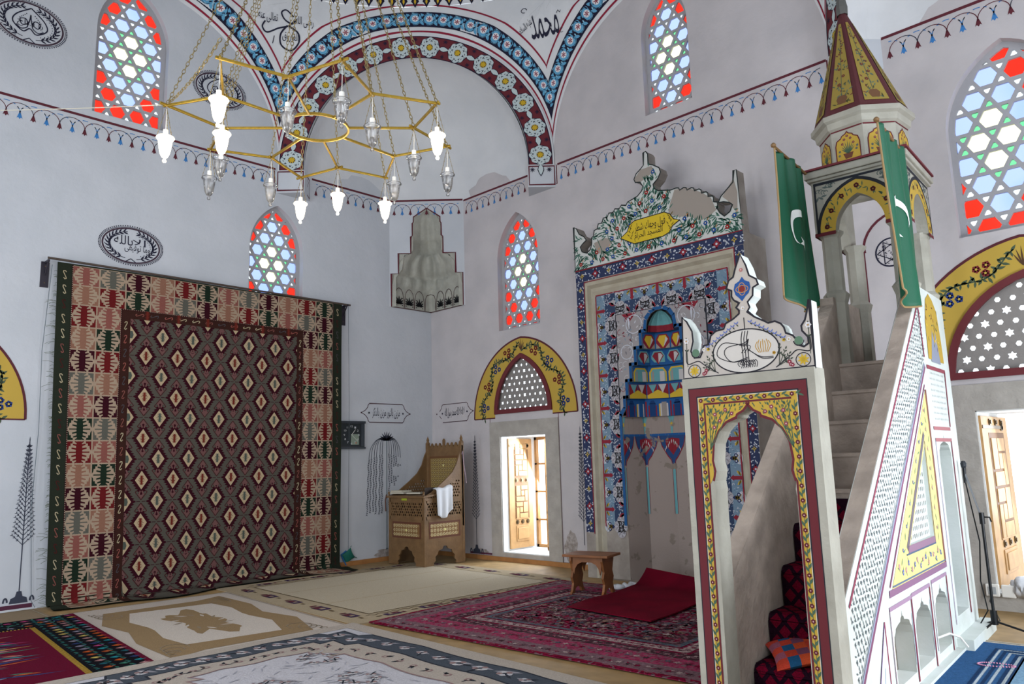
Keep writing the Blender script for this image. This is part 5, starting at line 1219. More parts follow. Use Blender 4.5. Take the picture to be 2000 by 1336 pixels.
# borders -------------------------------------------------
navy, sky, red_, yel_, whi = lin('#2a3352', 1.1), lin('#70879a', 1.05), lin('#7c2230', 1.2), lin('#b49a3c', 1.1), lin('#b9bcc6', 1.1)
def diamond_strip(P, L, wd, z_lo=None):
    """along +u from 0 to L, width wd in v, navy ground with red and yellow lozenges"""
    P.rect(0, 0, L, wd, navy, 1); n = int(L / .235); random.seed(int(L * 10))
    for k in range(n):
        x = (k + .5) * L / n; s = wd * .36
        if k % 2: 
            P.star(x, wd / 2, 4, s * 1.25, s * .62, red_, 3); P.disc(x, wd / 2, s * .3, whi, 4, 6)
            for q in range(4): P.disc(x + s * .9 * cos(q * pi / 2), wd / 2 + s * .9 * sin(q * pi / 2), s * .2, red_, 3, 6)
        else: P.star(x, wd / 2, 4, s * .75, s * .3, yel_, 3); P.disc(x, wd / 2, s * .2, navy, 4, 6)
        for q in range(17):
            xx, yy = x + L / n * (R() - .5), wd * (.1 + .8 * R()); P.leaf(xx, yy, R() * 6.3, wd * .22, wd * .11, whi, 2)
P.rect(-1.35, 4.24, 1.35, 4.40, navy, 0)
P.push(-1.35, 4.385, 0); P.pop()
P.push(-1.35, 4.225); diamond_strip(P, 2.70, .16); P.pop()
P.push(-1.195, .62, pi / 2); diamond_strip(P, 3.60, .15); P.pop()
P.push(1.345, .62, pi / 2); diamond_strip(P, 3.60, .13); P.pop()
for a, b_ in (((-1.35, 4.40), (1.35, 4.40)), ((-1.195, 4.205), (1.215, 4.205)), ((-1.195, 4.205), (-1.195, .60)), ((1.215, 4.205), (1.215, .60))): P.stroke([a, b_], .014, lin('#7a2230', 1.1), 6)
P.build('painted_crown_and_border', PM, crown_o, world=True)
# painted field (recessed plane) --------------------------
P = Paint(FM, .502, .001)
def field_strip(P, L, wd):
    """u along, v from outer edge to inner edge"""
    P.rect(0, 0, L, wd * .47, sky, 1); P.rect(0, wd * .47, L, wd, lin('#2d3c58', 1.15), 1); P.stroke([(0, .006), (L, .006)], .018, red_, 5); n = int(L / .42); random.seed(int(L * 7))
    for k in range(int(L * 230)):
        x, y = L * R(), wd * R(); c = whi if y > wd * .47 else (lin('#8fa9bf'), lin('#577898'), whi)[k % 3]; P.leaf(x, y, R() * 6.3, .035, .010, c, 2)
    for k in range(n):
        x = (k + .5) * L / n; h = wd * .47
        P.poly([(x - .022, .0), (x + .022, .0), (x + .022, h * .75), (x + .038, h * .78), (x, h * 1.05), (x - .038, h * .78), (x - .022, h * .75)], red_, 4)
        for sg in (-1, 1): P.leaf(x + sg * .03, .02, pi / 2 - sg * .75, .085, .035, yel_, 4); P.leaf(x + sg * .02, .03, pi / 2 - sg * 1.2, .075, .02, lin('#5b4a1c'), 5)
        xx = x + L / n / 2
        for sg in (-1, 1):
            P.leaf(xx + sg * .015, h * .78, pi / 2 - sg * .55 + pi, .11, .045, yel_, 4); P.leaf(xx + sg * .015, h * .8, pi / 2 - sg * .6 + pi, .085, .02, lin('#5b4a1c'), 5); P.disc(xx + sg * .035, h * .45, .026, lin('#25315a'), 5, 8); P.disc(xx + sg * .035, h * .45, .012, whi, 6, 6)
        P.leaf(xx, h, -pi / 2, .10, .05, lin('#25315a'), 4)
        P.disc(xx, .035, .075, whi, 3, 14, .05)
        for q in range(7): P.stroke([(xx, .01), (xx + .07 * cos(.3 + q * .42), .01 + .07 * sin(.3 + q * .42))], .004, lin('#6b6870'), 4)
        for q, (dx, dy, r_) in enumerate(((0, .66, .085), (-.08, .78, .07), (.08, .78, .07), (0, .86, .075))):
            P.disc(xx + dx, wd * dy, r_, lin('#9b979c', 1.2), 3, 14)
            for t in range(10): P.stroke([(xx + dx + r_ * .3 * cos(t * .63), wd * dy + r_ * .3 * sin(t * .63)), (xx + dx + r_ * .85 * cos(t * .63 + .3), wd * dy + r_ * .85 * sin(t * .63 + .3))], .007, whi if t % 2 else lin('#6b6870'), 4)
        for sg in (-1, 1): P.leaf(x + sg * .05, wd * .97, -pi / 2 + sg * .5, .11, .05, red_, 4); P.disc(x + sg * .1, wd * .9, .04, lin('#9b979c', 1.2), 4, 9)
FI0, FI1, FZ = -1.07, 1.06, 4.0; wd = .345
P.push(FI0, FZ, 0, 1, -1); field_strip(P, FI1 - FI0, wd); P.pop()
P.L = 6
P.push(FI0, FZ - .02, -pi / 2); field_strip(P, FZ - .72, wd); P.pop()
P.push(FI1, FZ - .02, -pi / 2, 1, -1); field_strip(P, FZ - .66, wd); P.pop()
P.L = 0
# inner grey panel with swirls, left out where the niche opens
ix0, ix1, iz1 = FI0 + wd, FI1 - wd, FZ - wd; g0 = lin('#8f8a8c', 1.2)
b = MB(); b.prism(FM, rect(ix0, ix1, .9, iz1), None, .511, [[(max(ix0 + .001, min(ix1 - .001, x * 1.0)), max(.9001, z)) for x, z in nsil if z > .5 or True]], col=g0)
P.v += b.v if False else []; 
nb = len(P.v); P.v += b.v; P.f += [tuple(i + nb for i in f) for f in b.f]; P.m += b.m; P.c += b.c
P.stroke([(ix0, .9), (ix0, iz1), (ix1, iz1), (ix1, .9)], .012, lin('#2a2c36'), 13)
random.seed(13)
for k in range(900):
    x, z = ix0 + (ix1 - ix0) * R(), 1.0 + (iz1 - 1.0) * R()
    if inside(x, z, [(a * 1.12, b_ + .05 * (b_ > .1)) for a, b_ in nsil]): continue
    t = R() * 6; s = .02 + .035 * R(); c = (whi, lin('#b0adb2'), lin('#6d6a72'), lin('#7c2a3a'), lin('#7f93a3'), lin('#c2c0c4'))[int(R() * 6)]
    if s > .038: P.stroke([(x + s * cos(t + q * .5) * (1 - q * .08), z + s * sin(t + q * .5) * (1 - q * .08)) for q in range(9)], .007, c, 12)
    else: P.leaf(x, z, t, s * 1.6, s * .6, c, 11)
for sg in (-1, 1):
    for (cx_, cz_, r_) in ((.42, 3.48, .13), (.56, 3.1, .10), (.18, 3.66, .0)):
        if r_: P.stroke([(sg * cx_ + r_ * cos(t), cz_ + r_ * sin(t)) for t in [q * .35 for q in range(18)]], .012, whi, 13, True)
    P.poly([(sg * .62, iz1 - .01), (sg * .36, iz1 - .01), (sg * .5, iz1 - .14)], red_, 11); P.leaf(sg * .5, iz1 - .05, -pi / 2, .2, .03, whi, 13)
# blue outline of the stepped niche and side bars
bluo = lin('#1f4f80', 1.15); P.L = 14
for i in range(len(nsil) - 1):
    (x0, z0), (x1, z1) = nsil[i], nsil[i + 1]
    if max(z0, z1) < .6: continue
    z0, z1 = max(z0, .72), max(z1, .72); sx = 1 if (x0 + x1) > 0 else -1; d = .045
    if abs(x0 - x1) < .005: P.rect(min(x0, x0 + sx * d), min(z0, z1), max(x0, x0 + sx * d), max(z0, z1) + d, bluo, 0)
    elif abs(z0 - z1) < .005: P.rect(min(x0, x1) - (0 if sx > 0 else d), z0, max(x0, x1) + (d if sx > 0 else 0), z0 + d, bluo, 0)
    else: P.poly([(x0, z0), (x0 + sx * d, z0 + d * .5), (x1 + sx * d, z1 + d), (x1, z1)], bluo, 0)
P.build('painted_panel', PM, pf_o, world=True)
# niche interior: five flat sides, then stepped tiers of small cells
def tmap(hw, dp, nf, z0):
    pt = [(hw * sin(pi * (i / nf - .5)), .50 - dp * cos(pi * (i / nf - .5)) ** .8 if 0 < i < nf else .50) for i in range(nf + 1)]
    def F(u, v, w=0):
        u = max(0, min(nf, u)); i = min(nf - 1, int(u)); t = u - i; (x0, y0), (x1, y1) = pt[i], pt[i + 1]; dx, dy = x1 - x0, y1 - y0; q = hypot(dx, dy); nx, ny = -dy / q, dx / q
        return Vector((MC + x0 + dx * t + nx * w, -(y0 + dy * t + ny * w), z0 + v))
    return F, pt
tq, rq, yq, wq, bq, gq = [lin(c, 1.15) for c in ('#5f9499', '#7a1f2c', '#bfa032', '#b5b0b0', '#1c4f86', '#8c8480')]
tiers = [(3.34, 3.62, .20, .16, 4, 'hood'), (3.12, 3.34, .30, .24, 4, 'yr'), (2.90, 3.12, .40, .31, 5, 'rw'), (2.68, 2.90, .49, .37, 5, 'ty'), (2.45, 2.68, .57, .42, 5, 'zig'), (2.20, 2.45, .635, .46, 5, 'arch')]
for k, (z0, z1, hw, dp, nf, kind) in enumerate(tiers):
    F, pt = tmap(hw, dp, nf, z0); H = z1 - z0; P = Paint(F, 0, .0015)
    if kind == 'hood':
        n = 12; 
        for i in range(n):
            for j in range(6):
                t0, t1 = j / 6, (j + 1) / 6; f = lambda i_, t: Vector((MC + .205 * cos(t * pi / 2 * .98) ** .6 * sin(pi * (i_ / n - .5)), -(.50 - .17 * cos(t * pi / 2 * .98) ** .6 * cos(pi * (i_ / n - .5)) - .012 * (i_ % 2)), z0 + (H - .01) * (.0 + t)))
                P.add([f(i, t0), f(i + 1, t0), f(i + 1, t1), f(i, t1)], [(0, 1, 2, 3)], 0, rq if j < 2 else tq)
    else:
        for i in range(nf):
            P.rect(i, 0, i + 1, H, bq)
            if kind == 'arch':
                P.rect(i + .12, 0, i + .46, H * .62, rq, 1); P.rect(i + .17, 0, i + .42, H * .75, lin('#123a6e'), 2); P.poly([(i + .17, H * .7), (i + .42, H * .7), (i + .36, H * .9), (i + .23, H * .9)], lin('#123a6e'), 2)
                P.rect(i + .55, 0, i + .60, H * .7, yq, 2); P.rect(i + .60, 0, i + .92, H * .72, wq, 1); P.rect(i + .66, 0, i + .86, H * .8, (bq, gq)[i % 2], 2); P.rect(i, 0, i + .06, H * .85, rq, 2)
            elif kind == 'zig':
                P.rect(i + .03, .0, i + .97, H * .86, rq, 1)
                P.poly([(i + .03, 0), (i + .97, 0), (i + .97, H * .2), (i + .5, H * .52), (i + .03, H * .2)], yq, 2)
                P.poly([(i + .1, H * .84), (i + .46, H * .84), (i + .28, H * .3)], tq, 3); P.poly([(i + .54, H * .84), (i + .9, H * .84), (i + .72, H * .3)], wq, 3); P.stroke([(i + .5, H * .52), (i + .5, H * .86)], .03, bq, 4)
            elif kind == 'ty':
                P.poly([(i + .05, 0), (i + .95, 0), (i + .95, H * .6), (i + .8, H * .88), (i + .2, H * .88), (i + .05, H * .6)], yq, 1); P.poly([(i + .14, 0), (i + .88, 0), (i + .88, H * .56), (i + .74, H * .78), (i + .26, H * .78), (i + .14, H * .56)], tq, 2); P.rect(i + .6, 0, i + .84, H * .64, wq, 3); P.rect(i + .2, 0, i + .3, H * .64, gq, 3)
            elif kind == 'rw':
                P.poly([(i + .08, .04), (i + .92, .04), (i + .92, H * .6), (i + .76, H * .9), (i + .24, H * .9), (i + .08, H * .6)], tq, 1)
                P.poly([(i + .5, 0.01), (i + .86, H * .58), (i + .7, H * .82), (i + .3, H * .82), (i + .14, H * .58)], rq, 2); P.poly([(i + .52, .03), (i + .80, H * .6), (i + .66, H * .76), (i + .52, H * .76)], wq, 3); P.poly([(i + .08, .0), (i + .4, .0), (i + .08, H * .4)], bq, 3)
            else:
                P.poly([(i + .06, 0), (i + .94, 0), (i + .94, H * .62), (i + .76, H * .9), (i + .24, H * .9), (i + .06, H * .62)], rq, 1)
                P.poly([(i + .5, .01), (i + .84, H * .56), (i + .7, H * .82), (i + .3, H * .82), (i + .16, H * .56)], yq, 2); P.poly([(i + .54, .02), (i + .84, H * .56), (i + .7, H * .72)], wq, 3); P.poly([(i + .06, 0), (i + .36, 0), (i + .06, H * .34)], gq, 3); P.poly([(i + .94, 0), (i + .64, 0), (i + .94, H * .34)], gq, 3)
    # shelf joining to the tier below
    if k < 5:
        z2, _, hw2, dp2, nf2, _ = tiers[k + 1]; _, pt2 = tmap(hw2, dp2, nf2, 0); a = [Vector((MC + x, -y, z0)) for x, y in pt]; b_ = [Vector((MC + x, -y, z0)) for x, y in pt2]
        P.add(a + b_[::-1], [tuple(range(len(a) + len(b_)))], 0, tq if k % 2 else bq)
    P.build('stalactite_tier', PM, mih, world=True)
F, pt = tmap(.70, .50, 5, 0); P = Paint(F, 0, .0015); nst = lin('#8a7e78', 1.25); nst2 = lin('#7d716b', 1.25)
for i in range(5):
    P.rect(i, 0, i + 1, 2.22, nst)
    for q in range(1, 4): P.stroke([(i + q / 4, 1.94), (i + q / 4, 2.2)], .006, nst2, 1)
    P.rect(i, 1.93, i + 1, 1.96, bq, 1)
    # painted arcade: spandrels over slender columns
    for c0, sg in ((i, 1), (i + 1, -1)):
        P.poly([(c0, 1.93), (c0 + sg * .48, 1.93), (c0 + sg * .40, 1.80), (c0 + sg * .2, 1.66), (c0 + sg * .07, 1.60), (c0 + sg * .05, 1.53), (c0, 1.53)], lin('#24406b', 1.2), 1)
        P.poly([(c0, 1.90), (c0 + sg * .26, 1.88), (c0 + sg * .25, 1.80), (c0, 1.66)], rq, 2)
        for q in range(5): P.leaf(c0 + sg * (.04 + .06 * q), 1.88 - .03 * q, -pi / 2 + sg * .6 * (q % 2), .06, .03, wq, 3)
        P.stroke([(c0 + sg * .48, 1.92), (c0 + sg * .40, 1.79), (c0 + sg * .2, 1.65), (c0 + sg * .08, 1.59), (c0 + sg * .05, 1.52)], .02, rq, 3)
        P.rect(min(c0, c0 + sg * .05), .86, max(c0, c0 + sg * .05), 1.50, tq, 1); P.stroke([(c0 + sg * .06, .86), (c0 + sg * .06, 1.5)], .014, rq, 2); P.rect(min(c0, c0 + sg * .08), 1.50, max(c0, c0 + sg * .08), 1.53, gq, 2)
        P.poly([(c0, 2.2), (c0 + sg * .12, 2.2), (c0 + sg * .05, 2.1), (c0 + sg * .03, 1.96), (c0, 1.96)], tq, 2); P.disc(c0 + sg * .02, 2.09, .03, yq, 3, 8)
pl_o = P.build('niche_wall', paint_mat('niche_paint', wear=.36, wearcol='#84786f', wscale=5, bump=.3, bscale=30), mih, world=True)
a = [Vector((MC + x, -y, 2.2)) for x, y in pt]; _, pt2 = tmap(.635, .46, 5, 0); b = MB(); b.add(a + [Vector((MC + x, -y, 2.2)) for x, y in pt2][::-1], [tuple(range(12))]); b.build('niche_ledge', mat('blue_paint', '#1c4f86', .7), mih, world=True)
# ------------------------------------------------------------------ minbar (stepped pulpit)
MO = Vector((8.947775, 0, 0)); _n = sqrt(1 + .0645 ** 2); MV = Vector((.0645, -1, 0)) / _n; MU = Vector((-1, -.0645, 0)) / _n
def G(a, b_, z): return MO + MU * a + MV * b_ + Vector((0, 0, z))
FS = Frame(MO, MV, (0, 0, 1), -MU)                     # outer right side: u = distance from the wall, v = height
FSi = lambda u, v, w=0: G(w, u, v)
FP = Frame(G(0, 4.83, 0), -MU, (0, 0, 1), MV)          # portal front: u = -a
FGm = Frame(MO, MU, MV, (0, 0, 1))
mb_w = mat('minbar_stone', '#aaa79c', .8, bump=.3, bscale=20, color2='#99968b', vscale=4); mb_b = mat('minbar_brown_stone', '#b5a69a', .85, bump=.5, bscale=26, color2='#9c8f85', vscale=6)
mb_l = mat('minbar_white', '#d5dad8', .75, bump=.15, bscale=18, color2='#c8cfca', vscale=3)
MP = paint_mat('minbar_paint', rough=.75)
mn = empty('minbar', tuple(G(.41, 2.9, 0)), label='tall painted stone pulpit with a gate, steep stair and pointed spire', cat='minbar')
mm, kk, yy_ = lin('#5e232a', 1.1), lin('#23262e'), lin('#b0923a', 1.1); gre = lin('#46604c'); 
# gate
ar = [(-.402, 1.942), (-.445, 1.893), (-.486, 1.872), (-.492, 1.854), (-.559, 1.829), (-.614, 1.775), (-.651, 1.701), (-.665, 1.594), (-.653, 1.53), (-.668, 1.47), (-.66, 1.42), (-.665, 1.38), (-.67, .02)]
arR = [(-.165, .02), (-.16, 1.38), (-.165, 1.42), (-.157, 1.47), (-.17, 1.53), (-.16, 1.60), (-.162, 1.70), (-.19, 1.775), (-.24, 1.829), (-.305, 1.854), (-.31, 1.872), (-.355, 1.893)]
hole = arR + ar
b = MB(); b.prism(FP, rect(-.845, 0, 0, 2.12), -.17, 0, [hole]); gate_o = b.build('gate_frame', mb_w, mn, world=True)
crest = [(.0, 2.12), (-.845, 2.12), (-.830, 2.535), (-.80, 2.50), (-.765, 2.43), (-.762, 2.365), (-.782, 2.30), (-.76, 2.255), (-.72, 2.255), (-.70, 2.29), (-.694, 2.325), (-.655, 2.33), (-.636, 2.385), (-.60, 2.41), (-.545, 2.416), (-.53, 2.45), (-.48, 2.47), (-.436, 2.50), (-.435, 2.52), (-.453, 2.54), (-.431, 2.566), (-.465, 2.59), (-.478, 2.615), (-.475, 2.652), (-.509, 2.672), (-.49, 2.72), (-.458, 2.738), (-.44, 2.79), (-.402, 2.876), (-.37, 2.80), (-.353, 2.73), (-.31, 2.70), (-.30, 2.665), (-.335, 2.65), (-.34, 2.60), (-.376, 2.565), (-.365, 2.53), (-.382, 2.505), (-.34, 2.465), (-.28, 2.43), (-.257, 2.415), (-.215, 2.42), (-.18, 2.40), (-.163, 2.375), (-.155, 2.34), (-.115, 2.32), (-.095, 2.29), (-.085, 2.258), (-.055, 2.245), (-.025, 2.262), (-.027, 2.30), (-.058, 2.34), (-.06, 2.37), (-.036, 2.402), (-.02, 2.453), (-.006, 2.52), (0, 2.52)]
b = MB(); b.prism(FP, crest, -.15, -.03); crest_o = b.build('gate_crest', mb_l, mn, world=True)
P = Paint(FP, .0, .0006); P.w0 = .0015
def rng(x0, x1, z1, t, c, l, z0=0.0):                 # upright gate-shaped strip
    A = [(x0, z0), (x0, z1), (x1, z1), (x1, z0)]; B = [(x0 + t, z0), (x0 + t, z1 - t), (x1 - t, z1 - t), (x1 - t, z0)]; P.quads(B, A, c, l)
rng(-.805, -.045, 2.055, .006, kk, 0); rng(-.799, -.051, 2.049, .048, mm, 0); rng(-.751, -.099, 2.001, .008, kk, 0); rng(-.743, -.107, 1.993, .004, lin('#c9c2b8'), 0); rng(-.739, -.111, 1.989, .034, yy_, 0)
rng(-.705, -.145, 1.955, .012, mm, 1)
sp_ = [(-.693, 1.943), (-.402, 1.943)] + ar[:8] + [(-.665, 1.50), (-.693, 1.45)]
for sg in (0, 1):
    mirx = lambda p: (-.827 - p[0], p[1]) if sg else p
    pts = [mirx(p) for p in sp_]; b = MB(); b.prism(FP, pts, None, .003, col=yy_); nb = len(P.v); P.v += b.v; P.f += [tuple(i + nb for i in f) for f in b.f]; P.m += b.m; P.c += b.c
    P.stroke([mirx(p) for p in ar[:10]], .014, mm, 4)
    x0, z0 = mirx((-.675, 1.62))
    s = -1 if sg else 1
    ins_ = lambda x, z: all(inside(x + a, z + b_, pts) for a in (-.012, .012) for b_ in (-.012, .012))
    for k in range(420):
        x, z = mirx((-.69 + .28 * R(), 1.5 + .44 * R()))
        if ins_(x, z): P.leaf(x, z, atan2(z - z0, x - x0) + (R() - .5) * .9, .022, .007, gre, 5)
    for k in range(6):
        a = pi / 2 - s * (.05 + .16 * k); ln_ = [(x0 + q * .02 * cos(a), z0 + .04 + q * .02 * sin(a)) for q in range(14)]; ln_ = [q for q in ln_ if ins_(*q)]
        if len(ln_) > 2: P.stroke(ln_, .005, gre, 5)
    for q in ((-.63, 1.88), (-.6, 1.84), (-.56, 1.905), (-.64, 1.80), (-.52, 1.88)): x, z = mirx(q); P.flower(x, z, .014, lin('#8f4450'), lin('#e0c8c8'), 5, 6)
for side_ in (0, 1):
    x = -.722 if side_ == 0 else -.128; z = .03
    while z < 1.93:
        P.flower(x, z, .015, mm, lin('#c9a0a0'), 6, 5, R()); P.leaf(x, z + .02, pi / 2 + .5, .04, .014, gre, 4); P.leaf(x, z + .035, pi / 2 - .5, .04, .014, gre, 4); P.stroke([(x, z), (x, z + .08)], .003, gre, 3); z += .083
x = -.72
while x < -.12: P.flower(x, 1.972, .015, mm, lin('#c9a0a0'), 6, 5, R()); P.leaf(x + .02, 1.972, .5, .04, .014, gre, 4); P.leaf(x + .035, 1.972, -.4, .04, .014, gre, 4); x += .083
P.build('painted_gate_border', MP, gate_o, world=True)
# crest painting
P = Paint(Frame(G(0, 4.80, 0), -MU, (0, 0, 1), MV), .0015, .0006); ck = lin('#26242c'); bse = lin('#a79f98', 1.2)
b = MB(); b.prism(P.F, crest, None, .001, col=bse); P.v += b.v; P.f += b.f; P.m += b.m; P.c += b.c
P.stroke(crest, .011, ck, 2, True)
E = [(-.415 + .213 * cos(t), 2.262 + .135 * sin(t)) for t in [2 * pi * k / 48 for k in range(48)]]
P.poly(E, lin('#b5b0ab', 1.2), 1); P.stroke(E, .008, ck, 3, True)
def crv(pts, w_, c=ck, l=4): cr_(pts, w_, c, l, 7, P)
for k in range(3): crv([(-.43 + .018 * k, 2.16), (-.432 + .018 * k, 2.25), (-.436 + .018 * k, 2.33), (-.425 + .018 * k, 2.385)], .005)
for k, (a_, h_) in enumerate(((.17, .075), (.12, .045))): crv([(-.40, 2.21 + .01 * k), (-.50, 2.20), (-.43 - a_, 2.25), (-.47 - a_ * .5, 2.25 + h_), (-.42, 2.30 + .01 * k), (-.39, 2.33), (-.40, 2.28), (-.36, 2.24), (-.31, 2.205 + .008 * k), (-.24, 2.20 + .008 * k)], .005)
for k in range(3): crv([(-.45 + .02 * k, 2.30), (-.415 + .018 * k, 2.285), (-.44 + .02 * k, 2.25)], .004)
random.seed(4)
for k in range(8): crv([(-.455 + .014 * k, 2.165 + .01 * (k % 2)), (-.468 + .014 * k, 2.185), (-.45 + .014 * k, 2.20), (-.44 + .014 * k, 2.18), (-.447 + .014 * k, 2.155)], .004)
for k in range(7): crv([(-.30 + .009 * (k - 3), 2.24), (-.30 + .016 * (k - 3), 2.28), (-.30 + .011 * (k - 3), 2.31 + .01 * (k % 2))], .004, lin('#b78c2c'))
P.flower(-.235, 2.23, .012, lin('#b78c2c'), lin('#6b4a20'), 5, 5)
for sg in (0, 1):
    mx_ = lambda x: -.83 - x if sg else x
    c = (mx_(-.765), 2.17); P.stroke([(c[0] + .043 * cos(t), c[1] + .04 * sin(t)) for t in [2 * pi * k / 20 for k in range(20)]], .005, ck, 3, True)
    for q in range(8): P.leaf(c[0], c[1], q * pi / 4 + .2, .036, .014, lin('#c0a032'), 4)
    for q in ((-.70, 2.145), (-.683, 2.165), (-.69, 2.15)): P.flower(mx_(q[0]), q[1], .014, lin('#94404e'), lin('#d8b0b4'), 5, 4)
    P.disc(mx_(-.748), 2.285, .026, lin('#55705c', 1.1), 3, 12); P.stroke([(mx_(-.748) + .03 * cos(t), 2.285 + .03 * sin(t)) for t in [pi + pi * k / 10 for k in range(11)]], .006, ck, 4)
    s = 1 if not sg else -1
    for q in range(4): P.sprig(mx_(-.62), 2.15, pi / 2 + s * (.1 + .35 * q), .10 - .012 * q, lin('#3a4238'), 3, .004, .03, 3)
    P.flower(mx_(-.81), 2.37, .02, lin('#c9c6c8', 1.2), lin('#b08a50'), 6, 4); P.flower(mx_(-.66), 2.30, .012, lin('#c0a032'), ck, 5, 4); P.flower(mx_(-.69), 2.30, .014, lin('#c9c6c8', 1.2), yy_, 6, 4); P.sprig(mx_(-.81), 2.2, pi / 2, .15, lin('#3a4238'), 3, .004, .03, 3)
    crv([(mx_(-.60), 2.14), (mx_(-.69), 2.20), (mx_(-.735), 2.23), (mx_(-.81), 2.22), (mx_(-.815), 2.30)], .006)
    for q in range(9): x_, z_ = mx_(-.66 + .025 * q), 2.31 + .0155 * q; P.leaf(x_, z_, .9, .022, .008, lin('#5a6cae'), 4); P.leaf(x_, z_, 2.4, .022, .008, lin('#5a6cae'), 4); P.leaf(x_, z_, -.9, .02, .008, lin('#3a4238'), 4)
kn = [(-.40, 2.73), (-.385, 2.705), (-.355, 2.69), (-.35, 2.655), (-.365, 2.62), (-.385, 2.605), (-.41, 2.575), (-.43, 2.60), (-.45, 2.62), (-.46, 2.655), (-.45, 2.69), (-.42, 2.705)]
P.poly(kn[::-1], lin('#234a86', 1.1), 3); P.poly([(-.405, 2.68), (-.38, 2.652), (-.405, 2.624), (-.43, 2.652)], lin('#7a2a24'), 4)
for a_ in (0, 1): P.stroke([(-.405 + .04 * cos(t) * (1 if a_ else .55), 2.652 + .04 * sin(t) * (.55 if a_ else 1)) for t in [2 * pi * k / 20 for k in range(20)]], .004, lin('#c08a4a'), 5, True)
P.flower(-.403, 2.775, .014, lin('#b87a78'), lin('#e0c8c0'), 6, 4); P.flower(-.41, 2.53, .014, lin('#c9c6c8', 1.2), yy_, 6, 4); P.stroke([(-.408, 2.40), (-.408, 2.47)], .005, ck, 4)
P.stroke([(-.84, 2.125), (-.0, 2.125)], .009, ck, 3)
P.build('painted_crest', MP, crest_o, world=True)
# right flank -------------------------------------------------------
LB0, LB1 = (4.66, .80), (2.06, 2.99)                        # top edge of the balustrade
side_out = [(1.06, 0), (4.66, 0), LB0, LB1, (2.06, 3.06), (1.06, 3.06)]
AW = [((3.27, 3.84), .05, .61), ((2.73, 3.28), .04, .62), ((2.15, 2.68), .03, .63)]
def ogee(x0, x1, z0, z1, q=.1):
    c = (x0 + x1) / 2; h = (x1 - x0) / 2
    R_ = [(c + h, z0), (c + h, z1 - .17), (c + h * .93, z1 - .12), (c + h * .78, z1 - .095), (c + h * .74, z1 - .075), (c + h * .5, z1 - .06), (c + h * .22, z1 - .05), (c + h * .17, z1 - .03), (c + h * .05, z1 - .02), (c, z1 + .02)]
    return R_ + [(2 * c - x, z) for x, z in R_[-2::-1]]
holes = [ogee(x0 + .05, x1 - .05, z0 + .07, z1 - .06) for (x0, x1), z0, z1 in AW]
tri = [(2.40, .95), (3.16, .95), (2.40, 1.66)]
holes.append(tri)
tw = ogee(1.42, 1.88, .25, 1.74); holes.append(tw)
b = MB(); b.prism(FS, side_out, -.12, 0, holes); flank_o = b.build('right_flank', mb_l, mn, world=True)
b = MB(); b.prism(Frame(MO + MU * .82, MV, (0, 0, 1), MU), [(x, z) for x, z in side_out], -.12, 0); b.build('left_flank', mb_b, mn, world=True)
# inside skin of the right balustrade and its cap in brown stone
b = MB(); d = Vector((LB1[0] - LB0[0], 0, LB1[1] - LB0[1])).normalized()
for a0_, nm in ((.0, 1), (.70, 1)):
    q = [G(a0_ + .005, *LB0), G(a0_ + .115, *LB0), G(a0_ + .115, *LB1), G(a0_ + .005, *LB1)]
    b.add([p + Vector((0, 0, .004)) for p in q] + [p + Vector((0, 0, -.12)) for p in q], [(0, 1, 2, 3), (4, 7, 6, 5), (0, 4, 5, 1), (1, 5, 6, 2), (2, 6, 7, 3), (3, 7, 4, 0)])
b.build('handrail_cap', mb_b, mn, world=True)
b = MB(); b.prism(Frame(MO + MU * .123, MV, (0, 0, 1), MU), [(2.0, 0), (4.66, 0), LB0, LB1, (2.0, 3.06)], None, 0); b.build('inner_lining', mb_b, mn, world=True)
P = Paint(FS, .002, .0007)
# pierced lattice band below the top edge
def slope(b_, off=0): t = (b_ - LB0[0]) / (LB1[0] - LB0[0]); return LB0[1] + (LB1[1] - LB0[1]) * t + off
ds = lin('#6c7478'); n0 = hypot(LB1[0] - LB0[0], LB1[1] - LB0[1]); sdx, sdz = (LB0[0] - LB1[0]) / n0, (LB0[1] - LB1[1]) / n0; A_ = atan2(sdz, sdx)
wB = .40
P.push(LB1[0], LB1[1], A_)
P.stroke([(.03, -.07), (n0 - .0, -.07)], .022, lin('#8a3a50'), 2)
for o_, c, w_ in ((-.475, lin('#8d93a8'), .02), (-.50, lin('#7c4a66'), .03), (-.452, lin('#aab0b4'), .008)): P.stroke([(.42, o_), (n0 + .35, o_)], w_, c, 2)
st = .062; j = 0; y = -.11
while y > -.44:
    x = (.06 if j % 2 else .03) + max(0, (-.10 - y) * .85)
    while x < n0 + (-.1 - y) * .7:
        t = ((int(x / st) + j) % 3); 
        for q, a in ((0, pi / 2 + .5), (1, pi / 2 - .5), (2, 0)): 
            if (q + t) % 3: P.leaf(x + .012 * cos(q * 2.1), y + .010 * sin(q * 2.1), a, .034, .012, ds, 2, .5)
        x += st * .8
    y -= .036; j += 1
P.pop()
# the raised corner of the band by the platform
P.stroke([(2.045, 2.42), (2.085, 2.93)], .03, lin('#8a3a50'), 3)
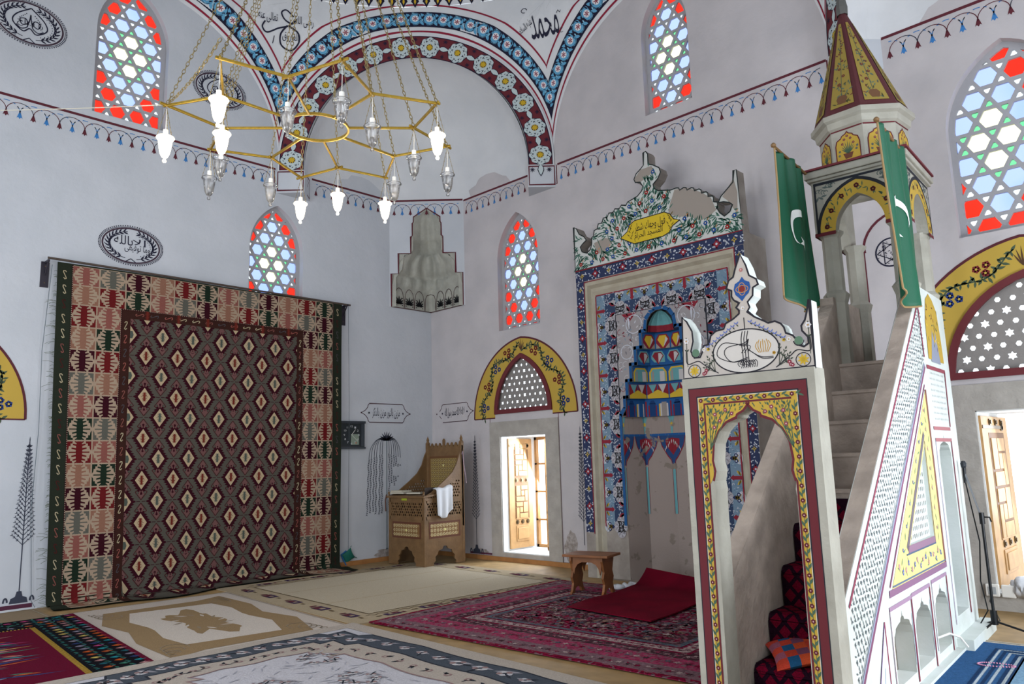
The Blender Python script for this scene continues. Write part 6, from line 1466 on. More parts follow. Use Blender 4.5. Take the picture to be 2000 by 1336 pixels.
# yellow triangle with flowers
T_ = [(2.15, 2.13), (2.13, .72), (3.72, .72)]; ty_ = lin('#cdbf7a', 1.15)
b = MB(); b.prism(FS, T_, None, .0022, [tri[::-1]], col=ty_); nb = len(P.v); P.v += b.v; P.f += [tuple(i + nb for i in f) for f in b.f]; P.m += b.m; P.c += b.c
P.stroke([T_[0], T_[1]], .05, lin('#7d4a3c'), 3); P.stroke([(2.10, .70), (3.80, .70)], .045, lin('#84607c'), 3); P.stroke([(2.13, .735), (3.70, .735)], .012, lin('#5a6a84'), 4); P.stroke([(2.16, 2.17), (3.77, .74)], .018, lin('#7a3a5c'), 3)
P.stroke([(2.38, .925), (3.22, .925)], .05, lin('#8a6a80'), 3); P.stroke([(2.385, .90), (2.385, 1.70)], .012, lin('#6a4a54'), 3); P.stroke([(2.38, 1.76), (3.24, .93)], .05, lin('#6a6068'), 3); P.stroke([(2.38, .895), (3.28, .895)], .012, lin('#4a5a74'), 4)
random.seed(8); fc = [lin('#5a6ab0'), lin('#c08a98'), lin('#6a8c6a'), lin('#7a9ac0')]
for k in range(16):
    t = k / 15; x, z = 2.26 + (3.5 - 2.26) * t, .81 + .03 * sin(k * 2.2); P.flower(x, z, .022, fc[k % 2], ty_, 5, 4, R()); P.leaf(x, z - .02, R() * 3, .05, .012, fc[2], 3); P.leaf(x, z, R() * 6, .05, .01, fc[2], 3)
for k in range(14):
    t = k / 13; x, z = 2.27 + .015 * sin(k * 3), .9 + 1.02 * t; P.leaf(x, z, pi / 2 + .6 * sin(k * 2), .07, .014, fc[2], 3); P.flower(x + .02, z + .03, .016, fc[k % 2], ty_, 5, 4) if k % 2 else None
    x, z = 2.42 + 1.02 * (1 - t), 1.79 - .98 * (1 - t) + .03; P.leaf(x, z + .0, pi * .75 + .5 * sin(k * 2), .07, .014, fc[2], 3); P.flower(x, z + .02, .016, fc[(k + 1) % 2], ty_, 5, 4) if k % 2 else None
# frames round the three arched windows
for (x0, x1), z0, z1 in AW:
    P.stroke([(x0, z1), (x1 - .0, z1)], .028, lin('#9a7d95'), 3); P.stroke([(x0 + .014, z0), (x0 + .014, z1)], .03, lin('#7a3040'), 3); P.stroke([(x1 - .006, z0 + .1), (x1 - .006, z1)], .012, lin('#6a3a5a'), 3)
    P.stroke([(x0 + .045, z0 + .12), (x0 + .045, z1 - .1)], .012, lin('#9aa6b2'), 3)
P.poly([(3.97, .56), (4.29, .05), (3.96, .05)], lin('#c9d2dc', 1.1), 2); P.stroke([(3.975, .56), (3.955, .02)], .02, lin('#8a3a50'), 4); P.stroke([(3.975, .56), (4.30, .02)], .01, lin('#6a3a7a'), 4); P.stroke([(4.05, .3), (4.12, .05)], .008, lin('#8fa6b8'), 4)
# tower faces: vase panel, lattice square, tall niche
P.poly([(1.28, 2.42), (1.30, 2.62), (1.36, 2.9), (1.5, 3.0), (1.62, 3.04), (1.76, 2.97), (1.86, 2.75), (1.88, 2.42)][::-1], yy_, 2); P.poly([(1.42, 2.40), (1.52, 2.70), (1.58, 2.55), (1.64, 2.7), (1.78, 2.40)][::-1], lin('#8a8fa0'), 3)
for k in range(30): x, z = 1.36 + .45 * R(), 2.55 + .38 * R(); P.leaf(x, z, R() * 6, .05, .015, (gre, mm, lin('#d9b83c', 1.1))[k % 3], 4)
P.stroke([(1.28, 2.34), (2.0, 2.34)], .035, lin('#8e4450'), 3); P.stroke([(1.30, 2.34), (1.33, 1.83)], .035, lin('#7e3444'), 3); P.stroke([(1.34, 1.81), (2.0, 1.81)], .03, lin('#a8686c'), 3)
for j in range(9):
    for i in range(10): P.leaf(1.40 + .055 * i + .02 * (j % 2), 2.28 - .05 * j, pi / 2, .026, .010, ds, 3)
P.stroke([(1.34, 1.71), (1.98, 1.71)], .03, lin('#a8686c'), 3); P.stroke([(1.36, 1.70), (1.36, .2)], .035, lin('#7e3444'), 3); P.stroke([(1.98, 1.70), (1.98, .2)], .012, lin('#7a4a8a'), 3)
P.build('painted_flank', MP, flank_o, world=True)
# wooden-lattice insert in the triangle, behind the face
lt = MB(); hh = []
for j in range(12):
    for i in range(14):
        x, z = 2.43 + i * .054 + (.027 if j % 2 else 0), .985 + j * .056; 
        if (x - 2.40) / .76 + (z - .95) / .71 < .92: hh.append([(x + .019 * cos(q * pi / 3 + .5) * (1 if (i + j) % 3 else .6), z + .021 * sin(q * pi / 3 + .5)) for q in range(6)])
lt.prism(FS, tri, -.06, -.03, hh); lt.build('pierced_lattice', mb_l, flank_o, world=True)
# niches seen through the arches: inner wall with mouldings
b = MB(); b.prism(Frame(MO + MU * .42, MV, (0, 0, 1), -MU), rect(2.10, 3.95, .1, .70), None, 0)
for z in (.33, .36, .39): b.tube([G(.40, 2.1, z), G(.40, 3.95, z)], .018, 6)
b.build('arcade_back', mat('arcade_grey', '#8f9c9a', .85, bump=.3, bscale=20), mn, world=True)
b = MB(); b.box(.12, .7, 2.1, 3.9, .04, .10, F=FGm); b.box(.12, .72, 1.35, 1.95, .05, .25, F=FGm); b.prism(Frame(MO + MU * .3, MV, (0, 0, 1), -MU), rect(1.38, 1.95, .1, 1.8), None, 0); b.build('arcade_floor', _mats['arcade_grey'], mn, world=True)
for bb in (2.71, 3.27, 2.12, 3.88):
    b = MB(); b.box(.12, .44, bb - .03, bb + .03, .05, .66, F=FGm); b.build('arcade_pier', mb_l, mn, world=True)
b = MB(); b.box(-.06, 0, 1.06, 4.66, 0, .04, F=FGm); b.box(-.12, -.0, 1.0, 2.03, 0, .10, F=FGm); b.build('plinth', mb_l, mn, world=True)
# stair --------------------------------------------------------------
NSt = 9; z_of = lambda i: .27 * (i + 1); rise = .27; b0s = 4.36; run = (b0s - 2.05) / (NSt - 1)
for i in range(NSt):
    bf = b0s - run * i; b = MB(); b.box(.122, .70, (bf - run - .02) if i < NSt - 1 else 1.08, bf, 0 if i == 0 else rise * i - .02, rise * (i + 1), F=FGm); b.box(.122, .70, bf, bf + .012, rise * (i + 1) - .03, rise * (i + 1) - .004, F=FGm)
    b.build('step', mb_b, mn, world=True)
# chequered carpet over the lower steps
cp = paint_mat('stair_carpet', .97, .45, 90, bump=.6, bscale=120, spec=.03); prof = []
prof.append((b0s + .10, .012))
for i in range(4): bf = b0s - run * i; prof += [(bf + .030, rise * i + .03), (bf + .035, rise * (i + 1) - .02), (bf + .01, rise * (i + 1) + .018), (bf - run + .05, rise * (i + 1) + .02)]
bf = b0s - run * 4; prof += [(bf + .03, rise * 4 + .03), (bf + .03, rise * 5 - .07)]
cum = [0]
for i in range(1, len(prof)): cum.append(cum[-1] + hypot(prof[i][0] - prof[i - 1][0], prof[i][1] - prof[i - 1][1]))
def cmap(u, v, w=0):
    v = max(0, min(cum[-1] - 1e-4, v))
    for i in range(1, len(cum)):
        if cum[i] >= v: break
    t = (v - cum[i - 1]) / (cum[i] - cum[i - 1]); p0, p1 = prof[i - 1], prof[i]; dx, dz = p1[0] - p0[0], p1[1] - p0[1]; q = hypot(dx, dz); nx, nz = dz / q, -dx / q
    if nz < 0 and nx < 0: nx, nz = -nx, -nz
    nx, nz = abs(nx), abs(nz)
    return G(u, p0[0] + dx * t + nx * w, p0[1] + dz * t + nz * w)
P = Paint(cmap, 0, .0012); dkc = lin('#24101e', 1.2); rdc = lin('#6d0c26', 1.15)
vs_ = sorted(set([round(c, 4) for c in cum] + [round(cum[-1] * k / 70, 4) for k in range(71)]))
for v0_, v1_ in zip(vs_[:-1], vs_[1:]):
    if v1_ - v0_ > .0005: P.rect(.135, v0_ + 1e-5, .69, v1_ - 1e-5, dkc, 0)
k = 0; v = .05
while v < cum[-1] - .06:
    for i in range(5):
        x = .18 + .115 * i + (.057 if k % 2 else 0)
        if x < .67:
            for a_, b2 in ((-1, 0), (0, 1)):
                w0_ = lambda t: .040 * (1 - abs(t)); 
                for q in range(-4, 4):
                    t0, t1 = q / 4, (q + 1) / 4
                    P.poly([(x - w0_(t0), v + .046 * t0), (x + w0_(t0) + 1e-4, v + .046 * t0), (x + w0_(t1) + 1e-4, v + .046 * t1), (x - w0_(t1), v + .046 * t1)], rdc, 2)
                break
    v += .065; k += 1
o = P.build('stair_carpet', cp, origin=tuple(G(.41, 4.4, 0))); o.modifiers.new('s', 'SOLIDIFY').thickness = .012; props(o, 'dark carpet with crimson lozenges laid over the lower pulpit steps', 'stair carpet')
# platform canopy -----------------------------------------------------
post = []
for (pa, pb, h0) in ((.715, 1.89, 2.43), (.105, 1.89, 2.43), (.715, 1.16, 2.43), (.105, 1.16, 2.43)):
    b = MB(); T = Matrix.Translation(G(pa, pb, 0)) @ Matrix.Rotation(-.0644 + pi / 8, 4, 'Z')
    b.lathe([(.095, h0), (.095, 3.02), (.12, 3.10), (.085, 3.14), (.085, 3.66), (.115, 3.70), (.115, 3.72)], 8, T, caps=True); b.build('canopy_post', mb_w, mn, world=True)
def canopy_face(F, L):
    oA = [(L / 2 - .022 + 0, 3.70)] ; hw_o, hw_i = L / 2 - .035, L / 2 - .19
    A_o = arch(hw_o, .47, 3.70, L / 2, 10); A_i = arch(hw_i, .32, 3.70, L / 2, 10)
    body = [(0, 3.70), (L / 2 - hw_i, 3.70)] + A_i[::-1][1:-1] + [(L / 2 + hw_i, 3.70), (L, 3.70), (L, 4.22), (0, 4.22)]
    b = MB(); b.prism(F, body, -.10, 0); ca_o = b.build('canopy_arch', mb_w, mn, world=True)
    P = Paint(F, .002, .0007); P.quads(A_i, A_o, yy_, 1); P.stroke(A_o, .03, kk, 3); P.stroke([(.03, 3.70), (.03, 4.19), (L - .03, 4.19), (L - .03, 3.70)], .018, kk, 3); P.stroke([(0, 3.69), (L / 2 - hw_i, 3.69)], .035, mm, 3); P.stroke([(L / 2 + hw_i, 3.69), (L, 3.69)], .035, mm, 3)
    for sg in (0, 1):
        for q in range(14):
            t = q / 13; x = .06 + (L / 2 - .1) * t; zl = 4.17; zb = 3.72 + (.47) * (sin(pi / 2 * t) ** .7) + .06
            if zb < zl - .03: x_ = x if not sg else L - x; z = zb + (zl - zb) * R(); P.leaf(x_, z, R() * 6, .06, .02, lin('#5a6664'), 2); P.stroke([(x_ + .02 * cos(a), (z + zl) / 2 + .02 * sin(a)) for a in [e * .6 for e in range(8)]], .006, lin('#5a6664'), 2)
        mid = [((a[0] + b_[0]) / 2, (a[1] + b_[1]) / 2) for a, b_ in zip(A_o, A_i)]
        for q in range(1, 20, 3): P.flower(mid[q][0], mid[q][1], .026, mm, yy_, 5, 3, R())
        for q in range(0, 20): P.leaf(mid[q][0], mid[q][1], R() * 6, .05, .012, gre, 2)
    P.build('painted_arch', MP, ca_o, world=True)
canopy_face(Frame(G(.82, 2.0, 0), -MU, (0, 0, 1), MV), .82)
canopy_face(Frame(G(0, 2.0, 0), -MV, (0, 0, 1), -MU), .94)
canopy_face(Frame(G(.82, 1.06, 0), MV, (0, 0, 1), MU), .94)
b = MB(); b.box(-.03, .85, 1.03, 2.03, 4.22, 4.25, F=FGm); b.box(-.05, .87, 1.01, 2.05, 4.25, 4.31, F=FGm); b.box(-.03, .85, 1.03, 2.03, 4.31, 4.34, F=FGm); b.build('canopy_cornice', mb_w, mn, world=True, bevel=.008)
P = Paint(FGm, 0); b = MB(); b.box(-.056, .876, 1.0, 2.056, 4.325, 4.345, F=FGm); b.build('cornice_line', mat('maroon_line', '#6b2730', .7), mn, world=True)
# drum and spire
DC = Vector(G(.43, 1.52, 0)); T8 = Matrix.Translation(DC) @ Matrix.Rotation(-.0644 + pi / 8, 4, 'Z')
b = MB(); b.lathe([(.40, 4.34), (.40, 4.74)], 8, T8); drum_o = b.build('spire_drum', mb_w, mn, world=True)
b = MB(); b.lathe([(.40, 4.72), (.43, 4.74), (.44, 4.80), (.475, 4.82), (.475, 4.87), (.43, 4.88)], 8, T8); b.build('drum_cornice', mb_w, mn, world=True)
apex = DC + MU * .07 + Vector((0, 0, 6.22))
def oct(r, z, k): a = -.0644 + pi / 8 + pi / 4 * k; return DC + Vector((r * cos(a), r * sin(a), z))
b = MB(); 
for k in range(8):
    p0, p1 = oct(.445, 4.88, k), oct(.445, 4.88, k + 1); q0, q1 = apex + Vector((.035 * cos(pi / 4 * k), .035 * sin(pi / 4 * k), -.12)), apex + Vector((.035 * cos(pi / 4 * (k + 1)), .035 * sin(pi / 4 * (k + 1)), -.12)); b.add([p0, p1, q1, q0], [(0, 1, 2, 3)])
spire_o = b.build('spire', mat('spire_maroon', '#54282c', .65, bump=.15), mn, world=True)
b = MB(); b.lathe([(.055, -.14), (.06, -.06), (.05, 0), (.035, .12), (.05, .16), (.02, .24), (.0, .5)], 8, Matrix.Translation(apex)); b.build('spire_finial', mat('lead_grey', '#5a5a58', .6), mn, world=True)
for k in range(8):
    p0, p1 = oct(.445, 4.88, k), oct(.445, 4.88, k + 1); e = (p1 - p0); L = e.length; e.normalize(); m_ = (p0 + p1) / 2; up_ = (apex + Vector((.035 * cos(pi / 4 * k + pi / 8), .035 * sin(pi / 4 * k + pi / 8), -.12)) - m_); H = up_.length; up_.normalize(); nn = e.cross(up_); 
    if nn.dot(m_ - DC - Vector((0, 0, 4.88))) < 0: nn = -nn
    P = Paint(Frame(m_, e, up_, nn), .006, .0007)
    T3 = [(-L / 2 + .055, .06), (L / 2 - .055, .06), (.012, H * .88), (-.012, H * .88)]
    P.poly(T3, lin('#8f7c3c', 1.05), 1)
    for q in range(60):
        t = R() ** 1.3; hw_ = (L / 2 - .07) * (1 - t) * .95; x = (R() * 2 - 1) * hw_; P.leaf(x, .08 + t * H * .78, pi / 2 + (R() - .5) * 2.2, .05 * (1 - t * .6), .014, (lin('#4a5a50'), lin('#6a3a34'), lin('#5a6a5c'), lin('#4c4a30'))[q % 4], 2)
    for q in range(7): t = .25 + .09 * q; P.flower((.03 if q % 2 else -.03) * (1 - t), .06 + t * H * .85, .022 * (1.2 - t), lin('#6a3034'), lin('#8a7a30'), 5, 4)
    P.poly([(-.035, .09), (.035, .09), (.055, .15), (.03, .19), (-.03, .19), (-.055, .15)], lin('#6a4a34'), 4)
    P.stroke([(0, .18), (0, H * .8)], .005, lin('#4a5a50'), 3)
    P.build('spire_panel', MP, spire_o, world=True)
    p0, p1 = oct(.401, 4.34, k), oct(.401, 4.34, k + 1); e = (p1 - p0).normalized(); m_ = (p0 + p1) / 2; nn = e.cross(Vector((0, 0, 1)))
    P = Paint(Frame(m_, e, (0, 0, 1), nn), .002, .0007); og = [(.115, .06), (.115, .22), (.10, .27), (.06, .29), (.05, .31), (.015, .325), (0, .345), (-.015, .325), (-.05, .31), (-.06, .29), (-.10, .27), (-.115, .22), (-.115, .06)]
    P.poly(og, yy_, 1); P.stroke(og, .010, mm, 3, True); P.poly([(-.03, .075), (.03, .075), (.05, .13), (-.05, .13)], lin('#6a4030'), 2)
    for q in range(9): P.leaf(0, .12, pi / 2 + (q - 4) * .2, .14 - .012 * abs(q - 4), .010, gre, 2)
    for q in ((-.03, .27), (.03, .27), (0, .30), (-.05, .23), (.055, .22)): P.flower(q[0], q[1], .014, lin('#7a3a50'), yy_, 5, 4)
    for q in ((-.08, .16), (.08, .15), (.09, .18), (-.085, .12)): P.flower(q[0], q[1], .012, lin('#3a5a6a'), yy_, 5, 4)
    P.stroke([(-.15, .01), (.15, .01)], .014, mm, 1); P.stroke([(-.15, .375), (.15, .375)], .014, mm, 1)
    P.build('drum_panel', MP, drum_o, world=True)
# latch rod on the gate jamb
b = MB(); x, w_ = .20, 4.62; b.tube([G(.17, w_, 1.33), G(.17, w_, 1.90)], .008, 8)
for z in (1.78, 1.50, 1.88): b.tube([G(.155, w_, z), G(.185, w_, z)], .015, 8)
b.build('latch_rod', mat('steel', '#8f9296', .35, metal=.8), mn, world=True)
# flags -----------------------------------------------------------------
grn_f = mat('green_satin_flag', '#12573e', .55, bump=.1, bscale=60, spec=.4); wfl = mat('flag_white', '#d8dcd8', .7); frg = mat('gold_fringe', '#9c8058', .7, bump=.4, bscale=200); pol = mat('pole_wood', '#7a5c3a', .5)
def flag(a, lab, z0, zb, sgn):
    f = empty('green_flag', tuple(G(a, 2.05, z0)), label=lab, cat='flag', group='green flags on the pulpit canopy')
    b = MB(); b.tube([G(a, 1.98, z0 - .01), G(a, 2.82, z0 + .03)], .013, 8); b.lathe([(.0, -.02), (.022, -.01), (.024, .008), (.012, .022), (0, .026)], 10, Matrix.Translation(G(a, 2.84, z0 + .035))); b.build('flagpole', pol, f, world=True)
    cl_ = lambda u, v: G(a + sgn * (.035 * sin(u * 9 + v * 1.2) * (.35 + v) + .02 * sin(u * 21) * (1 - v * .5)), 2.82 - .74 * u - (.04 * v), z0 + .02 - (z0 - zb) * v - (.09 * max(0, (v - .85) / .15) * (1 - (abs(u - .5) * 2) ** 2)) - .05 * u * v * 0)
    b = MB(); b.grid(cl_, 60, 50); o = b.build('cloth', grn_f, f, smooth=True, world=True, solid=.004); cloth_o = o
    for sd in (1, -1):
        def cm(u, v, w=0):
            e = 1e-3; p = cl_(u, v); n_ = (cl_(u + e, v) - p).cross(cl_(u, v + e) - p).normalized(); n_ = n_ * (1 if n_.dot(-MU) > 0 else -1) * sd; return p + n_ * (w + .010)
        P = Paint(cm, .0, .0006); uc, vc, r_ = .48, .50, .23; ky = .74 / (z0 - zb)
        Oo = [(uc + r_ * cos(t), vc - r_ * ky * sin(t)) for t in [radians(-20 + 262 * k / 30) for k in range(31)]]; Ii = [(uc + .022 + r_ * .80 * cos(t), vc + .045 * ky - r_ * .80 * ky * sin(t)) for t in [radians(-28 + 278 * k / 30) for k in range(31)]]
        P.quads(Oo, Ii, (.8, .82, .8, 1)); P.push(uc + .03, vc + .20 * ky, .3, 1, ky); P.star(0, 0, 5, .085, .035, (.8, .82, .8, 1), 0); P.pop(); P.build('crescent_and_star', MP, cloth_o, world=True)
    b = MB(); b.tube([cl_(0, k / 30) for k in range(31)] + [cl_(k / 20, 1) for k in range(1, 21)], .009, 6); b.tube([cl_(1, k / 30) for k in range(31)], .004, 5); b.build('fringe', frg, f, world=True)
flag(.845, 'green crescent flag on the left corner of the pulpit canopy', 4.32, 2.98, 1); flag(-.015, 'green crescent flag on the right corner of the pulpit canopy', 4.28, 2.88, -1)
# cushion and dark mat on the steps
b = MB(); cq = paint_mat('check_cloth', .9, .25, 120); cols = [lin(c, 1.15) for c in ('#c2402c', '#7a4660', '#1d5680', '#9a5468', '#d0522c', '#5c3a58')]
P = Paint(None); C0 = Vector(G(.46, 4.20, rise + .05))
def cuf(u, v, w=0):
    x, y = u * 2 - 1, v * 2 - 1; t = .035 * sqrt(max(0, (1 - x ** 4) * (1 - y ** 4))); k = 1 - .10 * (x * x * (1 - y * y) + y * y * (1 - x * x)) ; p = Vector((x * .19 * k, y * .18 * k, 0)); a = radians(38); yr = p.x * sin(a) + p.y * cos(a); return C0 + Vector((p.x * cos(a) - p.y * sin(a), yr, t * w + .05 + .30 * yr))
n = 20
for sg in (1, -1):
    vs = [cuf(i / n, j / n, sg) for j in range(n + 1) for i in range(n + 1)]; nb = len(P.v); P.v += [tuple(p) for p in vs]
    for j in range(n):
        for i in range(n): ci, cj = i * 5 // n, j * 5 // n; P.f.append(tuple(nb + q for q in (j * (n + 1) + i, j * (n + 1) + i + 1, (j + 1) * (n + 1) + i + 1, (j + 1) * (n + 1) + i))); P.m.append(0); P.c.append(cols[(ci * 2 + cj * 3 + (ci * cj) % 2) % 6])
o = P.build('checked_cushion', cq, smooth=True, origin=tuple(C0 - Vector((0, 0, .02)))); props(o, 'thin cushion in orange, mauve and blue checks on the carpeted pulpit step', 'cushion')
P = Paint(Frame(G(0, 4.5, 0), MU, (0, 0, 1), MV), 0); 
b = MB(); b.tube([G(.14, 4.47, .13), G(.66, 4.47, .12)], .075, 14); o = b.build('rolled_mat', mat('black_weave', '#14141c', .9, bump=.5, bscale=90), smooth=True, origin=tuple(G(.4, 4.47, .05))); props(o, 'rolled black mat with thin yellow bands at the foot of the pulpit steps', 'rolled mat')
for q in (.20, .36, .52): b = MB(); b.tube([G(q, 4.47, .13) + MV * (.077 * cos(t)) + Vector((0, 0, .077 * sin(t))) + MU * (.02 * sin(t)) for t in [2 * pi * k / 20 for k in range(20)]], .004, 5, closed=True); b.build('yellow_band', mat('yellow_yarn', '#a8964a', .8), o, world=True)
# niche door shape with a rosette on the wall behind the canopy
P = Paint(FR, .003); P.stroke([(8.0, 2.4), (8.0, 3.95)] + [(8.43 - .43 * cos(t), 3.95 + .42 * sin(t)) for t in [pi / 2 * k / 8 for k in range(9)]], .03, mar)
P.stroke([(8.30 + .165 * cos(t), 3.90 + .165 * sin(t)) for t in [2 * pi * k / 32 for k in range(32)]], .018, ink, 0, True)
for k in range(6): t = pi / 3 * k; P.stroke([(8.30 + .15 * cos(t), 3.90 + .15 * sin(t)), (8.30 + .15 * cos(t + 2.1), 3.90 + .15 * sin(t + 2.1))], .010, ink, 1)
for k in range(60): t = R() * 6.3; r_ = .14 * sqrt(R()); P.leaf(8.30 + r_ * cos(t), 3.90 + r_ * sin(t), R() * 6, .03, .008, ink, 1)
P.build('painted_rosette', WP, wR)
# ------------------------------------------------------------------ pulpit chair in the corner
kw = mat('carved_oak', '#7e6040', .5, var=.25, vscale=7, bump=.2, bscale=40); kd = mat('interior_shade', '#2a1c12', .7); kin = mat('inlay', '#cdb98a', .5)
X0, X1, Y0, Y1 = .42, 1.37, -1.32, -.45
ku = empty('pulpit_chair', ((X0 + X1) / 2, (Y0 + Y1) / 2, 0.012), label='carved wooden preaching chair with a crested back, standing in the far corner', cat='chair')
FF = Frame((X0, Y0, 0), (1, 0, 0), (0, 0, 1), (0, -1, 0)); FSd = Frame((X1, Y0, 0), (0, 1, 0), (0, 0, 1), (1, 0, 0)); FSl = Frame((X0, Y0, 0), (0, 1, 0), (0, 0, 1), (-1, 0, 0)); WX, WY = X1 - X0, Y1 - Y0
for x in (X0, X1 - .06): b = MB(); b.box(x, x + .06, Y0, Y0 + .06, .012, 1.12); b.build('post', kw, ku, world=True, bevel=.005)
for x in (X0, X1 - .06): b = MB(); b.box(x, x + .06, Y1 - .06, Y1, .012, 2.0); b.build('post', kw, ku, world=True, bevel=.005)
def foot(L): c = L / 2; Rr = [(c + .24, .012), (c + .24, .06), (c + .20, .09), (c + .21, .15), (c + .16, .19), (c + .14, .24), (c + .06, .26), (c + .04, .30), (c, .31)]; return Rr + [(2 * c - x, z) for x, z in Rr[-2::-1]]
for F, L in ((FF, WX), (FSd, WY)):
    b = MB(); b.prism(F, [(.05, .012), (L - .05, .012), (L - .05, .40), (.05, .40)], -.03, -.005, [[(x, max(z, .0121)) for x, z in foot(L)]]); b.build('foot_rail', kw, ku, world=True)
def grille(F, x0, x1, z0, z1, w_, step, r_, parent, name, m, nn=6):
    hh = []; j = 0; z = z0 + step * .6
    while z < z1 - step * .4:
        x = x0 + step * (.6 if j % 2 == 0 else 1.1)
        while x < x1 - step * .4: rr = r_ * (1 if (j + int(x / step)) % 3 else .62); hh.append([(x + rr * cos(2 * pi * k / nn + .3), z + rr * sin(2 * pi * k / nn + .3)) for k in range(nn)]); x += step
        z += step * .86; j += 1
    b = MB(); b.prism(F, rect(x0, x1, z0, z1), w_ - .012, w_, hh); b.build(name, m, parent, world=True)
for F, L in ((FF, WX), (FSd, WY)):
    b = MB(); b.prism(F, rect(.05, L - .05, .40, .74), -.03, -.008); lp_o = b.build('lower_panel', kw, ku, world=True)
    P = Paint(F, -.004, .0008); P.rect(.10, .44, L - .10, .70, lin('#5f3a2c', 1.1)); P.rect(.13, .47, L - .13, .67, lin('#7a5a38', 1.1), 1)
    n = 5; 
    for j in range(3):
        for i in range(int((L - .26) / .065)):
            x, z = .155 + .065 * i, .50 + .068 * j; P.star(x, z, 6, .034, .016, lin('#c9b98c', 1.1), 2, (i + j) * .3); P.star(x, z, 6, .016, .008, lin('#6b4a30'), 3)
    for i in range(int((L - .26) / .0325)): P.stroke([(.14 + .0325 * i, .475), (.165 + .0325 * i, .51)], .005, lin('#c9b98c', 1.1), 2); P.stroke([(.165 + .0325 * i, .63), (.14 + .0325 * i, .665)], .005, lin('#c9b98c', 1.1), 2)
    P.disc(L / 2, .57, .022, lin('#d8cf8a', 1.1), 4); P.build('inlaid_panel', paint_mat('inlay_paint', rough=.45), lp_o, world=True)
    b = MB(); b.prism(F, rect(.04, L - .04, .735, .79), -.03, .0); b.prism(F, rect(.04, L - .04, 1.02 if F is FF else 1.0, 1.10 if F is FF else 1.04), -.03, 0); b.build('rail', kw, ku, world=True)
    grille(F, .05, L - .05, .78, 1.03, -.008, .052, .021, ku, 'pierced_panel', kw)
b = MB(); b.prism(Frame((X0, Y0 + .05, 0), (1, 0, 0), (0, 0, 1), (0, -1, 0)), rect(.05, WX - .05, .40, 1.1), None, 0); b.prism(Frame((X1 - .05, Y0, 0), (0, 1, 0), (0, 0, 1), (1, 0, 0)), rect(.05, WY - .05, .40, 1.25), None, 0); b.build('shade_sheets', kd, ku, world=True)  # dark sheets hold the chair's inner shade as colour behind the pierced panels
arm = [(.04, 1.03), (WY - .05, 1.03), (WY - .05, 1.86), (WY - .10, 1.78), (WY - .16, 1.62), (WY - .26, 1.48), (WY - .42, 1.36), (WY - .60, 1.24), (.16, 1.17), (.04, 1.13)]
for F in (FSd, FSl):
    hh = []
    for j in range(10):
        for i in range(14):
            x, z = .10 + .052 * i + (.026 if j % 2 else 0), 1.10 + .048 * j
            if x < WY - .1 and z < 1.10 + (1.18 - 1.12) + max(0, (x - .16)) * .42 - .03 and z < 1.5: hh.append([(x + .018 * cos(q * pi / 3 + .3), z + .018 * sin(q * pi / 3 + .3)) for q in range(6)])
    b = MB(); b.prism(F, arm, -.03, -.004, hh); b.build('arm_panel', kw, ku, world=True)
b = MB(); b.prism(FSl, rect(.04, WY - .05, .012, 1.03), -.03, -.01); b.build('far_side', kw, ku, world=True)
# crested back
FB = Frame((X0, Y1 - .05, 0), (1, 0, 0), (0, 0, 1), (0, -1, 0)); top = [(.0, .6), (WX, .6), (WX, 1.93)]
n = 9
for i in range(n):
    x = WX - WX * (i + .5) / n; h = 1.99 if i != n // 2 else 2.06; wd = WX / n * .42; top += [(x + wd, 1.92), (x + wd, 1.94), (x + wd * .5, 1.95), (x + wd * .55, h - .03), (x, h), (x - wd * .55, h - .03), (x - wd * .5, 1.95), (x - wd, 1.94), (x - wd, 1.92)]
top += [(0, 1.93)]
b = MB(); b.prism(FB, top, -.03, 0); bk_o = b.build('backrest', kw, ku, world=True)
P = Paint(FB, .002, .0008); P.rect(.10, 1.06, WX - .10, 1.76, lin('#6d4a30')); P.rect(.13, 1.10, WX - .13, 1.72, lin('#96814f', 1.1), 1)
for j in range(9):
    for i in range(10): x, z = .17 + .068 * i, 1.14 + .068 * j; P.star(x, z, 6, .036, .015, lin('#5d3c28'), 2, (i * j) * .4); P.star(x, z, 6, .014, .007, lin('#cdbf90', 1.1), 3)
for j in range(3): P.disc(WX / 2 + (.12 if j == 1 else 0), 1.2 + .2 * j, .02, lin('#d8cf8a', 1.1), 4)
P.build('inlaid_back', _mats['inlay_paint'], bk_o, world=True)
for x in (X0 + .03, X1 - .03): b = MB(); b.lathe([(.0, 2.0), (.03, 2.0), (.02, 2.03), (.028, 2.05), (.012, 2.09), (0, 2.12)], 10, Matrix.Translation((x, Y1 - .03, 0))); b.build('finial', kw, ku, world=True)
b = MB(); b.box(X0 + .06, X1 - .06, Y0 + .30, Y1 - .08, .62, .66); b.build('seat', kw, ku, world=True)
b = MB(); dk_ = [FF(-.02, 1.085, .03), FF(WX + .02, 1.085, .03), FF(WX + .02, 1.125, -.34), FF(-.02, 1.125, -.34)]
b.add(dk_ + [p + Vector((0, 0, .035)) for p in dk_], [(3, 2, 1, 0), (4, 5, 6, 7), (0, 1, 5, 4), (1, 2, 6, 5), (2, 3, 7, 6), (3, 0, 4, 7)]); b.build('desk_top', kw, ku, world=True, bevel=.006)
for x in (.0, WX): b = MB(); b.lathe([(.0, 1.13), (.022, 1.13), (.015, 1.155), (.02, 1.17), (0, 1.2)], 10, Matrix.Translation((X0 + x * .98 + .01, Y0 + .0, 0))); b.build('knob', kw, ku, world=True)
b = MB(); b.box(.36, .50, 1.045, 1.08, .0005, .004, F=FF); b.build('yellow_label', mat('yellow_label', '#a7b32e', .5), ku, world=True)
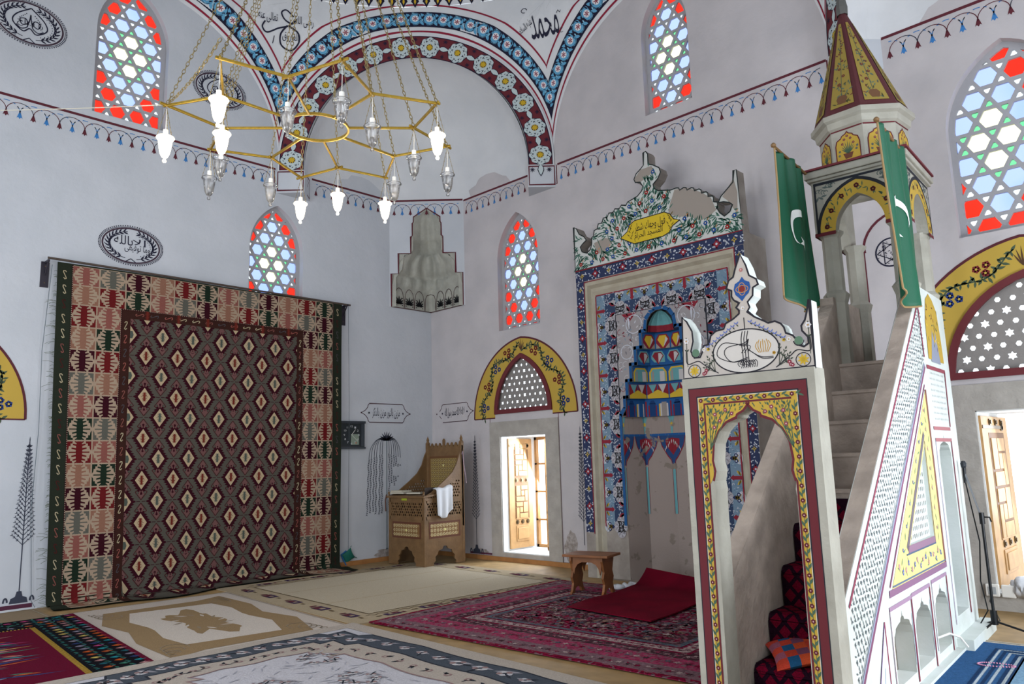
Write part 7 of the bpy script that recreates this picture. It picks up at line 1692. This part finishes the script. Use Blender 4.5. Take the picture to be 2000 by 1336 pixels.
# books, cloth, cords
pap = mat('paper', '#cfc8b8', .85); 
def book(x, y, z, rz, w_, d, h, col, label, opn=False):
    r = empty('book', (x, y, z), rz, label, 'book', 'books on the chair desk'); c = mat('cover_' + col.strip('#'), col, .6)
    b = MB(); b.box(-w_ / 2, w_ / 2, -d / 2, d / 2, 0, .003); b.box(-w_ / 2, w_ / 2, -d / 2, d / 2, h - .003, h); b.box(-w_ / 2, -w_ / 2 + .003, -d / 2, d / 2, 0, h); b.build('cover', c, r)
    b = MB(); b.box(-w_ / 2 + .003, w_ / 2 - .006, -d / 2 + .005, d / 2 - .005, .003, h - .003); b.build('pages', pap, r)
zt = 1.150
book(.62, -1.20, zt, .1, .34, .22, .028, '#8b8676', 'closed grey book at the bottom of the pile on the chair desk'); book(.60, -1.19, zt + .029, -.06, .33, .20, .022, '#c9c2a8', 'cream book on top of the pile on the chair desk'); book(1.0, -1.17, zt, .2, .30, .20, .024, '#a8a498', 'pale book beside the pile, under the white cloth end of the chair desk')
random.seed(6)
def cf(u, v):
    t = v * .52; y = -1.10 + .34 * u; fold = .02 * sin(u * 14) * v
    if t < .16: return Vector((X1 + .02 - .16 + t, y, 1.185 + .012 * sin(u * 9) + (y + 1.32) * .16))
    q = t - .16; return Vector((X1 + .045 + fold + .02 * q, y + .05 * q * (1 - 2 * u), 1.18 + (y + 1.32) * .16 - q * (1 + .35 * sin(u * 2.6 + .4))))
b = MB(); b.grid(cf, 30, 24); cl_o = b.build('white_cloth', mat('white_linen', '#d9dbe0', .85), smooth=True, origin=(X1, -.95, 1.14), solid=.003); props(cl_o, 'white cloth hanging over the arm of the carved pulpit chair', 'cloth')
b = MB(); b.tube([(X1 - .02, -.50, 1.75), (X1 + .03, -.50, 1.83), (X1 + .03, -.48, 1.6), (X1 + .05, -.46, 1.4), (X1 + .04, -.44, 1.3)], .008, 6); o = b.build('braided_cord', mat('braid', '#a08a94', .8)); props(o, 'pale braided cord hanging from the top right of the chair back', 'cord')
b = MB(); b.tube([(X0 - .03, Y0 - .02, 1.14), (X0 - .05, Y0 - .03, 1.05), (X0 - .04, Y0 - .03, .86)], .012, 6); o = b.build('prayer_beads', mat('brown_beads', '#5e4036', .5)); props(o, 'brown string hanging from the left corner of the chair desk', 'prayer beads')
# wall clock ---------------------------------------------------------------
ck_o = empty('wall_clock', (.0, -1.79, 1.93), label='black rectangular wall clock partly behind the right edge of the kilim', cat='clock')
bk = mat('black_plastic', '#22262c', .45); FK = Frame((0, -2.03, 1.93), (0, 1, 0), (0, 0, 1), (1, 0, 0))
b = MB(); b.box(.0, .48, .0, .45, .001, .05, F=FK); b.build('case', bk, ck_o, world=True, bevel=.006)
b = MB(); b.box(-.01, .49, .42, .46, .0, .065, F=FK); b.box(-.01, .49, -.01, .02, .0, .065, F=FK); b.box(.40, .46, .03, .41, .05, .06, F=FK); b.build('trim', mat('clock_trim', '#2d333b', .4), ck_o, world=True)
P = Paint(FK, .051, .0008); P.rect(.03, .04, .385, .41, lin('#20262a')); P.rect(.20, .06, .36, .24, lin('#7d8a7c', 1.1), 1)
for k in range(12):
    a = pi / 2 - k * pi / 6; put_text(P, str(12 if k == 0 else k), .21 + .145 * cos(a), .225 + .145 * sin(a), .032 if k not in (10, 11, 0) else .045, .032, lin('#c9ccd0'), 2, ar=False)
P.disc(.30, .09, .014, lin('#b0603a'), 2); P.build('dial', _mats['inlay_paint'], ck_o, world=True)
b = MB(); b.tube([FK(.21, .225, .056), FK(.285, .315, .056)], .004, 4); b.build('hand', wht, ck_o, world=True); b = MB(); b.tube([FK(.21, .225, .058), FK(.33, .12, .058)], .003, 4); b.build('hand', wht, ck_o, world=True)
# wooden stool --------------------------------------------------------------
sw = mat('stool_wood', '#8a5630', .5, var=.3, vscale=6); st_ = empty('wooden_stool', (5.02, -1.66, .014), radians(14), 'small reddish wooden stool with cut out side boards, before the mihrab', 'stool')
b = MB(); b.box(-.30, .30, -.21, .21, .445, .475); b.build('seat', sw, st_, bevel=.006)
leg = [(-.20, 0), (-.15, .05), (-.12, .13), (-.155, .2), (-.12, .27), (-.15, .36), (-.17, .40), (-.17, .445), (.17, .445), (.17, .40), (.15, .36), (.12, .27), (.155, .2), (.12, .13), (.15, .05), (.20, 0), (.11, 0), (.075, .06), (.0, .085), (-.075, .06), (-.11, 0)]
for x in (-.22, .19): b = MB(); b.prism(Frame((x, 0, 0), (0, 1, 0), (0, 0, 1), (1, 0, 0)), leg, 0, .028); b.build('leg', sw, st_, bevel=.003)
ap = [(-.19, .445), (-.19, .30), (-.17, .24), (-.155, .31), (-.12, .36), (-.06, .385), (.06, .385), (.12, .36), (.155, .31), (.17, .24), (.19, .30), (.19, .445)]
for y in (-.15, .13): b = MB(); b.prism(Frame((0, y, 0), (1, 0, 0), (0, 0, 1), (0, -1, 0)), ap[::-1], -.02, 0); b.build('apron', sw, st_)
b = MB(); pts = [(5.06 + .012 * i + .03 * sin(i * 1.7), -1.38 + .05 * sin(i * 1.3) + .03 * i, .045 + .01 * sin(i * 2)) for i in range(13)]; b.tube(pts, [.02 + .018 * abs(sin(i * 1.1)) for i in range(13)], 8); o = b.build('crumpled_cloth', mat('white_linen', '#d9dbe0', .85), smooth=True, origin=(5.12, -1.2, .02)); props(o, 'crumpled white cloth on the red rug behind the wooden stool', 'cloth')
# microphone and stand ---------------------------------------------------------
bkm = mat('black_metal', '#16181c', .4, metal=.3); ms = empty('microphone_stand', (9.19, -1.28, .014), label='black tripod microphone stand beside the low stone window', cat='microphone stand')
mo = Vector((9.19, -1.28, .0)); top = Vector((9.08, -1.22, 1.42))
b = MB(); b.tube([mo + Vector((0, 0, .16)), mo + Vector((.0, 0, 1.02))], .013, 10); b.build('lower_tube', bkm, ms, world=True)
b = MB(); b.tube([mo + Vector((0, 0, 1.0)), top], .008, 8); b.build('upper_tube', mat('steel', '#8f9296', .35, metal=.8), ms, world=True)
b = MB(); b.tube([mo + Vector((0, 0, .96)), mo + Vector((0, 0, 1.06))], .022, 10); b.tube([mo + Vector((0, 0, 1.02)), mo + Vector((.06, 0, 1.02)), mo + Vector((.07, 0, .98))], .007, 6); b.build('clutch', bkm, ms, world=True)
b = MB(); b.tube([mo + Vector((0, 0, .10)), mo + Vector((0, 0, .22))], .028, 10); b.build('hub', bkm, ms, world=True)
for dx, dy in ((-.10, -.42), (.36, .05), (-.22, .22)):
    b = MB(); e = mo + Vector((dx, dy, .022)); b.tube([mo + Vector((0, 0, .13)), e], .009, 6); b.tube([e - Vector((dx, dy, 0)).normalized() * .05, e + Vector((dx, dy, 0)).normalized() * .02], .018, 8); b.build('leg', bkm, ms, world=True)
mc = empty('microphone', tuple(top), label='black vocal microphone clipped on top of the stand', cat='microphone'); d = Vector((.04, .02, 1)).normalized()
b = MB(); b.tube([top - d * .10, top + d * .04], [.011, .017], 10); b.build('handle', bkm, mc, world=True); b = MB(); b.lathe([(.0, .1), (.018, .095), (.026, .075), (.024, .05), (.017, .035)], 14, Matrix.Translation(top)); b.build('grille', mat('mic_grille', '#3a3d42', .5, metal=.6), mc, world=True)
b = MB(); b.tube([top + Vector((0, 0, -.1)), (9.10, -1.25, 1.2), (9.14, -1.24, .8), (9.10, -1.2, .45), (9.13, -1.2, .2), (9.05, -1.35, .03), (9.0, -1.1, .03), (9.1, -.7, .03), (8.98, -.3, .03)], .0055, 6); o = b.build('microphone_cable', bkm); props(o, 'thin black cable running down from the microphone to the floor', 'cable')
so = empty('power_socket', (9.0, -.024, .15), label='white double power socket low on the stone by the microphone stand', cat='socket')
for x in (.0, .14): b = MB(); b.box(8.86 + x, 8.98 + x, -.07, -.024, .14, .26); b.build('socket_box', wht, so, world=True, bevel=.008)
b = MB(); b.box(8.885, 8.955, -.076, -.07, .165, .235); b.build('socket_face', mat('socket_grey', '#a9adb0', .5), so, world=True)
b = MB(); b.tube([(8.92, -.08, .19), (8.90, -.12, .10), (8.95, -.2, .03), (9.05, -.6, .03), (9.12, -1.0, .03)], .006, 6); o = b.build('power_lead', bkm); props(o, 'short black lead plugged into the white socket', 'cable')
b = MB(); b.box(8.50, 8.68, -.06, -.0, .03, .11); o = b.build('junction_box', wht, bevel=.006, origin=(8.6, 0, .03)); props(o, 'small white box low on the wall between the pulpit and the low window', 'junction box')
P = Paint(FR, .003); P.stroke([(8.69, 2.3), (8.69, .05)], .02, mar); P.stroke([(8.655, 2.3), (8.655, .05)], .022, lin('#b5ab98', 1.2)); P.build('painted_outline', WP, wR)
b = MB(); b.tube([FS(2.55, .16, -.1), FS(2.35, .2, .02), FS(2.15, .14, .05), FS(2.1, .06, .09)], .008, 6); o = b.build('white_lead', wht); props(o, 'white cable looping out of the last arch of the pulpit base', 'cable')
